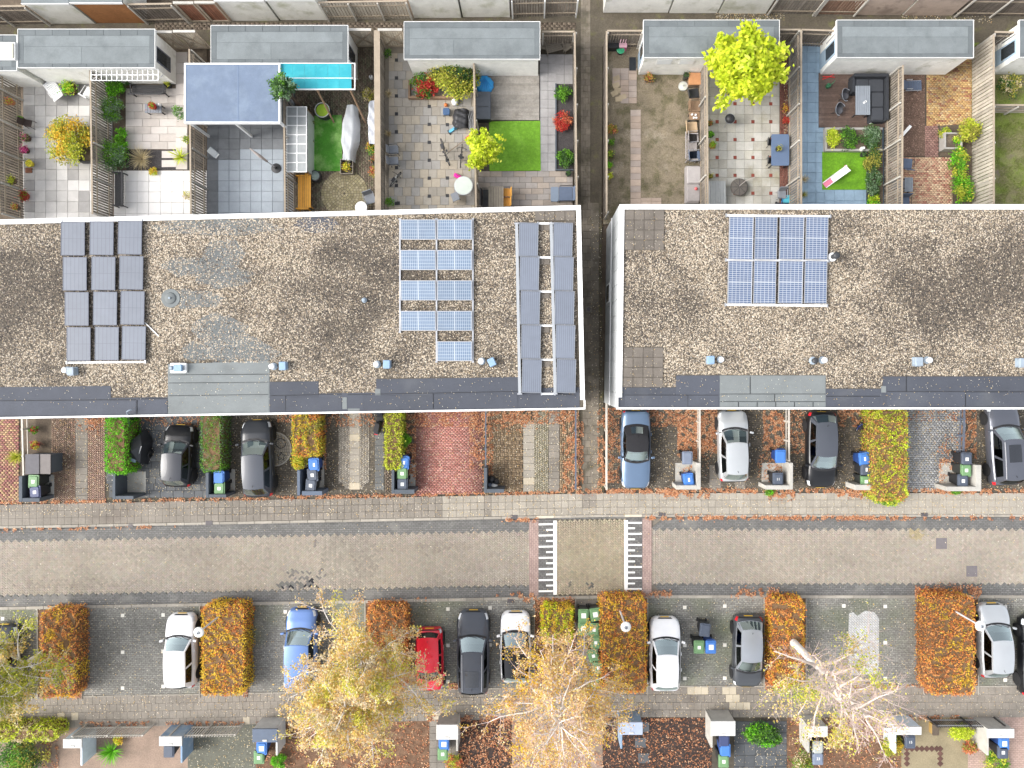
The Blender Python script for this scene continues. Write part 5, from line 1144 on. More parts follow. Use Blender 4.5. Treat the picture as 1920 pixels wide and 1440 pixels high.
# round ornament with motifs
m_orn = mat('ornament_stone', (.27,.245,.205), .9, .18, 3, fine=.15)
t = thing('paved_ornament', 'round paved ornament with a dark moon and star motif', 'paving ornament', (*W2(515,842),0)); 
MB().cyl(0,0,-.02,.012,1.02,40).build('disc', m_joint, t); 
rb = MB()
r = .06
while r < .80:
    n = max(5,int(2*math.pi*r/.17))
    for i in range(n):
        a0,a1 = 2*math.pi*(i+.06)/n, 2*math.pi*(i+.94)/n; rb.prism([(r*math.cos(a0),r*math.sin(a0)),((r+.09)*math.cos(a0),(r+.09)*math.sin(a0)),((r+.09)*math.cos(a1),(r+.09)*math.sin(a1)),(r*math.cos(a1),r*math.sin(a1))],0,.024)
    r += .105
o = rb.build('ring_bricks', m_orn, t); o['kind'] = 'stuff'
MB().torus((0,0,.0),.94,.055,48,6).build('rim_ring', mat('ornament_rim',(.36,.335,.29),.9,.15,3), t)
MB().torus((.35,.32,.012),.27,.03,28,5).build('moon_motif', m_blk, t)
st = []
for i in range(10): a = math.pi/2+i*math.pi/5; rr = .26 if i % 2 == 0 else .12; st.append((.38+rr*math.cos(a),-.42+rr*math.sin(a),.026))
MB().tube(st+st[:1],.025,5).build('star_motif', m_blk, t)

# ------------------------------------------------------------------ low rails between driveways
m_rl = mat('rail_paint', (.50,.46,.40), .7, .15, 3); m_rld = mat('rail_dark', (.10,.115,.15), .6, .15, 3)
def low_rail(label, x, y0, y1, h=.85, m=None, x1=None, w_=.09):
    a = Vector(W(x,y0)); b = Vector(W(x1 if x1 is not None else x,y1)); L_ = (b-a).length; t = thing('divider_rail', label, 'railing', a, math.atan2(b.y-a.y,b.x-a.x)); m = m or m_rl
    MB().box(0,-w_/2,h-.07,L_,w_/2,h).build('top_rail', m, t); MB().box(0,-.02,.3,L_,.02,.37).build('lower_rail', m, t)
    for i in range(4): x_ = L_*i/3*.97+.04; MB().box(x_-.05,-.05,0,x_+.05,.05,h+.03).build('post', m, t)
low_rail('pale wooden divider rail between the alley and the convertible', 1134.5,752,914)
low_rail('pale wooden divider rail east of the convertible driveway', 1306,752,864,.8)
low_rail('pale wooden divider rail between the silver and charcoal hatchbacks', 1470,752,862,.8)
low_rail('dark divider rail along the western side of the alley', 1078,752,914,.75,m_rld)
low_rail('thin dark divider rail beside the red brick driveway', 912,752,884,.7,m_rld,w_=.06)
low_rail('dark divider rail west of the blue-grey sunroof car', 1795,752,848,.7,m_rld,1793)
low_rail('pale wooden rail of the planted strip at the left edge', 58,752,905,.75,m_rl,62)
# ------------------------------------------------------------------ bins and enclosures
BL = dict(green=(mat('bin_lid_green',(.135,.25,.115),.55,.10,4,fine=.06),mat('bin_body_dark',(.025,.028,.027),.6,.1,4)), blue=(mat('bin_lid_blue',(.055,.17,.47),.5,.08,4,fine=.05),mat('bin_body_blue',(.02,.06,.22),.55,.1,4)), dark=(mat('bin_lid_dark',(.07,.085,.115),.5,.10,4,fine=.06),mat('bin_body_black',(.018,.019,.022),.6,.1,4)), grey=(mat('bin_lid_grey',(.16,.19,.25),.5,.10,4),mat('bin_body_black',(.018,.019,.022),.6,.1,4)), pale=(mat('bin_lid_pale',(.34,.36,.33),.6,.10,4),mat('bin_body_dark',(.025,.028,.027),.6,.1,4)), navy=(mat('bin_lid_navy',(.045,.06,.14),.5,.1,4),mat('bin_body_black',(.018,.019,.022),.6,.1,4)))
m_stk = mat('sticker_white', (.8,.79,.75), .5, .03, 6)
def bin_(label, px, py, col, rz=0.0, stick=1, big=False, z=1.06, group=None):
    lid, bod = BL[col]; t = thing('wheelie_bin', label, 'bin', (*W2(px,py,z),0), rz, group)
    b = MB()
    for zz, sx, sy in ((0.06,.19,.22),(.98,.255,.29)): pass
    v = []
    for zz, sx, sy in ((.06,.20,.23),(.98,.265,.335)):
        r = .05
        for cx, cy, a0 in ((sx-r,sy-r,0),(-sx+r,sy-r,90),(-sx+r,-sy+r,180),(sx-r,-sy+r,270)):
            for i in range(3): a = R(a0+45*i); v.append((cx+r*math.cos(a), cy+r*math.sin(a), zz))
    n = 12; b.add(v, [tuple(range(n))[::-1], tuple(range(n,2*n))] + [(i,(i+1)%n,n+(i+1)%n,n+i) for i in range(n)]); b.build('body', bod, t)
    MB().rbox(-.29,-.385,.975,.29,.335,1.03,.06,3).build('lid_rim', lid, t); MB().rbox(-.245,-.33,1.03,.245,.275,1.075,.07,3,.035).build('lid', lid, t)
    MB().tube([(-.2,.34,1.0),(-.2,.39,.99),(.2,.39,.99),(.2,.34,1.0)],.018,6).build('handle', bod, t)
    for sx in (-1,1): MB().lathe([(.11,-.03),(.11,.03)],14).build('wheel', m_tyre, t).matrix_local = Matrix.Translation((sx*.24,.22,.11)) @ Matrix.Rotation(math.pi/2,4,'Y')
    m2 = m_stk
    if stick == 1: MB().box(-.085,-.12,1.07,.085,.06,1.081).build('sticker', m2, t)
    elif stick == 2: MB().box(-.12,-.15,1.07,.14,.12,1.081).build('sticker', m2, t)
    elif stick == 3: MB().box(-.03,-.12,1.07,.07,.08,1.081).build('sticker', m2, t)
    elif isinstance(stick, str): text_on(stick, t, .0, -.02, 1.084, .2)
    return t
def text_on(s, parent, x, y, z, size, m=None):
    cu = bpy.data.curves.new('number', 'FONT'); cu.body = s; cu.size = size; cu.extrude = .002; cu.align_x = 'CENTER'; cu.align_y = 'CENTER'
    tmp = bpy.data.objects.new('number', cu); C.objects.link(tmp); me = bpy.data.meshes.new_from_object(tmp.evaluated_get(bpy.context.evaluated_depsgraph_get())); bpy.data.objects.remove(tmp)
    o = bpy.data.objects.new('number', me); C.objects.link(o); o.parent = parent; o.location = (x,y,z); me.materials.append(m or m_stk); return o
m_encd = mat('enclosure_slate', (.075,.088,.105), .8, .15, 2); m_encp = mat('enclosure_concrete', (.40,.385,.35), .88, .2, 1.5, fine=.15, col2=(.27,.26,.235), s2=1, lo=.55, hi=.75); m_encb = mat('enclosure_blue', (.10,.125,.17), .8, .15, 2)
def enclosure(label, walls, h=1.2, m=None, name='bin_enclosure', slab=None):
    x0,y0,x1,y1 = walls[0]; t = thing(name, label, 'bin enclosure', (*W2((x0+x1)/2,(y0+y1)/2,h),0)); inv = Matrix.Translation(-Vector(t.location))
    for k,(x0,y0,x1,y1) in enumerate(walls): o = MB().box(*W2(x0,y1,h),0,*W2(x1,y0,h),h-.004*k).build('wall_panel', m or m_encd, t, bevel=.012); o.matrix_parent_inverse = inv
    if slab: o = MB().box(*W2(slab[0],slab[3]),-.05,*W2(slab[2],slab[1]),.035).build('floor_slab', m_encp, t); o.matrix_parent_inverse = inv
    return t
enclosure('dark slate bin enclosure with a green and a navy bin', [(35,893,41.5,941),(41.6,934,74,941)], slab=(62,890,102,935))
bin_('green bin in the enclosure at the far left', 62,902,'green',-.03); bin_('navy bin in the enclosure at the far left', 65,922,'navy',.05)
enclosure('empty dark slate bin enclosure beside the bright green hedge', [(211,882,216,936),(216.1,930,250,936)], slab=(236,884,274,924))
enclosure('dark slate bin enclosure below the clipped green hedge', [(385.5,886,391,933),(391.1,927,424,933)], slab=(410,880,441,920))
bin_('blue bin below the clipped green hedge', 410,895,'blue',0,0); bin_('green bin below the clipped green hedge', 411,915,'green',0,1)
enclosure('blue-grey bin enclosure with stone sill and three bins', [(557,882,562.5,929),(566,921,604,929)], m=m_encb, slab=(585,858,608,918))
bin_('blue bin with a white mark in the three-bin enclosure beside the round ornament', 588,871,'blue',.05,3); bin_('middle dark bin of the three beside the round ornament', 585.5,890,'dark',.08,1); bin_('lower dark bin of the three beside the round ornament', 582.5,909.5,'dark',-.08,1)
enclosure('dark bin enclosure beside the red brick driveway with three bins', [(734,881,739,926),(739.1,918,777,926)], slab=(750,870,779,914))
bin_('blue bin beside the red brick driveway', 757,867,'blue',-.05,3); bin_('green bin beside the red brick driveway', 754,887,'green',0,1); bin_('dark bin beside the red brick driveway', 754.5,907,'dark',0,1)
enclosure('dark enclosure full of leaves and odds between the red and brown driveways', [(907.5,877,913,924),(913.1,917,945,924)])
t = thing('rubbish_heap', 'small heap of black bags and a white bag in an enclosure', 'rubbish bags', W(926,905)); 
for i,(x,y,r,m) in enumerate(((-.15,.2,.24,m_vb),(.12,.1,.2,m_vb),(.02,-.18,.22,m_vw),(-.25,-.1,.2,m_encb))): MB().lathe([(r*.7,0),(r,.12),(r*.85,.3),(r*.3,.42),(r*.12,.46)],9,(x,y)).build('bag', m, t, smooth=True)
enclosure('pale concrete bin enclosure east of the convertible', [(1306.5,868,1314,918),(1268,910,1306.4,918)], m=m_encp, slab=(1266,868,1300,905))
bin_('grey bin outside the pale concrete enclosure beside the convertible', 1289,858,'grey',0,0); bin_('blue bin in the pale concrete enclosure beside the convertible', 1291,899,'blue',.12,3)
enclosure('pale concrete bin enclosure east of the silver hatchback', [(1480.5,868,1487,918),(1435,910,1480.4,918)], m=m_encp, slab=(1428,868,1470,905))
bin_('blue bin above the pale enclosure beside the silver hatchback', 1464,855,'blue',0,0); bin_('dark bin with white number 11 beside the silver hatchback', 1459,898,'dark',0,'11')
enclosure('pale concrete bin enclosure wall tucked against the wide hedge', [(1603,909,1652,919)], m=m_encp)
bin_('blue bin against the wide yellow-green hedge', 1621,860,'blue',.1,3); bin_('dark bin against the wide yellow-green hedge', 1624,880,'dark',0,3); bin_('green bin against the wide yellow-green hedge', 1624,902,'green',0,1)
enclosure('pale concrete bin enclosure with three bins beside the grey brick driveway', [(1830,872,1840,921),(1775,912.5,1829.9,921)], m=m_encp, slab=(1760,868,1812,908))
bin_('upper dark bin of the three beside the grey brick driveway', 1813,860,'dark',0,1); bin_('green bin of the three beside the grey brick driveway', 1812,881,'green',0,1); bin_('lower dark bin of the three beside the grey brick driveway', 1806,901,'dark',0,1)
bin_('green bin at the house wall behind the bright green hedge', 232,789,'green',0,1)
for i,(x,y,r,s_) in enumerate(((1094,1154,.0,2),(1116,1152,.15,2),(1093.5,1178.5,0,2),(1114,1180,-.05,1),(1117,1204,0,1),(1112.5,1229,.25,1),(1122,1251,.1,1),(1113,1282,-.1,1))):
    bin_(['westernmost green bin in the top pair of the bin row','eastern green bin in the top pair of the bin row','western green bin in the second pair of the bin row','eastern green bin in the second pair of the bin row','single green bin just below the two pairs','turned green bin below the two pairs','green bin partly covered by yellow leaves','lowest green bin under the birch leaves'][i], x,y,'green',r,s_,group='green bins in a row beside the orange hedge')
bin_('dark bin standing alone with a green and a blue bin on the parking bays', 1322,1181,'dark',-.12,0); bin_('green bin standing on the open parking bays', 1311,1213,'green',0,1); bin_('blue bin with large white sticker on the open parking bays', 1333,1213,'blue',0,2)
# roofed bin shelters of the southern gardens
m_shp = mat('shelter_pale', (.50,.50,.48), .8, .18, 2, fine=.1); m_shb = mat('shelter_blue', (.20,.29,.40), .75, .15, 2, fine=.1, col2=(.30,.36,.42), s2=1.5)
def shelter(label, x0,y0,x1,y1, wall, m, wm, h=1.35, depth=1.5):
    X0,Y1 = W2(x0,y0,h); X1,Y0 = W2(x1,y1,h); t = thing('bin_shelter', label, 'bin shelter', ((X0+X1)/2,(Y0+Y1)/2,0)); inv = Matrix.Translation(-Vector(t.location))
    def part(nm, mm, mb): o = mb.build(nm, mm, t, bevel=.01); o.matrix_parent_inverse = inv
    part('roof_slab', m, MB().box(X0,Y0,h-.09,X1,Y1,h)); part('lid_handle', m_shp, MB().box((X0+X1)/2-.12,Y0+.06,h,(X0+X1)/2+.12,Y0+.16,h+.03))
    wx = (X1-.12,X1-.02) if wall == 'e' else (X0+.02,X0+.12)
    part('side_wall', wm, MB().box(wx[0],Y1-depth,0,wx[1],Y1-.02,h-.092)); part('back_wall', wm, MB().box(X0+.13 if wall == 'w' else X0+.02,Y1-.12,0,X1-.02 if wall == 'w' else X1-.13,Y1-.02,h-.093))
shelter('whitish bin shelter with wooden front at the bottom left', 118,1386,153,1403,'e',m_shp,mat('shelter_lightblue',(.52,.60,.66),.75,.15,2,fine=.1))
shelter('bin shelter with a blue side wall left of the dark driveway', 298,1381,341,1399,'e',m_shp,m_shb)
shelter('dark blue roofed bin shelter beside the birch leaves', 473,1367,520,1392,'e',m_encb,m_shp)
shelter('grey bin shelter below the red car', 818,1359,859,1387,'e',m_shp,m_encp)
shelter('pale blue roofed bin shelter on the dark leafy soil', 1163,1354.5,1205,1378,'w',mat('shelter_roofblue',(.33,.38,.48),.7,.12,2),m_shb)
shelter('pale concrete bin shelter with navy, blue and green bins', 1333,1352.5,1379,1380,'w',m_shp,m_encp)
shelter('pale bin shelter beneath the bare birch twigs', 1515,1362,1552,1382,'w',m_shp,m_encp)
shelter('whitish bin shelter behind the black slatted fence', 1678,1363,1728,1378,'w',m_shp,mat('shelter_lightblue',(.52,.60,.66),.75,.15,2,fine=.1))
shelter('whitish bin shelter in the bottom right corner', 1852,1367,1902,1384,'w',m_shp,m_encp)
bin_('dark bin under the blue-walled shelter', 316,1408,'dark',0,0); bin_('blue bin with white sticker under the dark blue shelter', 490,1403,'blue',0,2); bin_('green bin under the dark blue shelter', 485,1420,'green',0,1)
bin_('blue bin with white sticker under the grey shelter', 832,1395,'blue',0,2); bin_('green bin under the grey shelter', 830,1413,'green',0,1)
bin_('navy bin under the pale concrete shelter', 1358,1389,'navy',0,0); bin_('blue bin under the pale concrete shelter', 1360,1407,'blue',0,0); bin_('green bin under the pale concrete shelter', 1357,1427,'green',0,1)
bin_('pale bin with white numbers under the birch twigs', 1534,1402,'pale',0,'23'); bin_('grey bin with white numbers under the birch twigs', 1534,1422,'grey',0,'23')
bin_('blue-grey bin with number 15 behind the black slatted fence', 1707,1391,'dark',0,'15'); bin_('blue bin with white sticker in the bottom right shelter', 1883,1394,'blue',0,2); bin_('dark bin in the bottom right shelter', 1881,1410,'dark',0,1)

# ------------------------------------------------------------------ southern front gardens
m_path = mat('pinkish_path', (.26,.19,.145), .92, .2, 1.2, fine=.25, fs=14, brick=None, col2=(.20,.15,.115), s2=.7)
def sg(name, label, x0, x1, m, z=0.0, y1=1560): return zone(name, [(x0,1345+yo(x0)),(x1,1345+yo(x1)),(x1,y1),(x0,y1)], z, m, label, 'front garden')
sg('front_path', 'pinkish dirt path in the bottom left front garden', -60,352, m_path)
sg('front_yard', 'dark green-grey brick yard beside the blue-walled shelter', 352,480, mat('mossy_brick',(.115,.115,.09),.92,.25,.8,fine=.35,fs=12,col3=(.45,.40,.28),s3=9,lo3=.70,hi3=.73))
sg('front_bed', 'leaf covered soil under the yellow birch', 480,805, m_bedsoil)
sg('front_yard', 'dark tiles beside the grey bin shelter', 805,860, m_bed); t8 = [o for o in C.objects if o.name.startswith('front_yard')][-1]; tiles(t8, 806,1348,860,1470, 13,13, .02, [m_pv_old])
m_leafsoil = mat('dark_leaf_soil', (.035,.025,.022), .95, .3, 2, fine=.6, fs=15, bump=.8, bs=14, col3=(.30,.13,.06), s3=7, lo3=.55, hi3=.6)
sg('front_bed', 'dark soil strewn with orange leaves below the dark estate car', 860,960, m_leafsoil); sg('front_yard', 'worn tiles under the central birch', 960,1130, m_path)
sg('front_bed', 'dark leaf-strewn soil bed with three black slabs', 1130,1335, m_leafsoil)
f = sg('front_yard', 'dark blue-black tiled yard beside the pale concrete shelter', 1335,1475, m_joint); tiles(f, 1376,1352,1475,1500, 20,20, .03, [t_sl[0]])
sg('front_bed', 'leafy brown soil under the bare birch', 1475,1690, m_path if False else m_bedsoil); f = sg('front_yard', 'yellowish tiled yard with a brown diamond border', 1690,1815, mat('yellow_grey_paving',(.24,.20,.125),.92,.2,1.2,fine=.2,fs=14))
sg('front_yard', 'pinkish brick yard at the bottom right', 1815,1990, mat('pink_brick',(.36,.255,.215),.92,.15,1.2,brick=(1.0,(.34,.24,.20),(.42,.30,.255),(.22,.16,.13),.105,.21,0,.5),fine=.15))
m_dmd = mat('diamond_tile', (.09,.045,.035), .85, .2, 3, rnd=.3)
for i in range(7):
    for (x,y) in ((1706+9.4*i,1411),(1706,1411+9.4*i),(1769,1411+9.4*i)):
        if x > 1770 or y > 1445: continue
        X,Y,_ = W(x*.992+8,y*.99+7); tile_obj(f,'diamond_tile',.26,.26,.04,X,Y,.018,m_dmd,math.pi/4)
for x,y in ((1207,1363),(1201,1392),(1207,1421)): X,Y,_ = W(x,y); tile_obj(bpy.data.objects.get('front_bed.002') or f,'black_slab',.62,.56,.05,X,Y,.04,t_sl[0])
# ================================================================== VEGETATION
m_leaf = mat('leaf', (.3,.3,.05), .7, 0, attr=True, transl=.38, spec=.3)
m_twig = mat('twig', (.10,.07,.05), .9, .2, 5); m_core = mat('hedge_core', (.15,.09,.045), .95, .4, 6, fine=.5, fs=15)
m_birch = mat('birch_bark', (.74,.71,.67), .85, .12, 3, col3=(.10,.09,.08), s3=5, lo3=.60, hi3=.66); m_btwig = mat('birch_twig', (.66,.57,.51), .9, .15, 4); m_pink = mat('birch_twig_fine', (.52,.40,.36), .9, .15, 4)
def leafcloud(name, parent, P, size, col, flat=.45, mt=None, aspect=.62, kind=None):
    n = len(P); size = np.asarray(size)*np.ones(n)
    nr = RNG.normal(0,1,(n,3)); nr[:,2] = np.abs(nr[:,2])+flat*2; nr /= np.linalg.norm(nr,axis=1)[:,None]
    a = np.cross(nr, RNG.normal(0,1,(n,3))); a /= np.linalg.norm(a,axis=1)[:,None]+1e-9; b = np.cross(nr,a)
    V = np.zeros((n,4,3),np.float32); s = size[:,None]
    V[:,0] = P-a*s*.5; V[:,1] = P+b*s*aspect*.5-nr*s*.06; V[:,2] = P+a*s*.5; V[:,3] = P-b*s*aspect*.5-nr*s*.06
    o = npmesh(name, V.reshape(-1,3), np.arange(n*4).reshape(-1,4), mt or m_leaf, np.repeat(np.clip(col,.004,1),4,0), None)
    if parent is not None: o.parent = parent; o.matrix_parent_inverse = Matrix.Translation(-Vector(parent.location))
    if kind: o['kind'] = kind
    return o
def pick_cols(n, pal, w=None, jit=.14):
    pal = np.array(pal); return pal[RNG.choice(len(pal),n,p=w)]*(1+RNG.normal(0,jit,(n,1)))
PAL = dict(
 orange=[(.50,.20,.045),(.42,.145,.035),(.30,.10,.03),(.58,.29,.06),(.22,.08,.03)], brown=[(.34,.155,.05),(.27,.115,.042),(.20,.08,.033),(.40,.20,.065)], gold=[(.60,.38,.035),(.52,.30,.03),(.65,.47,.06),(.40,.30,.03)],
 green=[(.10,.24,.02),(.14,.32,.03),(.07,.17,.015)], bright=[(.13,.42,.015),(.19,.52,.025),(.09,.30,.012)], olive=[(.30,.29,.05),(.22,.22,.04),(.38,.34,.07),(.16,.17,.03)], lime=[(.42,.52,.025),(.52,.60,.04),(.33,.42,.02),(.60,.62,.10)],
 dark=[(.045,.10,.025),(.07,.14,.035),(.03,.075,.02)], grey=[(.13,.20,.11),(.18,.26,.15),(.09,.15,.08)], yg=[(.36,.38,.04),(.28,.33,.03),(.46,.44,.06),(.20,.25,.03)], peach=[(.74,.50,.24),(.80,.60,.36),(.66,.40,.15)], straw=[(.50,.42,.25),(.40,.32,.17),(.58,.50,.33)], limey=[(.60,.68,.03),(.70,.74,.06),(.50,.60,.025),(.42,.52,.02)], red=[(.46,.035,.03),(.55,.07,.05)], pink=[(.70,.08,.28),(.75,.20,.40)], rust=[(.45,.14,.06),(.55,.22,.10),(.33,.09,.05)], birch=[(.54,.38,.12),(.60,.45,.19),(.48,.33,.09),(.64,.52,.28),(.38,.30,.08)], birchg=[(.36,.34,.05),(.28,.28,.04),(.44,.40,.08)])
_G = dict(orange=1.95,brown=2.1,gold=1.35,green=1.35,bright=1.2,olive=1.35,lime=1.2,dark=1.4,grey=1.35,yg=1.45,rust=1.3,birch=1.5,birchg=1.7,straw=1.2)
for _k,_g in _G.items(): PAL[_k] = [tuple(min(.85,c*_g) for c in q) for q in PAL[_k]]
def hedge(label, x0,y0,x1,y1, h, pals, n, wts=None, size=.085, cat='hedge', name='hedge', seed=1, rnd=.28, bumps=.09):
    X0,Y1 = W2(x0,y0,h); X1,Y0 = W2(x1,y1,h); t = thing(name, label, cat, ((X0+X1)/2,(Y0+Y1)/2,0)); inv = Matrix.Translation(-Vector(t.location))
    sx, sy = X1-X0, Y1-Y0; r = min(rnd, sx/2-.02, sy/2-.02)
    o = MB().rbox(X0+.07,Y0+.07,0,X1-.07,Y1-.07,h-.08,r,3,.05).build('branches', m_core, t); o.matrix_parent_inverse = inv
    at = sx*sy; asd = 2*(sx+sy)*h; nt_ = int(n*at/(at+asd*.55)); ns_ = n-nt_
    A = RNG.random((nt_,2)); P = np.stack([X0+A[:,0]*sx, Y0+A[:,1]*sy, h + bumps*noise2(X0+A[:,0]*sx, Y0+A[:,1]*sy, .7, seed) - RNG.random(nt_)**2*.12],1)
    # trim square corners
    dx = np.maximum(0, np.abs(P[:,0]-(X0+X1)/2)-(sx/2-r)); dy = np.maximum(0, np.abs(P[:,1]-(Y0+Y1)/2)-(sy/2-r)); P = P[dx*dx+dy*dy < r*r*1.15]
    u = RNG.random(ns_)*2*(sx+sy); Q = np.zeros((ns_,3)); z = RNG.random(ns_)*h
    c1 = u < sx; c2 = (u >= sx)&(u < sx+sy); c3 = (u >= sx+sy)&(u < 2*sx+sy); c4 = u >= 2*sx+sy; d = RNG.normal(0,.06,ns_)
    Q[c1] = np.stack([X0+u[c1], Y0+d[c1], z[c1]],1); Q[c2] = np.stack([X1+d[c2], Y0+u[c2]-sx, z[c2]],1); Q[c3] = np.stack([X1-(u[c3]-sx-sy), Y1+d[c3], z[c3]],1); Q[c4] = np.stack([X0+d[c4], Y1-(u[c4]-2*sx-sy), z[c4]],1)
    dx = np.abs(Q[:,0]-(X0+X1)/2)/(sx/2); dy = np.abs(Q[:,1]-(Y0+Y1)/2)/(sy/2); k = (dx>.9)&(dy>.9)
    Q[k,0] = (X0+X1)/2+(Q[k,0]-(X0+X1)/2)*.95; Q[k,1] = (Y0+Y1)/2+(Q[k,1]-(Y0+Y1)/2)*.95
    P = np.concatenate([P,Q]); n = len(P)
    nz = noise2(P[:,0],P[:,1],1.6,seed+20); 
    col = np.zeros((n,3)); idx = np.clip(((nz*.42+.5)+RNG.normal(0,.16,n))*len(pals),0,len(pals)-.01).astype(int)
    for i, pn in enumerate(pals): k = idx == i; col[k] = pick_cols(k.sum(), PAL[pn])
    leafcloud('foliage', t, P, RNG.uniform(.55,1.5,n)*size, col, .35); return t
hedge('brown and orange hedge beside the birch at the far left', 76,1147,142,1308, 1.15, ['brown','orange','brown','gold'], 8000, seed=2)
hedge('orange and gold hedge beside the white estate car', 378,1137,457,1304, 1.35, ['orange','gold','orange','gold','gold'], 9500, seed=3)
hedge('rusty brown hedge beside the red car', 690,1137,762,1292, 1.0, ['brown','orange','brown'], 7500, seed=4)
hedge('small bright yellow hedge beside the black-roofed white hatchback', 1017,1139,1073,1206, 1.1, ['gold','limey','limey','gold'], 3600, seed=5)
hedge('orange and yellow hedge between the green bins and a white hatchback', 1127,1123,1211,1299, 1.25, ['orange','orange','gold','gold','brown'], 10500, seed=6)
hedge('orange hedge at the foot of the bare birch', 1446,1124,1508,1290, 1.05, ['orange','gold','orange','brown'], 8500, seed=8)
hedge('wide brown-orange hedge beside the silver hatchback', 1745,1122,1829,1303, 1.5, ['brown','orange','orange','brown','gold'], 11000, seed=9)
hedge('bright green conifer hedge beside the slate driveway', 197,784,234,888, 1.5, ['bright'], 6500, size=.07, seed=11)
hedge('dull green clipped hedge between the two dark cars', 376,776,414,884, 1.3, ['green','grey','green'], 6000, size=.06, seed=12)
hedge('yellow-brown beech hedge beside the blue-grey bin enclosure', 548,778,598,856, 1.1, ['olive','gold','yg','orange'], 4400, seed=13)
hedge('yellow-green hedge beside the red brick driveway bins', 722,774,752,880, 1.2, ['yg','olive','lime','yg'], 4200, seed=14)
hedge('wide yellow-green beech hedge reaching over the pavement', 1639,768,1702,938, 1.6, ['yg','olive','brown','yg','lime'], 12000, seed=15)
hedge('pale yellow-green hedge along the bottom left front garden', -30,1366,103,1390, 1.2, ['yg','lime','straw'], 5500, seed=16)
def shrub(label, px, py, r, h, pals, n, size=.09, name='shrub', cat='shrub', z0=0.0, sy=1.0, holes=.0, stems=5, flat=.3, clump=9):
    """round bush: leaves in clumps on short branching stems; px,py,r in plan units at mid height"""
    n = int(n*1.6); size *= 1.1; r *= 1.12
    z = z0+h*.6; X,Y = W2(px,py,z); rr = r*(H-z)/F; t = thing(name, label, cat, (X,Y,z0))
    C_ = RNG.normal(0,1,(clump*3,3)); C_ /= np.linalg.norm(C_,axis=1)[:,None]; C_[:,2] = np.abs(C_[:,2])*1.0-.15; C_ *= RNG.uniform(.45,.85,(len(C_),1))
    k = RNG.integers(0,len(C_),n); P = C_[k] + RNG.normal(0,.17,(n,3)); m = np.linalg.norm(P,axis=1) > 1.12; P[m] *= (1.0/np.linalg.norm(P[m],axis=1))[:,None]
    P = P*np.array([rr,rr*sy,h*.5]); P[:,2] += h*.5; P[:,2] = np.maximum(P[:,2],.02)
    pi = RNG.integers(0,len(pals),len(C_))[k]; col = np.zeros((n,3))
    for i,pn in enumerate(pals): q = pi == i; col[q] = pick_cols(q.sum(), PAL[pn])
    o = leafcloud('foliage', None, P, RNG.uniform(.7,1.3,n)*size, col, flat); o.parent = t
    b = MB()
    for i in range(stems):
        c = C_[i]*np.array([rr,rr*sy,h*.5]); c[2] += h*.5; b.tube([(0,0,0),(c[0]*.35,c[1]*.35,c[2]*.5),tuple(c)],[.022,.014,.006],5)
    b.build('stems', m_twig, t); return t
def spiky(label, px, py, r, h, pal, n=70, name='spiky_plant', cat='plant', z0=0.0, wd=.03, droop=.5):
    z = z0+h*.5; X,Y = W2(px,py,z); rr = r*(H-z)/F; t = thing(name,label,cat,(X,Y,z0)); V = []; Fq = []; Cc = []
    for i in range(n):
        a = random.uniform(0,6.283); l = rr*random.uniform(.55,1.08); e = random.uniform(.25,1.0); c = np.array(random.choice(PAL[pal]))*random.uniform(.75,1.25); w_ = wd*random.uniform(.6,1.1); b = len(V); d = (math.cos(a),math.sin(a)); q = (-d[1],d[0])
        for u, ww in ((0.03,1),(.35,1),(.7,.7),(1,.08)):
            zz = h*e*(u*1.6-droop*u*u*1.6)+.02
            for sg_ in (-1,1): V.append((d[0]*l*u+q[0]*w_*ww*sg_*.5, d[1]*l*u+q[1]*w_*ww*sg_*.5, max(.01,zz))); Cc.append(c)
        for k in range(3): Fq.append((b+2*k,b+2*k+1,b+2*k+3,b+2*k+2))
    npmesh('leaves', V, Fq, m_leaf, Cc, t); MB().lathe([(.05,0),(.04,h*.12)],8).build('stem', m_twig, t); return t
def pot_plant(label, px, py, r, pals, n=160, pot=(.09,.05,.035), h=.3, ph=.28, size=.07, name='potted_plant', z0=0.0, square=False):
    z = z0+ph; X,Y = W2(px,py,z); rr = r*(H-z)/F; t = thing(name,label,'potted plant',(X,Y,z0)); pm = mat('pot_%d_%d_%d' % tuple(int(c*255) for c in pot), pot, .8, .15, 5)
    if square: MB().rbox(-rr*.8,-rr*.8,0,rr*.8,rr*.8,ph,.02).build('pot', pm, t)
    else: MB().lathe([(rr*.55,0),(rr*.75,ph*.9),(rr*.85,ph*.9),(rr*.85,ph),(rr*.7,ph),(rr*.68,ph-.04)],14).build('pot', pm, t)
    P = RNG.normal(0,1,(n,3))*np.array([rr*.42,rr*.42,h*.35]); P[:,2] = np.abs(P[:,2])+ph; i = RNG.integers(0,len(pals),n); col = np.zeros((n,3))
    for k,pn in enumerate(pals): q = i == k; col[q] = pick_cols(q.sum(), PAL[pn])
    o = leafcloud('foliage', None, P, RNG.uniform(.7,1.3,n)*size, col, .4); o.parent = t; return t
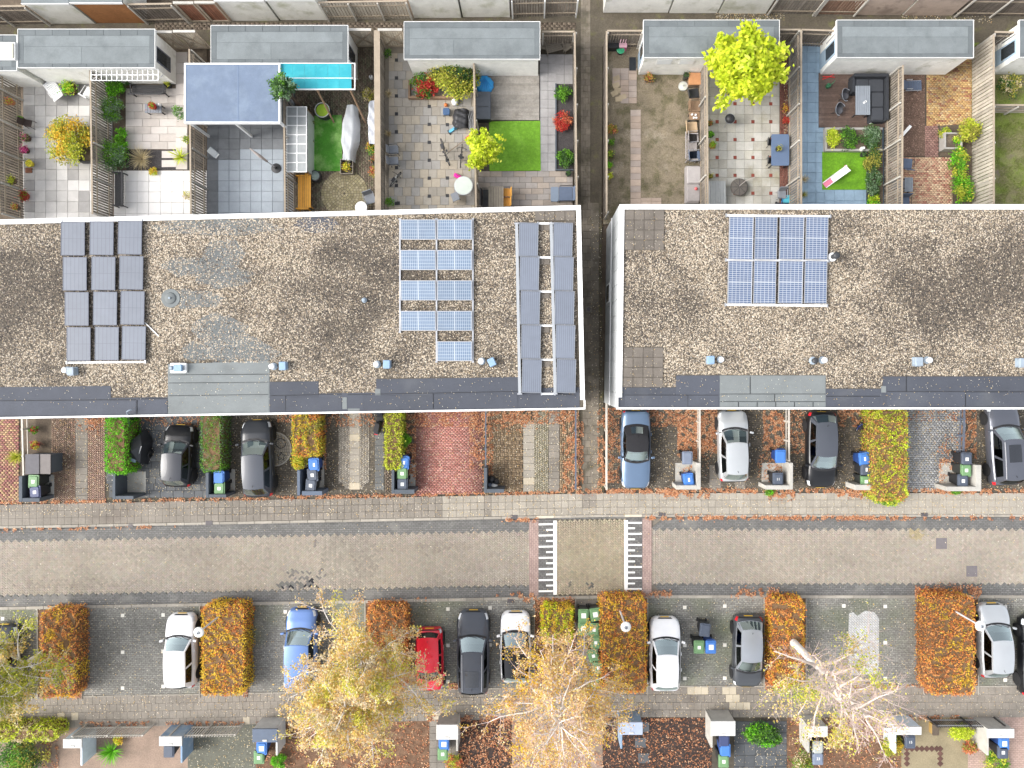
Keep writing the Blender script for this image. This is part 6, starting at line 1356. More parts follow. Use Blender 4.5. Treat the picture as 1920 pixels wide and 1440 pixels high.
# ------------------------------------------------------------------ trees
def tree(label, bx, by_, hub, top, crown_r, nbr, nleaf, pals, bark, twig, leaf=.11, name='birch_tree', seed=1, droop=.35, trunk_r=.16, sub=5, leaf_zone=None, twigs=4, spread=.30, crown_base=None, updir=.55):
    rs = random.Random(seed); rn = np.random.default_rng(seed); X,Y,_ = W(bx,by_); t = thing(name,label,'tree',(X,Y,0))
    bend = [rs.uniform(-.15,.15) for _ in range(4)]
    def tp(z): u = z/top; return Vector((bend[0]*math.sin(u*3)+bend[1]*u, bend[2]*math.sin(u*2.5)+bend[3]*u, z))
    zs = [0,.5,1.5,hub*.6,hub*.85,hub,(hub+top)/2,top*.9,top]
    MB().tube([tp(z) for z in zs],[trunk_r*1.25,trunk_r*1.05,trunk_r*.95,trunk_r*.85,trunk_r*.75,trunk_r*.65,trunk_r*.35,trunk_r*.14,.012],9).build('trunk', bark, t, smooth=True)
    bb = MB(); tb = MB(); tips = []
    for i in range(nbr):
        u = (i+.5)/nbr; z0 = hub*(.72 if crown_base is None else crown_base) + (top*.93-hub*.72)*u; a = i*2.39996+rs.uniform(-.4,.4); L_ = crown_r*(1.02-.55*u)*rs.uniform(.75,1.15); p = tp(z0); pts = [p]; d = Vector((math.cos(a),math.sin(a),updir+.5*u)).normalized(); n = 6
        for k in range(n):
            p = p + d*(L_/n); pts.append(p.copy()); d = (d+Vector((rs.uniform(-spread,spread),rs.uniform(-spread,spread),rs.uniform(-.1,.1)-droop*.25))).normalized()
        r0 = trunk_r*(.46-.25*u); bb.tube(pts,[r0*(1-.85*k/n) for k in range(n+1)],6)
        for k in range(2,n+1):
            for s_ in range(sub):
                if rs.random() < .25: continue
                q = pts[k-1].lerp(pts[k],rs.random()); dd = (pts[k]-pts[k-1]).normalized(); sd_ = Vector((rs.uniform(-1,1),rs.uniform(-1,1),rs.uniform(-.35,.45))).normalized(); d2 = (dd*.7+sd_*.8).normalized(); l2 = L_*rs.uniform(.14,.34); sp = [q]
                for j in range(3): q = q+d2*(l2/3); sp.append(q.copy()); d2 = (d2+Vector((rs.uniform(-.25,.25),rs.uniform(-.25,.25),-droop*.3))).normalized()
                tb.tube(sp,[max(.006,r0*.28),.009,.007,.004],4,False); tips.append(sp)
                for w_ in range(twigs):
                    q2 = sp[1].lerp(sp[3],rs.random()); d3 = (d2+Vector((rs.uniform(-.9,.9),rs.uniform(-.9,.9),rs.uniform(-.5,.3)))).normalized(); e = q2+d3*l2*rs.uniform(.25,.55); tb.tube([q2,q2.lerp(e,.5)+Vector((0,0,.02)),e],[.006,.005,.003],3,False); tips.append([q2,q2,e,e])
    bb.build('branches', twig[0], t, smooth=True); tw = tb.build('twigs', twig[1], t); tw['kind'] = 'stuff'
    T = np.array([[tuple(p) for p in s_[-3:]] for s_ in tips]); n = nleaf; k = rn.integers(0,len(T),n); j = rn.random(n)
    P = T[k,0]*(1-j)[:,None]+T[k,2]*j[:,None] + rn.normal(0,.10,(n,3)); P[:,2] -= np.abs(rn.normal(0,.10,n))
    if leaf_zone is not None:
        keep = leaf_zone(P[:,0],P[:,1],P[:,2],rn); P = P[keep]; n = len(P)
    col = np.zeros((n,3)); nz = noise2(P[:,0],P[:,1],2.6,seed+5)+rn.normal(0,.35,n); idx = np.clip(((nz*.35+.5))*len(pals),0,len(pals)-.01).astype(int)
    for i,pn in enumerate(pals): q = idx == i; col[q] = pick_cols(q.sum(), PAL[pn])
    o = leafcloud('crown', None, P, rn.uniform(.65,1.3,n)*leaf, col, .25); o.parent = t; return t
tree('big yellow birch between the blue and red cars', 716,1208, 5.0, 9.6, 4.2, 42, 46000, ['birchg','birch','birch','peach','straw'], m_birch, (m_birch,m_btwig), .108, seed=21, sub=5, trunk_r=.17, crown_base=.5)
tree('half-bare yellow birch with radiating pale branches by the small yellow hedge', 1040,1226, 5.6, 9.4, 3.9, 48, 31000, ['gold','peach','birch','peach'], m_birch, (m_birch,m_pink), .10, seed=22, sub=5, trunk_r=.19, crown_base=.6, leaf_zone=lambda x,y,z,r: r.random(len(x)) < np.where(np.hypot(x,y+.3) < 1.3,.22,.95)*np.where(z>8.6,.4,1), droop=.30)
tree('nearly bare birch with pinkish twigs beside the pale paving patch', 1476,1193, 4.6, 9.3, 3.5, 38, 22000, ['yg','birch','birchg'], m_birch, (m_btwig,m_pink), .10, seed=25, sub=5, twigs=5, trunk_r=.22, crown_base=.85, leaf_zone=lambda x,y,z,r: r.random(len(x)) < np.where(((x-.9)**2+(y-2.1)**2 < .8)|((x+2.2)**2+(y+.9)**2 < 2.4)|((x+1.4)**2+(y+2.3)**2 < 1.6), .9, .06), droop=.22)
tree('olive-leaved birch at the left edge of the photo', 100,1212, 4.2, 8.0, 3.1, 30, 22000, ['birchg','yg','olive','birch'], m_birch, (m_birch,m_btwig), .11, seed=24, sub=5, trunk_r=.15, crown_base=.5)
def broadtree(label, px, py, r, zc, n, pals, size, name='garden_tree', seed=3):
    X,Y = W2(px,py,zc); rr = r*(H-zc)/F; t = thing(name,label,'tree',(X,Y,0)); rn = np.random.default_rng(seed); b = MB(); br = MB(); b.tube([(0,0,0),(.05,0,zc*.4),(0,.05,zc*.85)],[.13,.10,.05],8); b.build('trunk', m_twig, t)
    nc = 70; Cn = rn.normal(0,1,(nc,3)); Cn /= np.linalg.norm(Cn,axis=1)[:,None]; Cn *= rn.uniform(.35,.95,(nc,1))*(1+.16*np.sin(3*np.arctan2(Cn[:,1],Cn[:,0])+1.0)+.10*np.sin(5*np.arctan2(Cn[:,1],Cn[:,0])))[:,None]; Cn[:,2] = Cn[:,2]*.75+.1
    for i in range(26): c = Cn[i]*rr; br.tube([(0,0,zc*.55),(c[0]*.4,c[1]*.4,zc*.75+c[2]*.2),(c[0],c[1],zc+c[2])],[.05,.03,.01],5)
    br.build('branches', m_twig, t)
    k = rn.integers(0,nc,n); P = Cn[k]*rr + rn.normal(0,.10*rr,(n,3)); P[:,2] += zc; col = np.zeros((n,3)); pi = rn.integers(0,len(pals),nc)[k]
    for i,pn in enumerate(pals): q = pi == i; col[q] = pick_cols(q.sum(), PAL[pn], None, .12)
    o = leafcloud('crown', None, P, rn.uniform(.7,1.3,n)*size, col, .55, aspect=.55); o.parent = t; return t
broadtree('large round yellow-green tree in the red-dotted patio', 1399,127, 72, 3.4, 7500, ['limey','limey','lime'], .27)
broadtree('small yellow-green tree overhanging the artificial lawn', 906,279, 36, 2.2, 2200, ['limey','lime','lime'], .19, seed=5)
# ------------------------------------------------------------------ shrubs in the back gardens
shrub('large golden-olive bush in the black planter of the light grey patio', 127,261,40,1.5,['olive','gold','yg'],3200,.10,name='golden_bush')
shrub('silvery green shrub against the fence, upper of two', 206,203,23,1.2,['grey','green'],1500,.08); shrub('round silvery green shrub against the fence, lower of two', 208,291,28,1.2,['grey','dark','green'],2000,.08)
shrub('leafy green plant with a red flower beside the iron bench', 214,163,17,.8,['green','bright'],700,.09); shrub('trailing green plant between the two silvery shrubs', 226,253,13,.7,['bright','green'],500,.09); shrub('low green plant beside the dry grass', 228,272,12,.6,['bright','green'],400,.08)
spiky('dry straw-coloured ornamental grass in the pebble bed', 262,296,27,.6,'straw',220,wd=.015); spiky('yellow-green yucca beside the stepping slabs', 335,292,20,.7,'lime',60,wd=.045); shrub('small yellow flowering plant at the edge of the white tiles', 287,322,8,.3,['gold','lime'],260,.06)
shrub('thin green shrub on the corner of the pergola', 335,211,13,1.1,['grey','green'],320,.07); shrub('straggly yellow plant at the fence by the white tiles', 352,366,9,.7,['yg','straw'],200,.06); shrub('small climbing plant on the fence under the pergola corner', 350,262,9,.9,['green','yg'],180,.06)
broadtree('dark green small tree rising beside the turquoise awning', 531,165,27,3.2,1700,['dark','green','grey','dark'],.13,'small_tree',9)
shrub('red-flowering bush in front of the shed', 797,160,25,.9,['red','green','dark','red'],1500,.10); shrub('large olive bush leaning on the shed wall', 850,140,42,1.7,['olive','yg','dark'],3200,.10,name='olive_bush'); spiky('green agave at the fence end', 882,163,14,.6,'green',26,wd=.09)
shrub('dry plant by the wide fence top', 693,176,14,.8,['straw','olive'],300,.08); shrub('yellow and red flowers beside the silver cover', 699,277,13,.6,['gold','green','rust'],420,.07); shrub('reddish creeper on the wide-topped fence', 703,322,11,.8,['rust','olive'],380,.07)
spiky('dry grass verge along the wide-topped fence, upper stretch', 728,175,9,.5,'straw',90,wd=.015); spiky('dry grass verge along the wide-topped fence, lower stretch', 728,250,9,.5,'straw',90,wd=.015); shrub('green weed in the corner of the dotted patio', 731,378,9,.5,['green'],220,.06); shrub('weedy tuft at the shed corner of the dotted patio', 727,100,8,.6,['dark','green'],180,.06)
shrub('green shrub at the top of the alley-side bed', 1056,176,15,.7,['green','dark'],700,.08); shrub('orange-red maple in the alley-side bed', 1056,226,17,.8,['rust','rust','red'],800,.08); shrub('green ground plant at the foot of the alley-side bed', 1059,298,16,.6,['dark','green'],800,.08)
shrub('reddish potless shrub at the alley fence', 1148,243,10,.6,['rust','olive'],320,.07); pot_plant('green plant in a round pot, topmost of four along the alley fence', 1145,267,8,['green']); pot_plant('green plant in a pot, second of four along the alley fence', 1144,288,8,['green','yg'],square=True); pot_plant('small terracotta pot plant, third of four along the alley fence', 1143,310,7,['bright'],pot=(.35,.18,.08)); pot_plant('terracotta pot with lime plant, lowest of four along the alley fence', 1143,330,7,['lime'],pot=(.4,.2,.08))
pot_plant('brown-leaved plant at the shed with two bright windows', 1216,146,10,['rust','olive'],260); 
pot_plant('orange potted plant under the tree beside the chair fence', 1331,231,6,['rust','green'],120); pot_plant('green plant in a black trough', 1332,252,8,['bright','green'],160,pot=(.03,.03,.03)); pot_plant('green plant in an orange pot', 1336,272,8,['bright','yg'],160,pot=(.4,.17,.07)); pot_plant('small dark pot plant near the pale box', 1333,330,5,['olive'],80)
pot_plant('yellow flowers in a pot on the red brick strip', 1472,203,8,['gold','rust'],160); pot_plant('red flowers in a pot on the red brick strip', 1473,226,9,['red','red','rust'],220)
shrub('lime green plants in the raised planter', 1561,259,13,.7,['lime','lime'],600,.08,sy=1.4); shrub('dark green plants in the middle of the raised planter', 1590,259,17,.7,['dark','green'],900,.08,sy=1.2); shrub('grey-green shrub at the eastern end of the raised planter', 1632,256,22,.8,['dark','grey'],1500,.08)
shrub('dark variegated shrub beside the lawn, upper', 1639,300,16,.8,['dark','olive'],1000,.08,sy=1.6); shrub('dark variegated shrub beside the lawn, lower', 1639,342,15,.8,['dark','grey'],900,.08,sy=1.6); shrub('bright green plant below the dark variegated shrubs', 1638,374,11,.5,['bright','lime'],400,.08)
spiky('pale ornamental grass along the blue path', 1509,335,10,.5,'straw',80,wd=.015); spiky('green ornamental grass at the end of the blue path', 1508,365,9,.5,'olive',80,wd=.015)
shrub('yellow-green climber on the weathered board fence', 1818,243,22,1.5,['yg','lime','olive'],1100,.10); shrub('long green border shrub, upper part', 1800,305,18,1.0,['green','yg','bright'],1100,.09,sy=1.5); shrub('long green border shrub, lower part', 1806,355,19,1.0,['bright','yg','green'],1300,.09,sy=1.4); shrub('lime plant in the square stone planter', 1792,263,9,.7,['bright','lime'],300,.08); shrub('low green plant beside the square stone planter', 1772,250,12,.5,['green','yg'],380,.07); shrub('bushy weeds behind the right-edge fence', 1897,160,22,.8,['straw','olive','dark'],700,.10)
# front
spiky('green ornamental grass at the left-edge driveway', 27,858,17,.7,'yg',180,wd=.016); shrub('red flowering plant behind the rail at the left edge', 63,806,8,.6,['red','green'],220,.07); shrub('second red flowering plant behind the rail at the left edge', 66,834,9,.6,['red','yg'],240,.07)
shrub('green fern-like bush beside the yellow-green hedge and bins', 757,826,12,.9,['green','bright'],600,.08); shrub('dark green plant within the yellow-brown hedge bed', 590,840,9,.5,['dark','green'],300,.07)
shrub('small green weed at the pale enclosure of bin 11', 1443,920,10,.3,['green','bright'],300,.06); shrub('small green weeds under the three-bin pale enclosure', 1792,921,12,.3,['green'],300,.06,sy=.5)
shrub('dark green bush in the bottom left corner', 42,1418,42,1.2,['dark','green','olive'],3000,.10,name='green_bush'); spiky('bright green fern beside the whitish shelter', 206,1412,26,.7,'bright',90,wd=.05); shrub('yellow flowering plant by the bottom left slats', 221,1387,10,.5,['gold','lime'],300,.07)
shrub('dense green laurel in the black-tiled yard', 1430,1378,34,1.0,['green','bright','dark'],2600,.11,sy=.6,name='laurel_bush'); shrub('pale variegated bush below the bare birch', 1505,1432,22,.9,['olive','straw','green'],900,.08); shrub('yellow and green shrub behind the black slats', 1672,1398,22,.9,['yg','gold','olive'],1100,.08); spiky('straw grass beside the whitish shelter', 1676,1375,16,.7,'straw',90,wd=.016)
shrub('lime green shrub behind the black slatted gate', 1803,1373,22,.8,['lime','lime'],1200,.08,sy=.7); shrub('rust-coloured shrub beside the corner shelter', 1818,1402,14,.7,['rust','olive'],500,.08); shrub('green shrub at the bottom right corner', 1868,1432,24,.8,['green','yg'],1000,.09); shrub('green shrub under the yellow birch beside the shelter', 522,1428,14,.7,['bright','green'],600,.08); shrub('yellow-green shrub below the grey shelter', 850,1432,16,.7,['yg','rust'],600,.08)
shrub('rounded yellow-green bush end of the yellow-brown hedge', 560,862,14,1.1,['yg','lime','gold'],900,.08,sy=1.3)
shrub('rounded bushy foot of the wide hedge over the pavement', 1668,928,30,1.5,['yg','lime','green'],2000,.09,sy=.6)
# ------------------------------------------------------------------ fallen leaves
LIT = [(.66,.31,.15),(.58,.25,.11),(.70,.40,.23),(.48,.19,.09),(.72,.47,.29),(.36,.15,.08),(.26,.12,.07)]; SPK = [(.70,.55,.30),(.75,.66,.48),(.62,.42,.18),(.78,.72,.60)]
def litter(name, label, regs, pal, size=.085, z=.035):
    Ps = []
    for (x0,y0,x1,y1,n,st_) in regs:
        n = int(n*1.5); X = RNG.uniform(x0,x1,n); Y = RNG.normal((y0+y1)/2,abs(y1-y0)/3.2,n) if st_ == 2 or st_ == 3 else RNG.uniform(y0,y1,n)
        if st_ in (4,): X = RNG.normal((x0+x1)/2,(x1-x0)/3.4,n); Y = RNG.normal((y0+y1)/2,(y1-y0)/3.4,n)
        if st_ in (1,3,2,4,0):
            c = noise2(X,Y,26,int(x0+y0) % 97); keep = c > (-.35 if st_ != 3 else .15); X = X[keep]; Y = Y[keep]
        if st_ in (2,3): Y = Y + np.where(X<1150,22*(1-X/1150),0)
        Ps.append(np.stack([(X-CX)*H/F,(CY-Y)*H/F,z+RNG.random(len(X))*.03],1))
    P = np.concatenate(Ps); n = len(P); o = leafcloud(name, None, P, RNG.uniform(.6,1.35,n)*size, pick_cols(n,pal), 2.2, mt=m_leaf); return tag(o, label, 'fallen leaves', kind='stuff')
litter('fallen_leaves','orange leaves heaped along the driveways and fences', [
 (240,755,300,800,250,4),(150,770,200,810,350,4),(300,772,420,800,500,1),(370,775,380,800,60,1),(520,775,600,792,250,1),(595,770,612,880,620,1),(600,770,720,800,500,1),(762,770,780,905,900,1),(775,765,910,800,900,1),(880,770,912,880,700,1),(905,765,925,915,700,1),(910,765,1000,800,900,4),(960,770,1085,795,700,1),(1055,770,1082,920,1300,1),(1080,790,1094,915,450,1),(1120,765,1150,910,1100,1),(1140,765,1165,905,650,1),(1215,765,1310,800,900,1),(1270,780,1308,862,1800,1),(1300,770,1340,850,1100,4),(1312,765,1345,850,900,1),(1430,770,1470,850,1500,1),(1480,765,1510,850,500,1),(1420,850,1470,900,300,1),(1570,765,1625,800,600,1),(1440,870,1485,915,260,1),(1280,870,1305,915,250,1),(1800,765,1830,860,900,1),(1760,860,1800,915,350,1),(1700,770,1800,790,160,1),(1760,820,1800,860,150,4),(560,925,640,935,260,1)], LIT)
litter('fallen_leaves','orange leaves drifted along the edge of the northern pavement', [(-20,918,1085,924,2400,2),(1085,916,1940,924,3200,2),(1130,918,1270,924,900,2),(1240,918,1330,932,700,2),(1440,918,1490,934,500,2),(1570,920,1640,932,500,2),(1750,918,1860,926,500,2)], LIT, .08, .04)
litter('fallen_leaves','orange leaves lying in the street gutters', [(-20,969,330,974,650,3),(1210,967,1700,974,2200,2),(1500,967,1920,974,900,3),(940,968,1010,974,220,2),(930,1108,1000,1117,350,3),(1160,1108,1260,1119,450,2),(1370,1104,1460,1119,450,2),(1715,1100,1840,1120,1300,2),(90,1113,130,1118,60,2),(680,1112,800,1117,160,3),(980,1117,1075,1125,300,2),(1120,1112,1210,1124,600,2)], LIT, .085, .03)
litter('fallen_leaves','orange leaves spilling out of the hedge beds', [(142,1145,154,1310,900,0),(455,1140,465,1308,600,0),(690,1126,764,1142,500,0),(1003,1126,1020,1290,500,0),(1066,1124,1080,1290,500,0),(1000,1120,1078,1140,500,0),(1118,1124,1130,1300,500,0),(1434,1124,1448,1295,900,0),(1731,1125,1747,1300,900,0),(755,1150,778,1290,300,0),(840,1280,860,1292,120,0),(1434,1118,1500,1130,300,0),(1000,1215,1080,1290,500,0),(690,1200,764,1290,600,0),(1600,1280,1740,1290,300,0)], LIT, .085, .055)
litter('fallen_leaves','brown and orange leaves over the southern front gardens', [(480,1352,805,1460,2200,0),(860,1345,965,1460,1700,0),(965,1352,1130,1460,900,0),(1130,1352,1335,1460,1100,0),(1475,1352,1690,1460,1200,0),(80,1380,110,1440,250,0),(150,1352,280,1362,250,0),(310,1352,460,1360,200,0),(1640,1340,1800,1352,300,0),(1130,1346,1335,1351,400,0),(800,1340,960,1352,500,0)], LIT+[(.20,.08,.05)], .09, .04)
litter('leaf_specks','pale leaf specks scattered over driveways, bays and pavements', [(98,760,1085,925,3200,5),(1137,765,1925,922,3600,5),(-20,930,1930,968,1500,5),(-20,1122,1930,1288,2600,5),(-20,1290,1930,1345,1500,5),(355,1355,480,1450,260,5),(1376,1355,1475,1450,160,5),(1105,400,1130,920,250,5),(-20,980,1930,1110,500,5),(1470,120,1480,300,160,5),(1340,20,1470,40,250,5),(1690,20,1860,45,200,5)], SPK, .06, .045)

for blk_, x0,x1,y0,y1,n_ in ((west,-20,1085,690,765,520),(east,1165,1930,710,762,300),(west,1003,1080,395,413,40),(east,1172,1245,395,468,70),(east,1170,1243,652,726,60)):
    X_ = RNG.uniform(x0,x1,n_); Y_ = RNG.uniform(y0,y1,n_); k_ = (H-ZR)/F
    P_ = np.stack([(X_-CX)*k_,(CY-Y_)*k_,np.full(n_,ZR-.008)],1); o = leafcloud('roof_specks', None, P_, RNG.uniform(.5,1.2,n_)*.05, pick_cols(n_,SPK), 2.5); o.parent = blk_; o.matrix_parent_inverse = Matrix.Translation(-Vector(blk_.location)); o['kind'] = 'stuff'
# ================================================================== GARDEN AND STREET FURNITURE
m_blkm = mat('black_metal', (.03,.03,.033), .5, .1, 6); m_whp = mat('white_plastic', (.82,.82,.81), .45, .04, 5); m_gryf = mat('grey_fabric', (.22,.235,.26), .85, .12, 5); m_bluf = mat('blue_grey_fabric', (.10,.13,.19), .8, .12, 5)
m_wood = mat('garden_wood', (.26,.17,.105), .8, .2, 4, rnd=.08); m_woodg = mat('weathered_wood', (.20,.175,.14), .85, .2, 4); m_orw = mat('orange_wood', (.62,.30,.04), .6, .12, 4, rnd=.1); m_beige = mat('beige_cushion', (.50,.36,.22), .9, .12, 5); m_cush = mat('taupe_cushion', (.30,.275,.265), .9, .12, 5)
def T(name, label, cat, px, py, z=0.0, rz=0.0, zt=.5, group=None): return thing(name, label, cat, (*W2(px,py,zt+z),z), rz, group)
def chair(label, px, py, rz, w_=.55, d=.55, fm=None, sm=None, h=.85, sh=.42, arms=True, slats=0, name='garden_chair', z=0.0, recline=.15):
    t = T(name, label, 'chair', px, py, z, R(rz)); fm = fm or m_blkm; sm = sm or m_gryf
    MB().rbox(-w_/2+.02,-d/2,sh-.03,w_/2-.02,d/2-.02,sh+.02,.05).build('seat', sm, t)
    if slats:
        for i in range(slats): MB().box(-w_/2+.03+(w_-.06)*i/slats,d/2-.02+recline*.1,sh,-w_/2+.03+(w_-.06)*(i+.6)/slats,d/2+.015+recline*.3,h).build('slat', sm, t)
    else: MB().cbox(0,d/2+recline*.35,(sh+h)/2,w_-.06,.035,h-sh,0,-recline*1.4).build('backrest', sm, t)
    for sx in (-1,1):
        for y in (-d/2+.03,d/2-.05): MB().tube([(sx*(w_/2-.03),y,sh),(sx*(w_/2-.01),y*1.06,0)],.014,6).build('leg', fm, t)
        if arms: MB().tube([(sx*(w_/2),-d/2+.05,sh),(sx*(w_/2),-d/2+.04,sh+.2),(sx*(w_/2),d/2+.02,sh+.22)],.018,6).build('armrest', fm, t)
    return t
def rtable(label, px, py, rz, w_, d, m, h=.72, slats=0, name='garden_table', legs=None, thick=.035, group=None):
    t = T(name, label, 'table', px, py, 0, R(rz), h, group)
    if slats:
        for i in range(slats): MB().box(-w_/2+w_*i/slats+.008,-d/2,h-thick,-w_/2+w_*(i+1)/slats-.008,d/2,h).build('slat', m, t)
        MB().box(-w_/2+.02,-d/2+.05,h-thick-.05,w_/2-.02,d/2-.05,h-thick-.002).build('frame', m_blkm, t)
    else: MB().rbox(-w_/2,-d/2,h-thick,w_/2,d/2,h,min(.08,w_/5)).build('table_top', m, t)
    for sx in (-1,1):
        for sy in (-1,1): MB().box(sx*(w_/2-.07)-.025,sy*(d/2-.07)-.025,0,sx*(w_/2-.07)+.025,sy*(d/2-.07)+.025,h-thick-.05).build('leg', legs or m_blkm, t)
    return t
def bench(label, px, py, rz, w_, m, slats=9, d=.5, name='garden_bench', h=.85, back=True, along=True):
    t = T(name, label, 'bench', px, py, 0, R(rz), .5)
    n = 5
    for i in range(n): MB().box(-w_/2,-d/2+d*i/n+.006,.41,w_/2,-d/2+d*(i+1)/n-.012,.44).build('seat_slat', m, t)
    if back:
        for i in range(slats): x = -w_/2+.06+(w_-.12)*i/(slats-1); MB().cbox(x,d/2+.09,.64,.03,.02,.42,0,-.35).build('back_slat', m, t)
        MB().box(-w_/2,d/2+.13,.83,w_/2,d/2+.19,.87).build('top_rail', m, t)
    for sx in (-1,1):
        MB().box(sx*w_/2-.03*sx-.025,-d/2,0,sx*w_/2-.03*sx+.025,-d/2+.05,.62).build('leg', m, t); MB().box(sx*w_/2-.03*sx-.025,d/2-.03,0,sx*w_/2-.03*sx+.025,d/2+.03,.62).build('leg', m, t)
        MB().box(sx*w_/2-.03*sx-.03,-d/2-.02,.62,sx*w_/2-.03*sx+.03,d/2+.05,.66).build('armrest', m, t)
    return t
def lounger(label, px, py, rz, L_, w_, m, fm):
    t = T('sun_lounger', label, 'lounger', px, py, 0, R(rz), .35)
    for i in range(9): MB().box(-L_/2+L_*.62*i/9+.01,-w_/2,.30,-L_/2+L_*.62*(i+1)/9-.015,w_/2,.33).build('slat', m, t)
    for i in range(5): u = (i+.5)/5; MB().cbox(L_*.12+L_*.30*u,0,.33+.30*u,L_*.075,w_,.025,0,0,-.6).build('back_slat', m, t)
    for sy in (-1,1):
        MB().box(-L_/2,sy*w_/2-.03,.26,L_*.15,sy*w_/2+.03,.30).build('side_rail', fm, t); MB().tube([(-L_*.05,sy*w_/2,.30),(-L_*.05,sy*w_/2,.52),(L_*.2,sy*w_/2,.54)],.022,6).build('armrest', fm, t)
        for x in (-L_*.42,L_*.12): MB().tube([(x,sy*(w_/2-.03),.28),(x*1.06,sy*(w_/2-.02),0)],.022,6).build('leg', fm, t)
    return t
def bicycle(label, px, py, rz, s=1.0, col=(.04,.04,.045), lying=False, wr=.33):
    t = T('bicycle', label, 'bicycle', px, py, 0, R(rz), .5); fm = mat('bike_%d_%d' % (int(col[0]*99),int(col[2]*99)), col, .4, .05, 6)
    rot = Matrix.Rotation(R(62),4,'X') if lying else Matrix.Rotation(R(6),4,'X'); A, B = -.52*s, .52*s; r = wr*s
    def pt(nm, m, mb): o = mb.build(nm, m, t); o.matrix_local = rot; return o
    for x in (A,B): o = pt('wheel', m_tyre, MB().torus((x,0,r),r-.02,.022,24,6,'Y')); pt('spokes', m_alu, MB().tube([(x-r,0,r),(x+r,0,r)],.005,4).tube([(x,0,0),(x,0,2*r)],.005,4).tube([(x-.7*r,0,.3*r),(x+.7*r,0,1.7*r)],.005,4).tube([(x+.7*r,0,.3*r),(x-.7*r,0,1.7*r)],.005,4))
    pt('frame', fm, MB().tube([(A,0,r),(-.06,0,r-.03),(.36*s,0,.82*s),(B,0,r)],.022,6).tube([(-.06,0,r-.03),(-.18*s,0,.86*s)],.02,6).tube([(-.16*s,0,.78*s),(.34*s,0,.84*s)],.02,6).tube([(A,0,r),(-.16*s,0,.74*s)],.015,6))
    pt('saddle', m_blkm, MB().cbox(-.2*s,0,.90*s,.28,.15,.05)); pt('handlebar', m_blkm, MB().tube([(.30*s,.30,1.0*s),(.38*s,.1,.98*s),(.38*s,-.1,.98*s),(.30*s,-.30,1.0*s)],.016,6).tube([(.38*s,0,.98*s),(.36*s,0,.8*s)],.018,6)); pt('pedal', m_blkm, MB().box(-.12,-.16,r-.06,.0,-.06,r-.03).box(-.1,.06,r+.02,.02,.16,r+.05))
    return t
# street lamps
def lamp(label, hx, hy, hz=3.65):
    t = thing('street_lamp', label, 'street lamp', (*W2(hx,hy,hz),0), 0, 'white mushroom street lamps')
    MB().lathe([(.075,0),(.07,.9),(.052,.95),(.042,hz-.2)],10).build('pole', mat('lamp_pole',(.62,.63,.64),.5,.1,4), t); MB().lathe([(.11,0),(.10,.35),(.075,.36)],10).build('base', m_alu, t)
    hd = MB().lathe([(.07,hz-.25),(.26,hz-.16),(.275,hz-.12),(.24,hz-.05),(.10,hz-.01)],26).build('lamp_head', mat('lamp_white',(.78,.78,.74),.35,.05,6), t, smooth=True)
    MB().lathe([(.095,hz-.012),(.09,hz+.03),(.05,hz+.045)],18).build('cap', mat('lamp_cap',(.28,.30,.33),.4,.1,6), hd); MB().lathe([(.035,hz+.045),(.03,hz+.06)],12).build('sensor', m_blkm, hd)
lamp('street lamp over the gold hedge beside the white estate car', 371,1187); lamp('street lamp above the orange hedge beside the green bins', 1174,1177); lamp('street lamp between the wide brown hedge and the silver hatchback', 1841,1175)
# pergola
zt = 2.65; t = thing('pergola', 'flat-roofed pergola with a blue-grey roof over the blue-grey patio', 'pergola', (*W2(435,175,zt),0)); inv = Matrix.Translation(-Vector(t.location))
def pp(nm, m, mb, bev=0): o = mb.build(nm, m, t, bevel=bev); o.matrix_parent_inverse = inv; return o
X0,Y1 = W2(345,118,zt); X1,Y0 = W2(525,231,zt); m_prf = mat('pergola_roof', (.125,.165,.235), .7, .12, 1.5, fine=.08, col2=(.15,.195,.265), s2=.9)
pp('roof_sheet', m_prf, MB().box(X0+.08,Y0+.08,zt-.1,X1-.08,Y1-.08,zt-.015)); 
for bx in ((X0,Y0,X1,Y0+.08),(X0,Y1-.08,X1,Y1),(X0,Y0+.081,X0+.08,Y1-.081),(X1-.08,Y0+.081,X1,Y1-.081)): pp('edge_trim', m_cap, MB().box(bx[0],bx[1],zt-.22,bx[2],bx[3],zt))
for x in (X0+.12,(X0+X1)/2,X1-.12): pp('post', m_whp, MB().box(x-.06,Y0+.1,0,x+.06,Y0+.22,zt-.1)); pp('post', m_whp, MB().box(x-.06,Y1-.22,0,x+.06,Y1-.1,zt-.1))
pp('seam', mat('roof_seam',(.14,.19,.28),.7,.1,4), MB().box((X0+X1)/2+.3,Y0+.1,zt-.016,(X0+X1)/2+.34,Y1-.1,zt-.008))
# turquoise awning
za = 2.5; t = thing('awning', 'turquoise translucent awning with white frame east of the pergola', 'awning', (*W2(597,143,za),0)); inv = Matrix.Translation(-Vector(t.location))
X0,Y1 = W2(526,118,za); X1,Y0 = W2(666,168,za); m_tq = mat('turquoise_sheet', (.04,.40,.48), .8, .10, 1.0, transl=.25, col2=(.07,.48,.54), s2=.8)
n = 6
for i in range(n): pp('awning_sheet', m_tq, MB().box(X0+(X1-X0-.2)*i/n+.004,Y0+.05,za-.02+.003*(i%2),X0+(X1-X0-.2)*(i+1)/n-.004,Y1-.04,za+.003*(i%2)))
for bx in ((X0,Y0,X1,Y0+.045),(X0,Y1-.035,X1,Y1),(X1-.05,Y0+.046,X1,Y1-.036)): pp('frame', m_whp, MB().box(bx[0],bx[1],za-.08,bx[2],bx[3],za+.01))
pp('frame', m_whp, MB().box(X0,(Y0+Y1)/2-.12,za+.008,X1-.1,(Y0+Y1)/2-.09,za+.03))
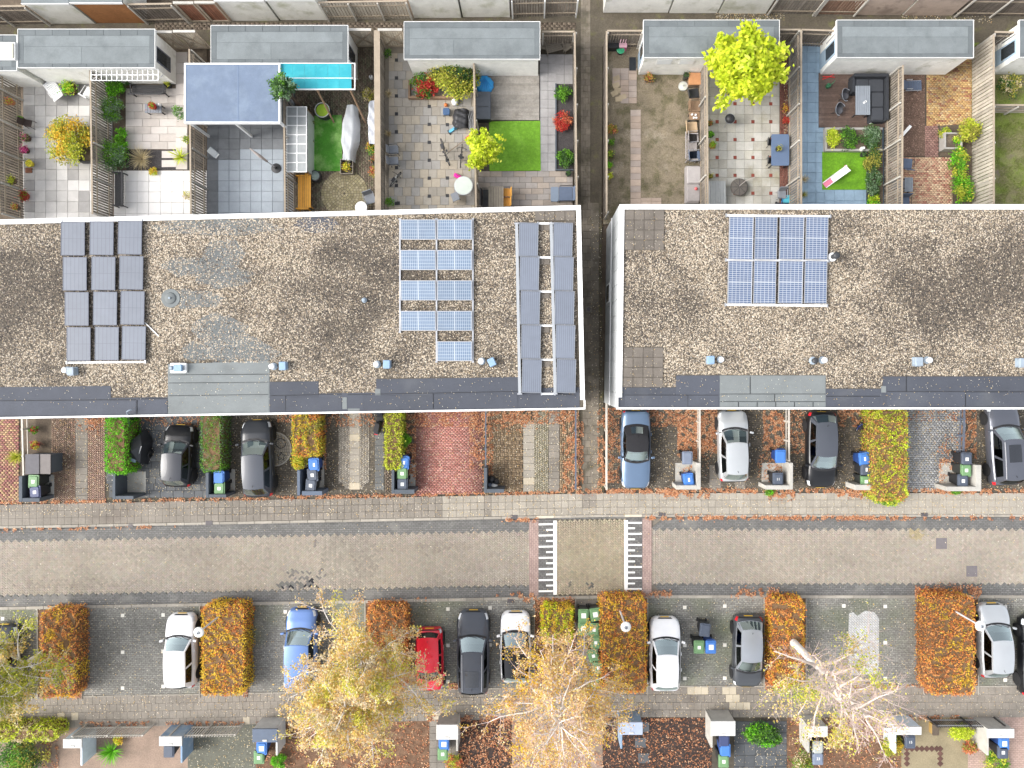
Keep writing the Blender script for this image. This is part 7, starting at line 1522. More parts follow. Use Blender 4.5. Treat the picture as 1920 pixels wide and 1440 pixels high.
for x in (X0+1.9,X1-.3): pp('post', m_wood, MB().tube([(x,Y0+.06,za-.1),(x+.25,Y0-.9,.0)],.05,6)); 
# trellis on shed 1
zz = 2.2; t = thing('trellis', 'white wooden trellis canopy on the front of the western shed', 'trellis', (*W2(235,138,zz),0)); inv = Matrix.Translation(-Vector(t.location)); X0,Y1 = W2(170,129,zz); X1,Y0 = W2(297,151,zz)
for i in range(14): x = X0+(X1-X0-.035)*i/13; pp('slat', m_whp, MB().box(x,Y0,zz-.02,x+.035,Y1,zz))
for i in range(3): y = Y0+(Y1-Y0-.035)*i/2; pp('batten', m_whp, MB().box(X0,y,zz-.05,X1,y+.035,zz-.021))
for x in (X0+.05,X1-.1): pp('bracket', m_whp, MB().tube([(x,Y0+.05,zz-.05),(x,Y1,zz-.7)],.025,5))
# garden 1
lounger('white slatted lounger on the light grey patio', 103,172,-52, 1.5,.62, m_whp,m_whp); chair('white folding chair by the light grey patio fence', 166,174,150,.6,.6,m_whp,m_whp,slats=5)
pot_plant('lime plant in a dark pot between the two white seats', 130,166,15,['lime','bright'],420,h=.5,ph=.4,size=.10)
t = T('water_butt','round grey water butt at the shed corner','water butt',38,143,zt=.8); MB().lathe([(.20,0),(.26,.3),(.26,.6),(.21,.85),(.15,.85)],16).build('barrel', m_zinc, t); MB().lathe([(.22,.85),(.10,.9)],16).build('lid', m_gryf, t)
t = thing('planter_box','black planter box around the golden bush','planter',(*W2(163,270,.4),0)); 
for bx in ((-.45,-1,.45,-.93),(-.45,.93,.45,1),(-.45,-.929,-.38,.929),(.38,-.929,.45,.929)): MB().box(bx[0],bx[1],0,bx[2],bx[3],.4).build('side_panel', m_blkm, t)
MB().box(-.379,-.928,0,.379,.928,.33).build('soil', m_soil, t)
chair('small black wooden chair beside the western fence', 50,230,80,.42,.42,m_blkm,mat('dark_wood',(.05,.035,.03),.8,.15,4),arms=False)
pot_plant('hanging pot with orange flowers on the western fence, top', 18,190,8,['rust','yg'],150,(.35,.15,.06),z0=1.0); pot_plant('pot with small green plant beside the black wooden chair', 40,224,7,['green'],140); pot_plant('pot with white and pink flowers on the light grey patio', 48,258,9,['pink','green','straw'],220); pot_plant('pot with a bright pink flower on the light grey patio', 46,281,8,['pink','pink'],180); pot_plant('yellow pot with white rim', 54,306,8,['yg'],60,(.65,.55,.05)); pot_plant('hanging basket of lime leaves on the western fence', 20,338,10,['lime','yg'],240,z0=.8); pot_plant('terracotta pot with red geraniums', 44,367,11,['red','green','red'],300,(.30,.07,.04)); pot_plant('small hanging pot with orange flowers on the western fence, bottom', 29,388,7,['rust','yg'],140,z0=.9)
t = T('brick_stack','two loose red-brown bricks beside the yellow pot','bricks',53,319,zt=.1); MB().box(-.18,-.14,0,.18,-.01,.09).build('brick', m_fr, t); MB().box(-.18,.01,0,.18,.14,.09).build('brick', m_fr, t)
# garden 2
bench('black iron garden bench under the white trellis', 278,167,180,1.9,m_blkm,15); bench('black slatted bench against the fence on the white tiles', 222,355,270,1.9,m_blkm,13)
rtable('small grey slatted side table with a red potted plant', 287,203,0,.95,.5,m_gryf,.5,6); pot_plant('red pot with bright green plant on the side table', 285,198,8,['bright','red'],160,(.45,.05,.03),z0=.5); t = T('watering_jug','small white jug on the side table','jug',299,196,z=.5,zt=.1); MB().lathe([(.06,0),(.08,.1),(.05,.2)],12).build('jug_body', m_whp, t); MB().tube([(.05,0,.16),(.12,0,.12),(.06,0,.05)],.01,5).build('handle', m_whp, t)
pot_plant('potted plant at the western end of the iron bench', 240,158,6,['dark'],120); pot_plant('potted plant at the eastern end of the iron bench', 314,158,7,['yg'],140,(.05,.05,.05))
# garden 3
t = T('paper_bag','crumpled white bag on the blue-grey tiles','bag',398,285,zt=.1,rz=-.7); MB().rbox(-.30,-.18,0,.30,.18,.12,.06,3,.05).build('bag_body', mat('bag_white',(.62,.66,.68),.6,.1,8), t); MB().cbox(.33,0,.06,.1,.3,.02).build('bag_flap', m_whp, t)
t = T('parasol_stand','closed parasol leaning in a round black foot','parasol',516,314,zt=.2); MB().lathe([(.28,0),(.28,.06),(.08,.1),(.05,.3)],22).build('base', m_blkm, t); MB().tube([(0,0,.2),(-.35,.25,.9),(-.75,.55,1.5)],.03,6).build('pole', m_alu, t); MB().tube([(-.25,.18,.7),(-.5,.36,1.1),(-.85,.62,1.65)],[.05,.09,.03],8).build('canopy', mat('parasol_cloth',(.42,.36,.33),.9,.15,5), t, smooth=True)
# garden 4
t = thing('cold_frame','white-framed polycarbonate lean-to along the pergola fence','cold frame',(*W2(556,261,1.5),0)); X_,Y_ = .56,1.78
MB().box(-X_,-Y_,1.44,X_,Y_,1.455).build('roof_sheet', mat('polycarbonate',(.43,.45,.45),.35,.15,2,transl=.3,col2=(.30,.26,.22),s2=.8,lo=.55,hi=.7), t)
for i in range(8): y = -Y_+2*Y_*i/7; MB().box(-X_,y-.02,1.456,X_,y+.02,1.49).build('glazing_bar', m_whp, t)
for x in (-X_,0,X_-.04): MB().box(x,-Y_-.02,1.456,x+.04,Y_+.02,1.485).build('long_bar', m_whp, t)
for sx in (-1,1):
    for sy in (-1,1): MB().box(sx*.5-.03,sy*1.7-.03,0,sx*.5+.03,sy*1.7+.03,1.44).build('post', m_wood, t)
MB().box(.5,-1.66,.1,.53,1.66,1.2).build('side_pane', mat('side_pane',(.45,.47,.46),.3,.1,2), t)
def cloth(label, px, py, w_, d, h, m, rz=0, name='cover', seed=1, taper=.5, cat='cover'):
    t = T(name,label,cat,px,py,zt=h,rz=R(rz)); rs = np.random.default_rng(seed); n, k = 14, 9; P = []
    for i in range(n+1):
        row = []
        for j in range(k+1):
            u, v = i/n, j/k; x = (v-.5)*w_*(1-taper*abs(u-.5)*1.2+.06*math.sin(u*17+seed)); y = (u-.5)*d; e = min(v,1-v)*2; z = h*(min(1,e*3.2))*(.75+.25*math.sin(u*3.1))+.05*math.sin(u*21+v*9)+.03*math.sin(v*31+u*5); row.append((x,y,max(.02,z)))
        P.append(row)
    MB().grid(P).build('sheet', m, t, smooth=True); MB().box(-w_*.22,-d*.38,0,w_*.22,d*.38,h*.55).build('frame_inside', m_woodg, t); return t
cloth('white fleece cover over a vegetable frame in the brick yard', 652,246,1.1,3.1,.75,mat('fleece',(.66,.68,.70),.8,.10,3,transl=.3),-4,'fleece_cover',2,.7); cloth('silver-grey crumpled cover against the wide-topped fence', 697,226,.75,2.4,1.1,mat('silver_cover',(.50,.52,.56),.5,.18,3),0,'silver_cover',5,.2)
t = T('large_pot','large black tub filled with lime duckweed','pot',604,206,zt=.7); MB().lathe([(.36,0),(.44,.35),(.42,.7),(.37,.7),(.36,.62)],22).build('tub', m_blkm, t); MB().lathe([(.36,.622),(.35,.635)],22).build('duckweed', mat('duckweed',(.30,.45,.03),.6,.15,6), t); MB().torus((0,0,.7),.40,.025,28,6).build('rim', m_shp, t)
for i,(x,y,r,l) in enumerate(((584,229,5.5,'pot above the mottled lawn edge'),(583,264,6,'pot halfway along the mottled lawn edge'))): pot_plant('small round grey '+l, x,y,r,['dark','olive'],60,(.12,.11,.09))
t = T('barrel_lid','dark barrel with glass lid at the lawn corner','barrel',590,329,zt=.5); MB().lathe([(.28,0),(.33,.25),(.30,.5),(.24,.5)],18).build('barrel', m_blkm, t); MB().lathe([(.25,.5),(.15,.56)],18).build('lid', mat('smoky_lid',(.16,.20,.18),.2,.1,5), t)
t = T('crate','wooden crate of plants below the fleece cover','crate',650,312,zt=.3); 
for bx in ((-.36,-.42,.36,-.38),(-.36,.38,.36,.42),(-.36,-.379,-.32,.379),(.32,-.379,.36,.379),(-.319,-.02,.319,.02)): MB().box(bx[0],bx[1],0,bx[2],bx[3],.32).build('side_board', m_woodg, t)
pot_plant('lime and yellow flower bowl in the wooden crate', 650,313,9,['lime','gold'],240); pot_plant('dark bowl in the upper half of the wooden crate', 654,299,7,['dark','straw'],100,(.04,.04,.04))
bench('orange wooden bench against the brown slatted fence', 568,361,90,1.9,m_orw,0,.62,back=False); rtable('orange wooden plank table top pushed against the orange bench', 577,357,0,.35,1.9,m_orw,.62,3,legs=m_orw)
chair('grey plastic chair at the corner of the round brick ring', 693,372,20,.6,.55,m_gryf,m_gryf); 
t = T('round_table','white round table cut off by the roof edge','table',677,389,zt=.7); MB().lathe([(.33,.66),(.34,.7),(.30,.715)],26).build('table_top', m_whp, t); MB().tube([(0,0,.66),(0,0,0)],.04,8).build('column', m_whp, t); MB().lathe([(.22,0),(.05,.05)],16).build('foot', m_whp, t)
pot_plant('trough of dark plants beside the silver cover', 703,300,9,['dark','rust'],200,(.04,.04,.04)); t = T('lantern','white lantern on the brick yard','lantern',695,143,zt=.3); MB().lathe([(.10,0),(.11,.25),(.06,.32)],10).build('glass', m_whp, t); MB().torus((0,0,.36),.05,.012,12,5,'X').build('handle', m_blkm, t); MB().lathe([(.12,0),(.12,.03)],10).build('base', m_blkm, t)
# garden 5
t = T('sand_shell','bright blue shell-shaped sandbox lid','sandbox',908,157,zt=.3); b = MB(); P_ = []
for i in range(24): a = 2*math.pi*i/24; P_.append(((.50+.04*(i%2))*math.cos(a)*(.92 if math.sin(a) > .5 else 1),(.50+.04*(i%2))*math.sin(a)))
MB().prism(P_,0,.26,.08).build('shell', mat('shell_blue',(.03,.30,.66),.35,.08,5), t)
for i in range(7): a = R(200+23*i); MB().tube([(0,.35,.275),(.46*math.cos(a),.46*math.sin(a),.25)],.022,5).build('rib', mat('shell_blue_dark',(.02,.22,.55),.35,.08,5), t)
t = T('cushion_box','black cushion box beside the grey deck','storage box',906,198,zt=.6); MB().rbox(-.40,-.75,0,.40,.75,.58,.05).build('box_body', m_blkm, t); MB().rbox(-.42,-.77,.58,.42,.77,.66,.06,3,.02).build('lid', mat('trunk_lid',(.075,.085,.10),.6,.1,5), t); MB().box(-.3,-.1,.66,.3,-.07,.672).build('lid_seam', m_blkm, t)
t = T('ball','white ball under the olive bush','ball',853,191,zt=.2); MB().lathe([(.02,0),(.12,.04),(.185,.13),(.20,.2),(.185,.27),(.12,.36),(.02,.4)],16).build('ball_skin', m_whp, t, smooth=True)
t = T('ball','small orange ball beside the olive bush','ball',836,197,zt=.1); MB().lathe([(.01,0),(.08,.03),(.11,.11),(.08,.19),(.01,.22)],14).build('ball_skin', mat('orange_ball',(.65,.17,.04),.5,.05,5), t, smooth=True)
t = T('stool','small dark blue stool on the dotted patio','stool',837,209,zt=.3); MB().rbox(-.2,-.2,.25,.2,.2,.32,.09,3,.03).build('seat', mat('stool_blue',(.05,.10,.20),.5,.1,5), t); 
for sx in (-1,1):
    for sy in (-1,1): MB().tube([(sx*.13,sy*.13,.26),(sx*.19,sy*.19,0)],.022,5).build('leg', m_blkm, t)
cloth('black tarpaulin heap with silver poles on the dotted patio', 864,220,1.1,1.1,.6,m_blkm,0,'tarpaulin',8,.3); t = T('pole_bundle','silver poles standing beside the black tarpaulin','poles',882,225,zt=.6)
for i in range(4): MB().tube([(-.1+.07*i,-.65,.1),(-.05+.09*i,0,.75),(-.2+.1*i,.65,.2)],.025,6).build('pole', m_alu, t)
t = T('toy','light blue plastic toy below the tarpaulin','toy',850,241,zt=.2,rz=.6); MB().rbox(-.3,-.07,0,.3,.07,.15,.05).build('toy_body', mat('toy_blue',(.12,.42,.62),.4,.05,5), t); MB().box(-.35,-.14,.02,-.25,.14,.08).build('toy_handle', m_vb, t)
bicycle('black bicycle lying across the dotted patio', 835,283,-72,.95); bicycle('dark bicycle leaning at the fence of the dotted patio', 863,290,85,.8); t = T('broom','red broom with long handle on the dotted patio','broom',863,265,zt=.4); MB().tube([(.4,.3,.1),(-.7,-.55,.2)],.016,5).build('handle', m_wood, t); MB().cbox(.42,.32,.1,.3,.14,.12,.6).build('brush_head', mat('broom_red',(.6,.08,.05),.7,.1,5), t)
bicycle('silver child bicycle beside the wide-topped fence', 739,333,52,.62,(.6,.6,.58)); chair('dark grey chair against the wide-topped fence, upper of two', 738,280,95,.5,.5,m_blkm,m_gryf); chair('dark grey chair against the wide-topped fence, lower of two', 738,301,95,.5,.5,m_blkm,m_gryf)
t = T('round_table','pale green round patio table by the dark fence','table',869,348,zt=.72); MB().lathe([(.50,.68),(.52,.71),(.48,.73)],32).build('table_top', mat('table_pale',(.50,.55,.50),.35,.06,3), t); MB().torus((0,0,.71),.51,.018,40,6).build('rim', m_alu, t); MB().tube([(0,0,.68),(0,0,.05)],.05,8).build('column', m_alu, t); MB().lathe([(.28,0),(.08,.06)],18).build('foot', m_alu, t)
chair('grey folding chair under the pale green round table', 853,368,200,.45,.45,m_blkm,m_gryf,arms=False); t = T('bag','bright pink bag beside the dark bicycle','bag',858,330,zt=.2,rz=-.5); MB().rbox(-.22,-.1,0,.22,.1,.25,.05,3,.05).build('bag_body', mat('bag_pink',(.70,.02,.30),.6,.1,5), t); MB().torus((0,0,.25),.09,.012,14,5,'Y').build('strap', m_vb, t)
t = T('planter_box','wooden planter under the red-flowering bush','planter',800,180,zt=.3); MB().box(-.95,-.12,0,1.7,.02,.28).build('front_board', m_wood, t); MB().box(-1.05,-.12,0,-.951,.9,.28).build('side_board', m_wood, t)
# garden 6
rtable('wooden slatted dining table cut off by the roof edge', 930,372,0,.85,1.35,m_woodg,.74,6,legs=m_woodg); chair('black armchair at the dining table, upper of two', 913,363,90,.55,.5,m_blkm,m_blkm); chair('black armchair at the dining table, lower of two', 913,379,90,.55,.5,m_blkm,m_blkm); chair('orange and black armchair at the dining table, upper of two', 948,361,270,.55,.5,m_blkm,mat('orange_sling',(.60,.30,.06),.7,.1,5)); chair('orange and black armchair at the dining table, lower of two', 947,379,270,.55,.5,m_blkm,mat('orange_sling',(.60,.30,.06),.7,.1,5))
rtable('blue-grey rectangular footstool by the alley fence', 1040,364,0,.45,.82,mat('stool_sling',(.17,.21,.27),.7,.1,5),.4); chair('wide dark sling armchair by the alley fence', 1061,363,270,.85,.75,m_blkm,m_bluf,recline=.3)
pot_plant('dark round pot at the alley-side bed corner', 1066,325,7,['dark'],60,(.03,.03,.035))
bench('worn wooden bench at the dark back fence', 1040,87,15,1.0,m_woodg,7); chair('worn wooden chair beside the shed', 1018,83,80,.5,.5,m_woodg,m_woodg,slats=5); chair('worn wooden chair in the corner by the alley', 1063,85,300,.5,.5,m_woodg,m_woodg,slats=5)
t = zone('planting_bed', rect(1043,159,1075,319), .05, m_blackgrav, 'dark edged planting bed along the alley fence', 'bed'); o = MB().box(*W2(1041,320),-.1,*W2(1043.5,158),.14).box(*W2(1043.6,320.5),-.1,*W2(1075,318.5),.14).build('edging', m_encd, t)
# garden 7
def simplebox(name, label, cat, px, py, w_, d, h, m, lidm=None, rz=0.0, z=0.0):
    t = T(name,label,cat,px,py,z,R(rz),h); MB().rbox(-w_/2,-d/2,0,w_/2,d/2,h*.86,.03).build('box_body', m, t); MB().rbox(-w_/2-.015,-d/2-.015,h*.86,w_/2+.015,d/2+.015,h,.04,3,.02).build('lid', lidm or m, t); return t
simplebox('storage_box','black storage box in the corner by the alley','box',1151,82,.6,.42,.5,m_blkm); simplebox('storage_box','pink storage box beside the black one','box',1168,81,.45,.42,.5,mat('pink_box',(.70,.12,.30),.5,.1,5),mat('pink_lid',(.75,.45,.52),.5,.1,5))
t = T('green_tub','green round tub lid on the worn lawn','tub',1164,93,zt=.3); MB().lathe([(.18,0),(.22,.25),(.23,.28)],18).build('tub', m_blkm, t); MB().lathe([(.23,.28),(.15,.33)],18).build('lid', mat('tub_green',(.05,.42,.20),.4,.1,5), t)
t = T('door_mat','dark door mat in front of the shed door','mat',1186,120,zt=.02); MB().box(-.17,-.36,.03,.17,.36,.05).build('pile', mat('mat_dark',(.03,.035,.04),.95,.2,6), t); MB().box(-.19,-.38,.03,.19,.38,.042).build('rim', m_vb, t)
t = T('parasol_weight','round white concrete disc on the worn lawn','parasol base',1281,161,zt=.1); MB().lathe([(.26,0),(.26,.07),(.10,.10)],24).build('disc', mat('disc_pale',(.55,.56,.50),.8,.1,4), t); MB().torus((0,0,.075),.255,.012,28,5).build('rim', m_alu, t); MB().cyl(0,0,.1,.22,.03,8).build('socket', m_alu, t)
pot_plant('dark barrel planter at the corner of the shed with bright windows', 1287,141,7,['dark'],50,(.05,.05,.04),ph=.5); simplebox('wooden_crate','wooden crate with an orange lid at the shed corner','crate',1303,147,.65,.65,.5,m_wood,mat('crate_lid',(.45,.22,.10),.7,.15,5))
CH = 'garden chairs stored along the brown slatted fence'
chair('dark folding chair, topmost in the stored chair row', 1301,174,100,.55,.55,m_blkm,m_vb); chair('wooden slatted chair, second in the stored chair row', 1303,198,90,.65,.6,m_wood,m_wood,slats=5); rtable('small white tray table with cups in the stored chair row', 1302,217,0,.6,.45,m_wood,.5); t = T('cup_set','white cups on the tray table','cups',1301,217,z=.5,zt=.1)
for x,y in ((-.1,.08),(.1,.06),(0,-.1),(.14,-.1)): MB().lathe([(.04,0),(.06,.09),(.05,.09),(.035,.02)],10,(x,y)).build('cup', m_whp, t)
chair('beige and black sling chair in the stored chair row', 1298,240,95,.75,.6,m_blkm,m_beige); chair('grey-framed sling chair in the stored chair row', 1301,257,95,.6,.55,m_alu,m_cush); bench('grey slatted sofa in the stored chair row', 1298,276,90,1.5,m_cush,9,.55); chair('white-backed dark sling chair on the stored sofa', 1303,292,95,.6,.6,m_alu,m_bluf)
t = T('stacked_cushions','taupe lounge cushions with a red ball at the end of the chair row','cushions',1300,344,zt=.5); MB().rbox(-.40,-1.05,.0,.40,1.05,.34,.08,3,.04).build('lower_cushion', m_cush, t); MB().rbox(-.34,.02,.342,.44,1.0,.46,.08,3,.05).build('upper_cushion', mat('cushion_light',(.36,.335,.325),.9,.1,5), t); MB().rbox(-.34,-1.0,.342,.40,-.02,.44,.08,3,.05).build('upper_cushion', m_cush, t); MB().lathe([(.01,.44),(.08,.48),(.09,.53),(.01,.6)],12,(.15,-.3)).build('ball', mat('red_ball',(.65,.12,.12),.4,.05,5), t)
# garden 8
t = T('kettle_grill','black kettle barbecue under the yellow-green tree','barbecue',1369,222,zt=.8); MB().lathe([(.10,.48),(.24,.6),(.28,.76),(.20,.90),(.06,.95)],22).build('kettle', m_blkm, t, smooth=True); MB().torus((0,0,.76),.285,.012,28,5).build('rim', m_alu, t); MB().tube([(0,-.08,.95),(0,0,1.0),(0,.08,.95)],.012,5).build('handle', m_blkm, t)
for i in range(3): a = 2.1*i; MB().tube([(.15*math.cos(a),.15*math.sin(a),.55),(.3*math.cos(a),.3*math.sin(a),0)],.016,5).build('leg', m_alu, t)
t = T('slatted_box','pale grey slatted storage chest on the red-dotted patio','storage chest',1342,364,zt=.6); MB().box(-.55,-.72,0,.55,.72,.52).build('box_body', m_gryf, t)
for i in range(8): MB().box(-.57+1.14*i/8+.008,-.74,.525,-.57+1.14*(i+1)/8-.008,.74,.58).build('lid_slat', mat('chest_grey',(.37,.38,.375),.7,.1,4,rnd=.08), t)
t = T('hanging_seat','round grey hammock seat with a pole on the red-dotted patio','hanging seat',1387,350,zt=.4); MB().lathe([(.1,.02),(.40,.12),(.50,.30),(.44,.34),(.15,.36)],20).build('basket', mat('wicker_grey',(.13,.115,.10),.8,.25,10), t, smooth=True); MB().tube([(0,.05,.36),(.3,.3,.5),(.75,.42,.9)],.025,6).build('pole', mat('pole_taupe',(.35,.31,.28),.6,.1,5), t)
for i in range(8): a = R(45*i); MB().tube([(.04*math.cos(a),.04*math.sin(a),.37),(.46*math.cos(a),.46*math.sin(a),.345)],.012,4).build('rib', m_blkm, t)
rtable('blue-grey rounded garden table with a parasol hole', 1463,281,0,1.0,1.75,mat('table_blue',(.10,.145,.235),.45,.08,3,coat=.3),.74); pot_plant('small dark plant pot on the blue-grey garden table', 1460,278,6,['olive'],60,(.03,.03,.03),z0=.74); chair('black folding chair behind the blue-grey table, upper', 1447,266,90,.4,.4,m_blkm,m_vb,arms=False); chair('black folding chair behind the blue-grey table, lower', 1447,300,90,.4,.4,m_blkm,m_vb,arms=False)
simplebox('toy_box','bright blue toy box with an orange top','toy box',1479,373,.55,.4,.4,mat('toybox_blue',(.03,.30,.62),.5,.1,5),mat('toybox_teal',(.08,.40,.50),.5,.1,5)); chair('grey folding chair beside the bright blue toy box', 1467,364,0,.5,.45,m_alu,m_gryf); bicycle('dark blue child bicycle beside the toy box', 1461,380,15,.5,(.02,.05,.18))
# garden 9
t = T('corner_sofa','black L-shaped corner sofa on the brown deck','sofa',1630,185,zt=.5,z=.09); m_sofa = mat('sofa_black',(.028,.031,.037),.85,.12,5)
MB().rbox(-.85,.35,0,.85,1.15,.42,.06).build('seat', m_sofa, t); MB().rbox(.1,-1.25,0,.85,.349,.419,.06).build('seat', m_sofa, t); MB().rbox(-.95,1.151,0,.98,1.33,.72,.05).build('backrest', m_sofa, t); MB().rbox(.851,-1.25,0,.98,1.15,.72,.05).build('backrest', m_sofa, t); MB().rbox(-.98,.35,0,-.851,1.15,.6,.05).build('armrest', m_sofa, t)
for x0,y0,x1,y1 in ((-.82,.4,-.02,1.1),(.0,.4,.8,1.1),(.14,-.45,.8,.36),(.14,-1.2,.8,-.49)): MB().rbox(x0,y0,.421,x1,y1,.50,.08,3,.03).build('cushion', mat('sofa_cushion',(.042,.046,.054),.9,.12,5), t)
rtable('grey slatted dining table in front of the corner sofa', 1618,188,0,.82,1.62,mat('table_slats',(.22,.245,.275),.6,.08,4),.70,8); t = T('small_box','small white box on the slatted dining table','box',1622,191,z=.70,zt=.05,rz=.6); MB().rbox(-.10,-.05,0,.10,.05,.05,.02).build('case', m_whp, t); MB().box(-.04,-.03,.05,.05,.03,.056).build('inlay', m_gryf, t)
def eggchair(label, px, py, rz):
    t = T('rope_chair',label,'chair',px,py,.09,R(rz),.5); P = []
    for i in range(9):
        a = R(-200+ 40*i*.55+20); 
    for i in range(13):
        a = R(-30+20*i); row = []
        for k in range(5): u = k/4; r_ = .20+.16*u; row.append((r_*math.cos(a)*(.95),r_*math.sin(a)*.9,.36+.42*u*u*(0.35+.65*max(0,math.sin(a)))))
        P.append(row)
    MB().grid(P).build('shell', mat('rope_dark',(.045,.045,.05),.8,.25,20), t, smooth=True); MB().torus((0,0,.37),.22,.02,20,5).build('seat_ring', m_blkm, t); MB().lathe([(.21,.35),(.05,.34)],16).build('seat', mat('rope_seat',(.10,.10,.11),.9,.2,12), t); MB().tube([(.36*math.cos(R(-30+20*i))*.95,.36*math.sin(R(-30+20*i))*.9,.36+.42*(.35+.65*max(0,math.sin(R(-30+20*i))))) for i in range(13)],.016,5).build('rim', m_gryf, t)
    for i in range(4): a = R(45+90*i); MB().tube([(.15*math.cos(a),.15*math.sin(a),.36),(.28*math.cos(a),.28*math.sin(a),0)],.014,5).build('leg', m_blkm, t)
eggchair('dark round rope chair on the brown deck, upper of two', 1586,178,80); eggchair('dark round rope chair on the brown deck, lower of two', 1575,205,60)
t = T('garden_tool','red-handled loppers lying on the brown deck','garden tool',1555,144,z=.09,zt=.05,rz=.2); MB().tube([(-.4,-.06,.03),(0,0,.03),(.3,.10,.03)],.022,5).build('handle', mat('tool_red',(.62,.04,.04),.5,.05,5), t); MB().tube([(-.35,.1,.03),(0,0,.05),(.3,-.08,.03)],.022,5).build('handle', mat('tool_red',(.62,.04,.04),.5,.05,5), t)
t = T('watering_can','dark green watering can on the brown deck','watering can',1554,160,z=.09,zt=.2); MB().lathe([(.12,0),(.13,.22),(.10,.26)],14).build('can', mat('can_green',(.03,.13,.06),.5,.1,5), t); MB().tube([(.1,0,.06),(.25,.15,.22),(.32,.25,.3)],.022,6).build('spout', mat('can_green',(.03,.13,.06),.5,.1,5), t); MB().torus((-.05,0,.24),.11,.014,14,5,'Y').build('handle', mat('can_green',(.03,.13,.06),.5,.1,5), t)
t = T('toy_slide','white and pink toddler slide on the square lawn','slide',1570,330,zt=.4,rz=R(37)); MB().add([(-.75,-.16,.06),(-.75,.16,.06),(-.25,.16,.14),(-.25,-.16,.14)],[(0,1,2,3)][::-1]).build('slide_foot', mat('slide_pink',(.70,.20,.30),.45,.05,5), t)
MB().add([(-.25,-.16,.14),(-.25,.16,.14),(.62,.16,.66),(.62,-.16,.66)],[(0,3,2,1)]).build('chute', m_whp, t)
for sy in (-1,1): MB().tube([(-.76,sy*.17,.12),(-.25,sy*.17,.2),(.62,sy*.17,.74)],.025,6).build('side_rail', m_whp, t); MB().tube([(.62,sy*.18,.66),(.86,sy*.2,0)],.03,6).build('leg', mat('slide_pink',(.70,.20,.30),.45,.05,5), t)
for z_ in (.18,.38): MB().tube([(.80-.1*z_,-.19,z_),(.80-.1*z_,.19,z_)],.025,6).build('rung', mat('slide_pink',(.70,.20,.30),.45,.05,5), t)
t = thing('raised_planter','grey stone raised planter between deck and lawn','planter',(*W2(1600,262,.3),0)); inv = Matrix.Translation(-Vector(t.location)); X0,Y1 = W2(1547,239,.3); X1,Y0 = W2(1655,283,.3); m_gs = mat('planter_stone',(.33,.315,.29),.85,.15,3)
for bx in ((X0,Y0,X1,Y0+.12),(X0,Y1-.12,X1,Y1),(X0,Y0+.121,X0+.12,Y1-.121)): pp('side_wall', m_gs, MB().box(bx[0],bx[1],0,bx[2],bx[3],.3))
pp('soil', m_soil, MB().box(X0+.121,Y0+.121,0,X1,Y1-.121,.24))
t = thing('bed_edging','dark timber edging beside the square lawn','edging',(*W2(1627,330,.15),0)); inv = Matrix.Translation(-Vector(t.location)); pp('board', m_blkm, MB().box(*W2(1626,385,.15),0,*W2(1629,284,.15),.15)); pp('bed_soil', m_soil, MB().box(*W2(1629.2,385,.1),0,*W2(1656,284,.1),.08))
pot_plant('dark round pot at the corner of the square lawn', 1619,289,6,['dark'],60,(.03,.03,.03)); t = T('garden_ornament','white ornament on the raised planter corner','ornament',1617,279,z=.3,zt=.1); MB().lathe([(.10,0),(.13,.1),(.05,.22),(.07,.3)],12).build('figure', m_whp, t, smooth=True); MB().lathe([(.14,0),(.12,.02)],12).build('foot', m_gs, t); t = T('football','white ball at the edge of the brown deck','ball',1632,229,z=.09,zt=.1); MB().lathe([(.01,0),(.08,.03),(.115,.115),(.08,.2),(.01,.23)],14).build('ball_skin', m_whp, t, smooth=True)
# garden 10
lounger('blue-grey sun lounger on the bark bed', 1706,160,182,1.35,.52,m_bluf,m_alu); t = T('white_board','tilted white board leaning on the bark bed','board',1696,249,zt=.3,rz=R(52)); MB().cbox(0,0,.28,.95,.16,.05,0,0,-.35).build('plank', m_whp, t); MB().tube([(.3,0,.36),(.35,0,0)],.02,5).build('support', m_alu, t)
t = thing('stone_planter','square concrete planter in the brick terrace border','planter',(*W2(1789,263,.6),0))
for bx in ((-.50,-.46,.50,-.38),(-.50,.38,.50,.46),(-.50,-.379,-.42,.379),(.42,-.379,.50,.379)): MB().box(bx[0],bx[1],0,bx[2],bx[3],.55).build('side_wall', m_gs, t)
MB().box(-.419,-.379,0,.419,.379,.45).build('soil', m_soil, t)
chair('dark sling chair at the top of the lower brick terrace', 1702,306,175,.6,.55,m_blkm,m_bluf,recline=.3); rtable('grey slatted side table on the lower brick terrace', 1704,346,0,.48,.80,mat('table_slats',(.22,.245,.275),.6,.08,4),.55,6); chair('dark sling chair cut off by the roof edge on the brick terrace', 1697,378,0,.6,.55,m_blkm,m_bluf); chair('dark chair tucked behind the fence on the brick terrace', 1684,346,90,.5,.7,m_blkm,m_bluf)
zone('planting_bed', [(1762,236),(1822,232),(1822,420),(1787,420),(1786,295),(1762,293)], .035, m_soil, 'shrub border beside the brick terrace', 'bed')
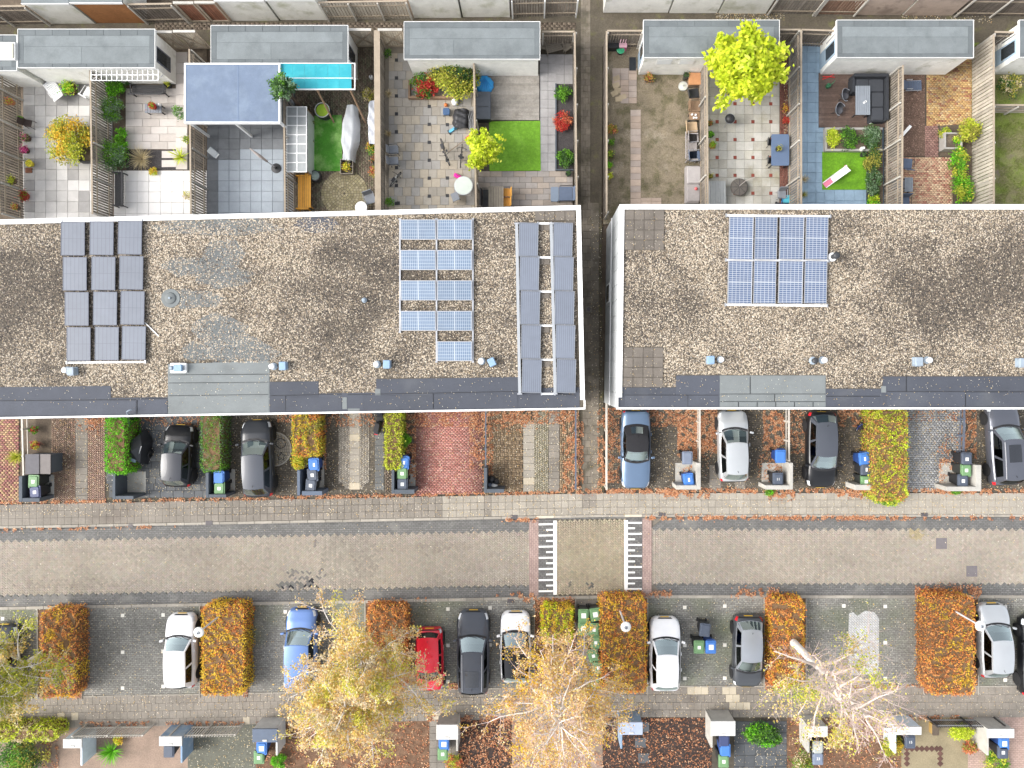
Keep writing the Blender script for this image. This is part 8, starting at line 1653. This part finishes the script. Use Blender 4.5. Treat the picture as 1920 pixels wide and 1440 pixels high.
# ------------------------------------------------------------------ front drives
t = T('motor_scooter','dark motor scooter parked at the yellow-green hedge','scooter',709,794,zt=.6,rz=R(80)); m_sc = paint('scooter',(.03,.035,.045))
MB().prism([(-.6,-.12),(-.45,-.19),(.0,-.17),(.1,-.1),(.1,.1),(0,.17),(-.45,.19),(-.6,.12)],.35,.72,.06).build('rear_body', m_sc, t); MB().rbox(-.5,-.15,.72,.05,.15,.80,.12,4,.04).build('seat', m_rubber, t); MB().cbox(.12,0,.28,.5,.34,.08).build('footboard', m_rubber, t); MB().cbox(.48,0,.6,.1,.36,.7,0,0,.3).build('front_shield', m_sc, t); MB().tube([(.40,.32,1.0),(.42,0,1.02),(.40,-.32,1.0)],.022,6).build('handlebar', m_rubber, t); MB().box(-.64,-.1,.55,-.58,.1,.66).build('tail_light', m_tl, t)
for x in (-.42,.62): MB().torus((x,0,.22),.16,.06,18,6,'Y').build('wheel', m_tyre, t)
t = T('covered_trailer','small trailer under a black pointed tarpaulin','trailer',250,842,zt=.9,rz=R(-14)); V = [(-.62,-.75,.1),(.62,-.85,.1),(.55,.5,.1),(.05,1.1,.1),(-.35,.6,.1),(-.5,-.6,.75),(.5,-.7,.8),(.42,.35,.95),(.05,.85,.7),(-.25,.45,.9),(.05,-.1,1.15)]
MB().add(V,[(0,1,6,5),(1,2,7,6),(2,3,8,7),(3,4,9,8),(4,0,5,9),(5,6,10),(6,7,10),(7,8,10),(8,9,10),(9,5,10)]).build('tarpaulin', mat('tarp_black',(.028,.03,.034),.45,.15,4), t); MB().box(-.15,-.72,.79,.25,-.52,.86).build('window_patch', mat('clear_patch',(.25,.33,.42),.3,.1,5), t); MB().tube([(.3,-.6,.84),(.45,.3,1.0)],.02,5).build('strap', m_alu, t)
for sx in (-1,1): MB().torus((sx*.66,-.2,.24),.19,.05,18,6,'X').build('wheel', m_tyre, t)
t = T('storage_bin','dark grey lidded storage box behind the bin enclosure','storage box',72,870,zt=1.0); MB().box(-.68,-.5,0,.68,.5,.95).build('box_body', m_encd, t); MB().cbox(-.32,0,1.02,.72,1.1,.04,0,0,.08).build('lid', mat('box_lid_grey',(.115,.11,.12),.7,.15,3), t); MB().cbox(.38,0,1.0,.68,1.1,.04,0,0,-.14).build('lid', mat('box_lid_taupe',(.13,.115,.11),.7,.15,3), t)
pot_plant('round orange pot beside the green hedge and bin', 240,808,7,['dark'],20,(.45,.20,.07)); bicycle('small blue child tricycle against the wide hedge', 1616,799,60,.45,(.03,.06,.35))
# southern slatted fences
m_pick = mat('picket_grey', (.46,.43,.38), .85, .2, 4)
def picket(label, x0, y0, x1, y1, h, m, n, name='picket_fence'):
    a = Vector(W(x0,y0)); b = Vector(W(x1,y1)); L_ = (b-a).length; t = thing(name,label,'fence',a,math.atan2(b.y-a.y,b.x-a.x)); me = MB().box(-.035,-.012,.05,.035,.012,h).mesh('picket'); me.materials.append(m)
    for i in range(n): o = bpy.data.objects.new('picket', me); C.objects.link(o); o.parent = t; o.location = (L_*(i+.5)/n,0,0)
    for z in (.2,h-.18): MB().box(0,.013,z,L_,.05,z+.07).build('rail', m if m is not m_blkm else m_alu, t)
    for u in (.0,.5,1.): MB().box(L_*u-.04,.051,0,L_*u+.04,.12,h+.02).build('post', m, t)
picket('grey picket fence above the whitish bottom-left shelter', 162,1362,290,1360, 1.25, m_pick, 26); picket('grey picket fence beside the blue-walled shelter', 339,1361,458,1359, 1.25, m_pick, 24)
picket('black metal slat fence beside the whitish shelter', 1642,1348,1702,1347, 1.0, m_blkm, 16); picket('black metal slat gate in front of the lime shrub', 1738,1347,1862,1347, 1.0, m_blkm, 30)
low_rail('thin white rail under the bare birch twigs', 1515,1372,1640,.7,m_whp,1640,.05) if False else None
simplebox('planter_box','small wooden planter at the end of the black slat gate','planter',1755,1369,.35,.6,.4,mat('planter_wood',(.42,.27,.09),.7,.15,4),m_soil)
# roadside odds
t = T('litter_bag','small light blue scrap of plastic in the gutter','litter',1782,1106+4,zt=.05); MB().cbox(0,0,.05,.16,.10,.03,.5).build('scrap', mat('scrap_blue',(.25,.50,.68),.5,.05,5), t); MB().cbox(.08,.05,.06,.1,.07,.02,1.1).build('fold', mat('scrap_blue',(.25,.50,.68),.5,.05,5), t)
t = T('storm_drain','round iron drain lid in the shaded alley','drain',1104,580,zt=.0); MB().box(-.17,-.17,-.02,.17,.17,.03).build('frame', m_pv_old, t); MB().lathe([(.11,.03),(.10,.04)],18).build('lid', m_iron, t)
t = T('bollard','dark round stump beside the gold hedge at the kerb','bollard',399,1135,zt=.3); MB().lathe([(.14,0),(.15,.25),(.12,.34),(.05,.36)],14).build('stump', m_blkm, t, smooth=True); MB().torus((0,0,.25),.15,.012,18,5).build('ring', m_orw, t)
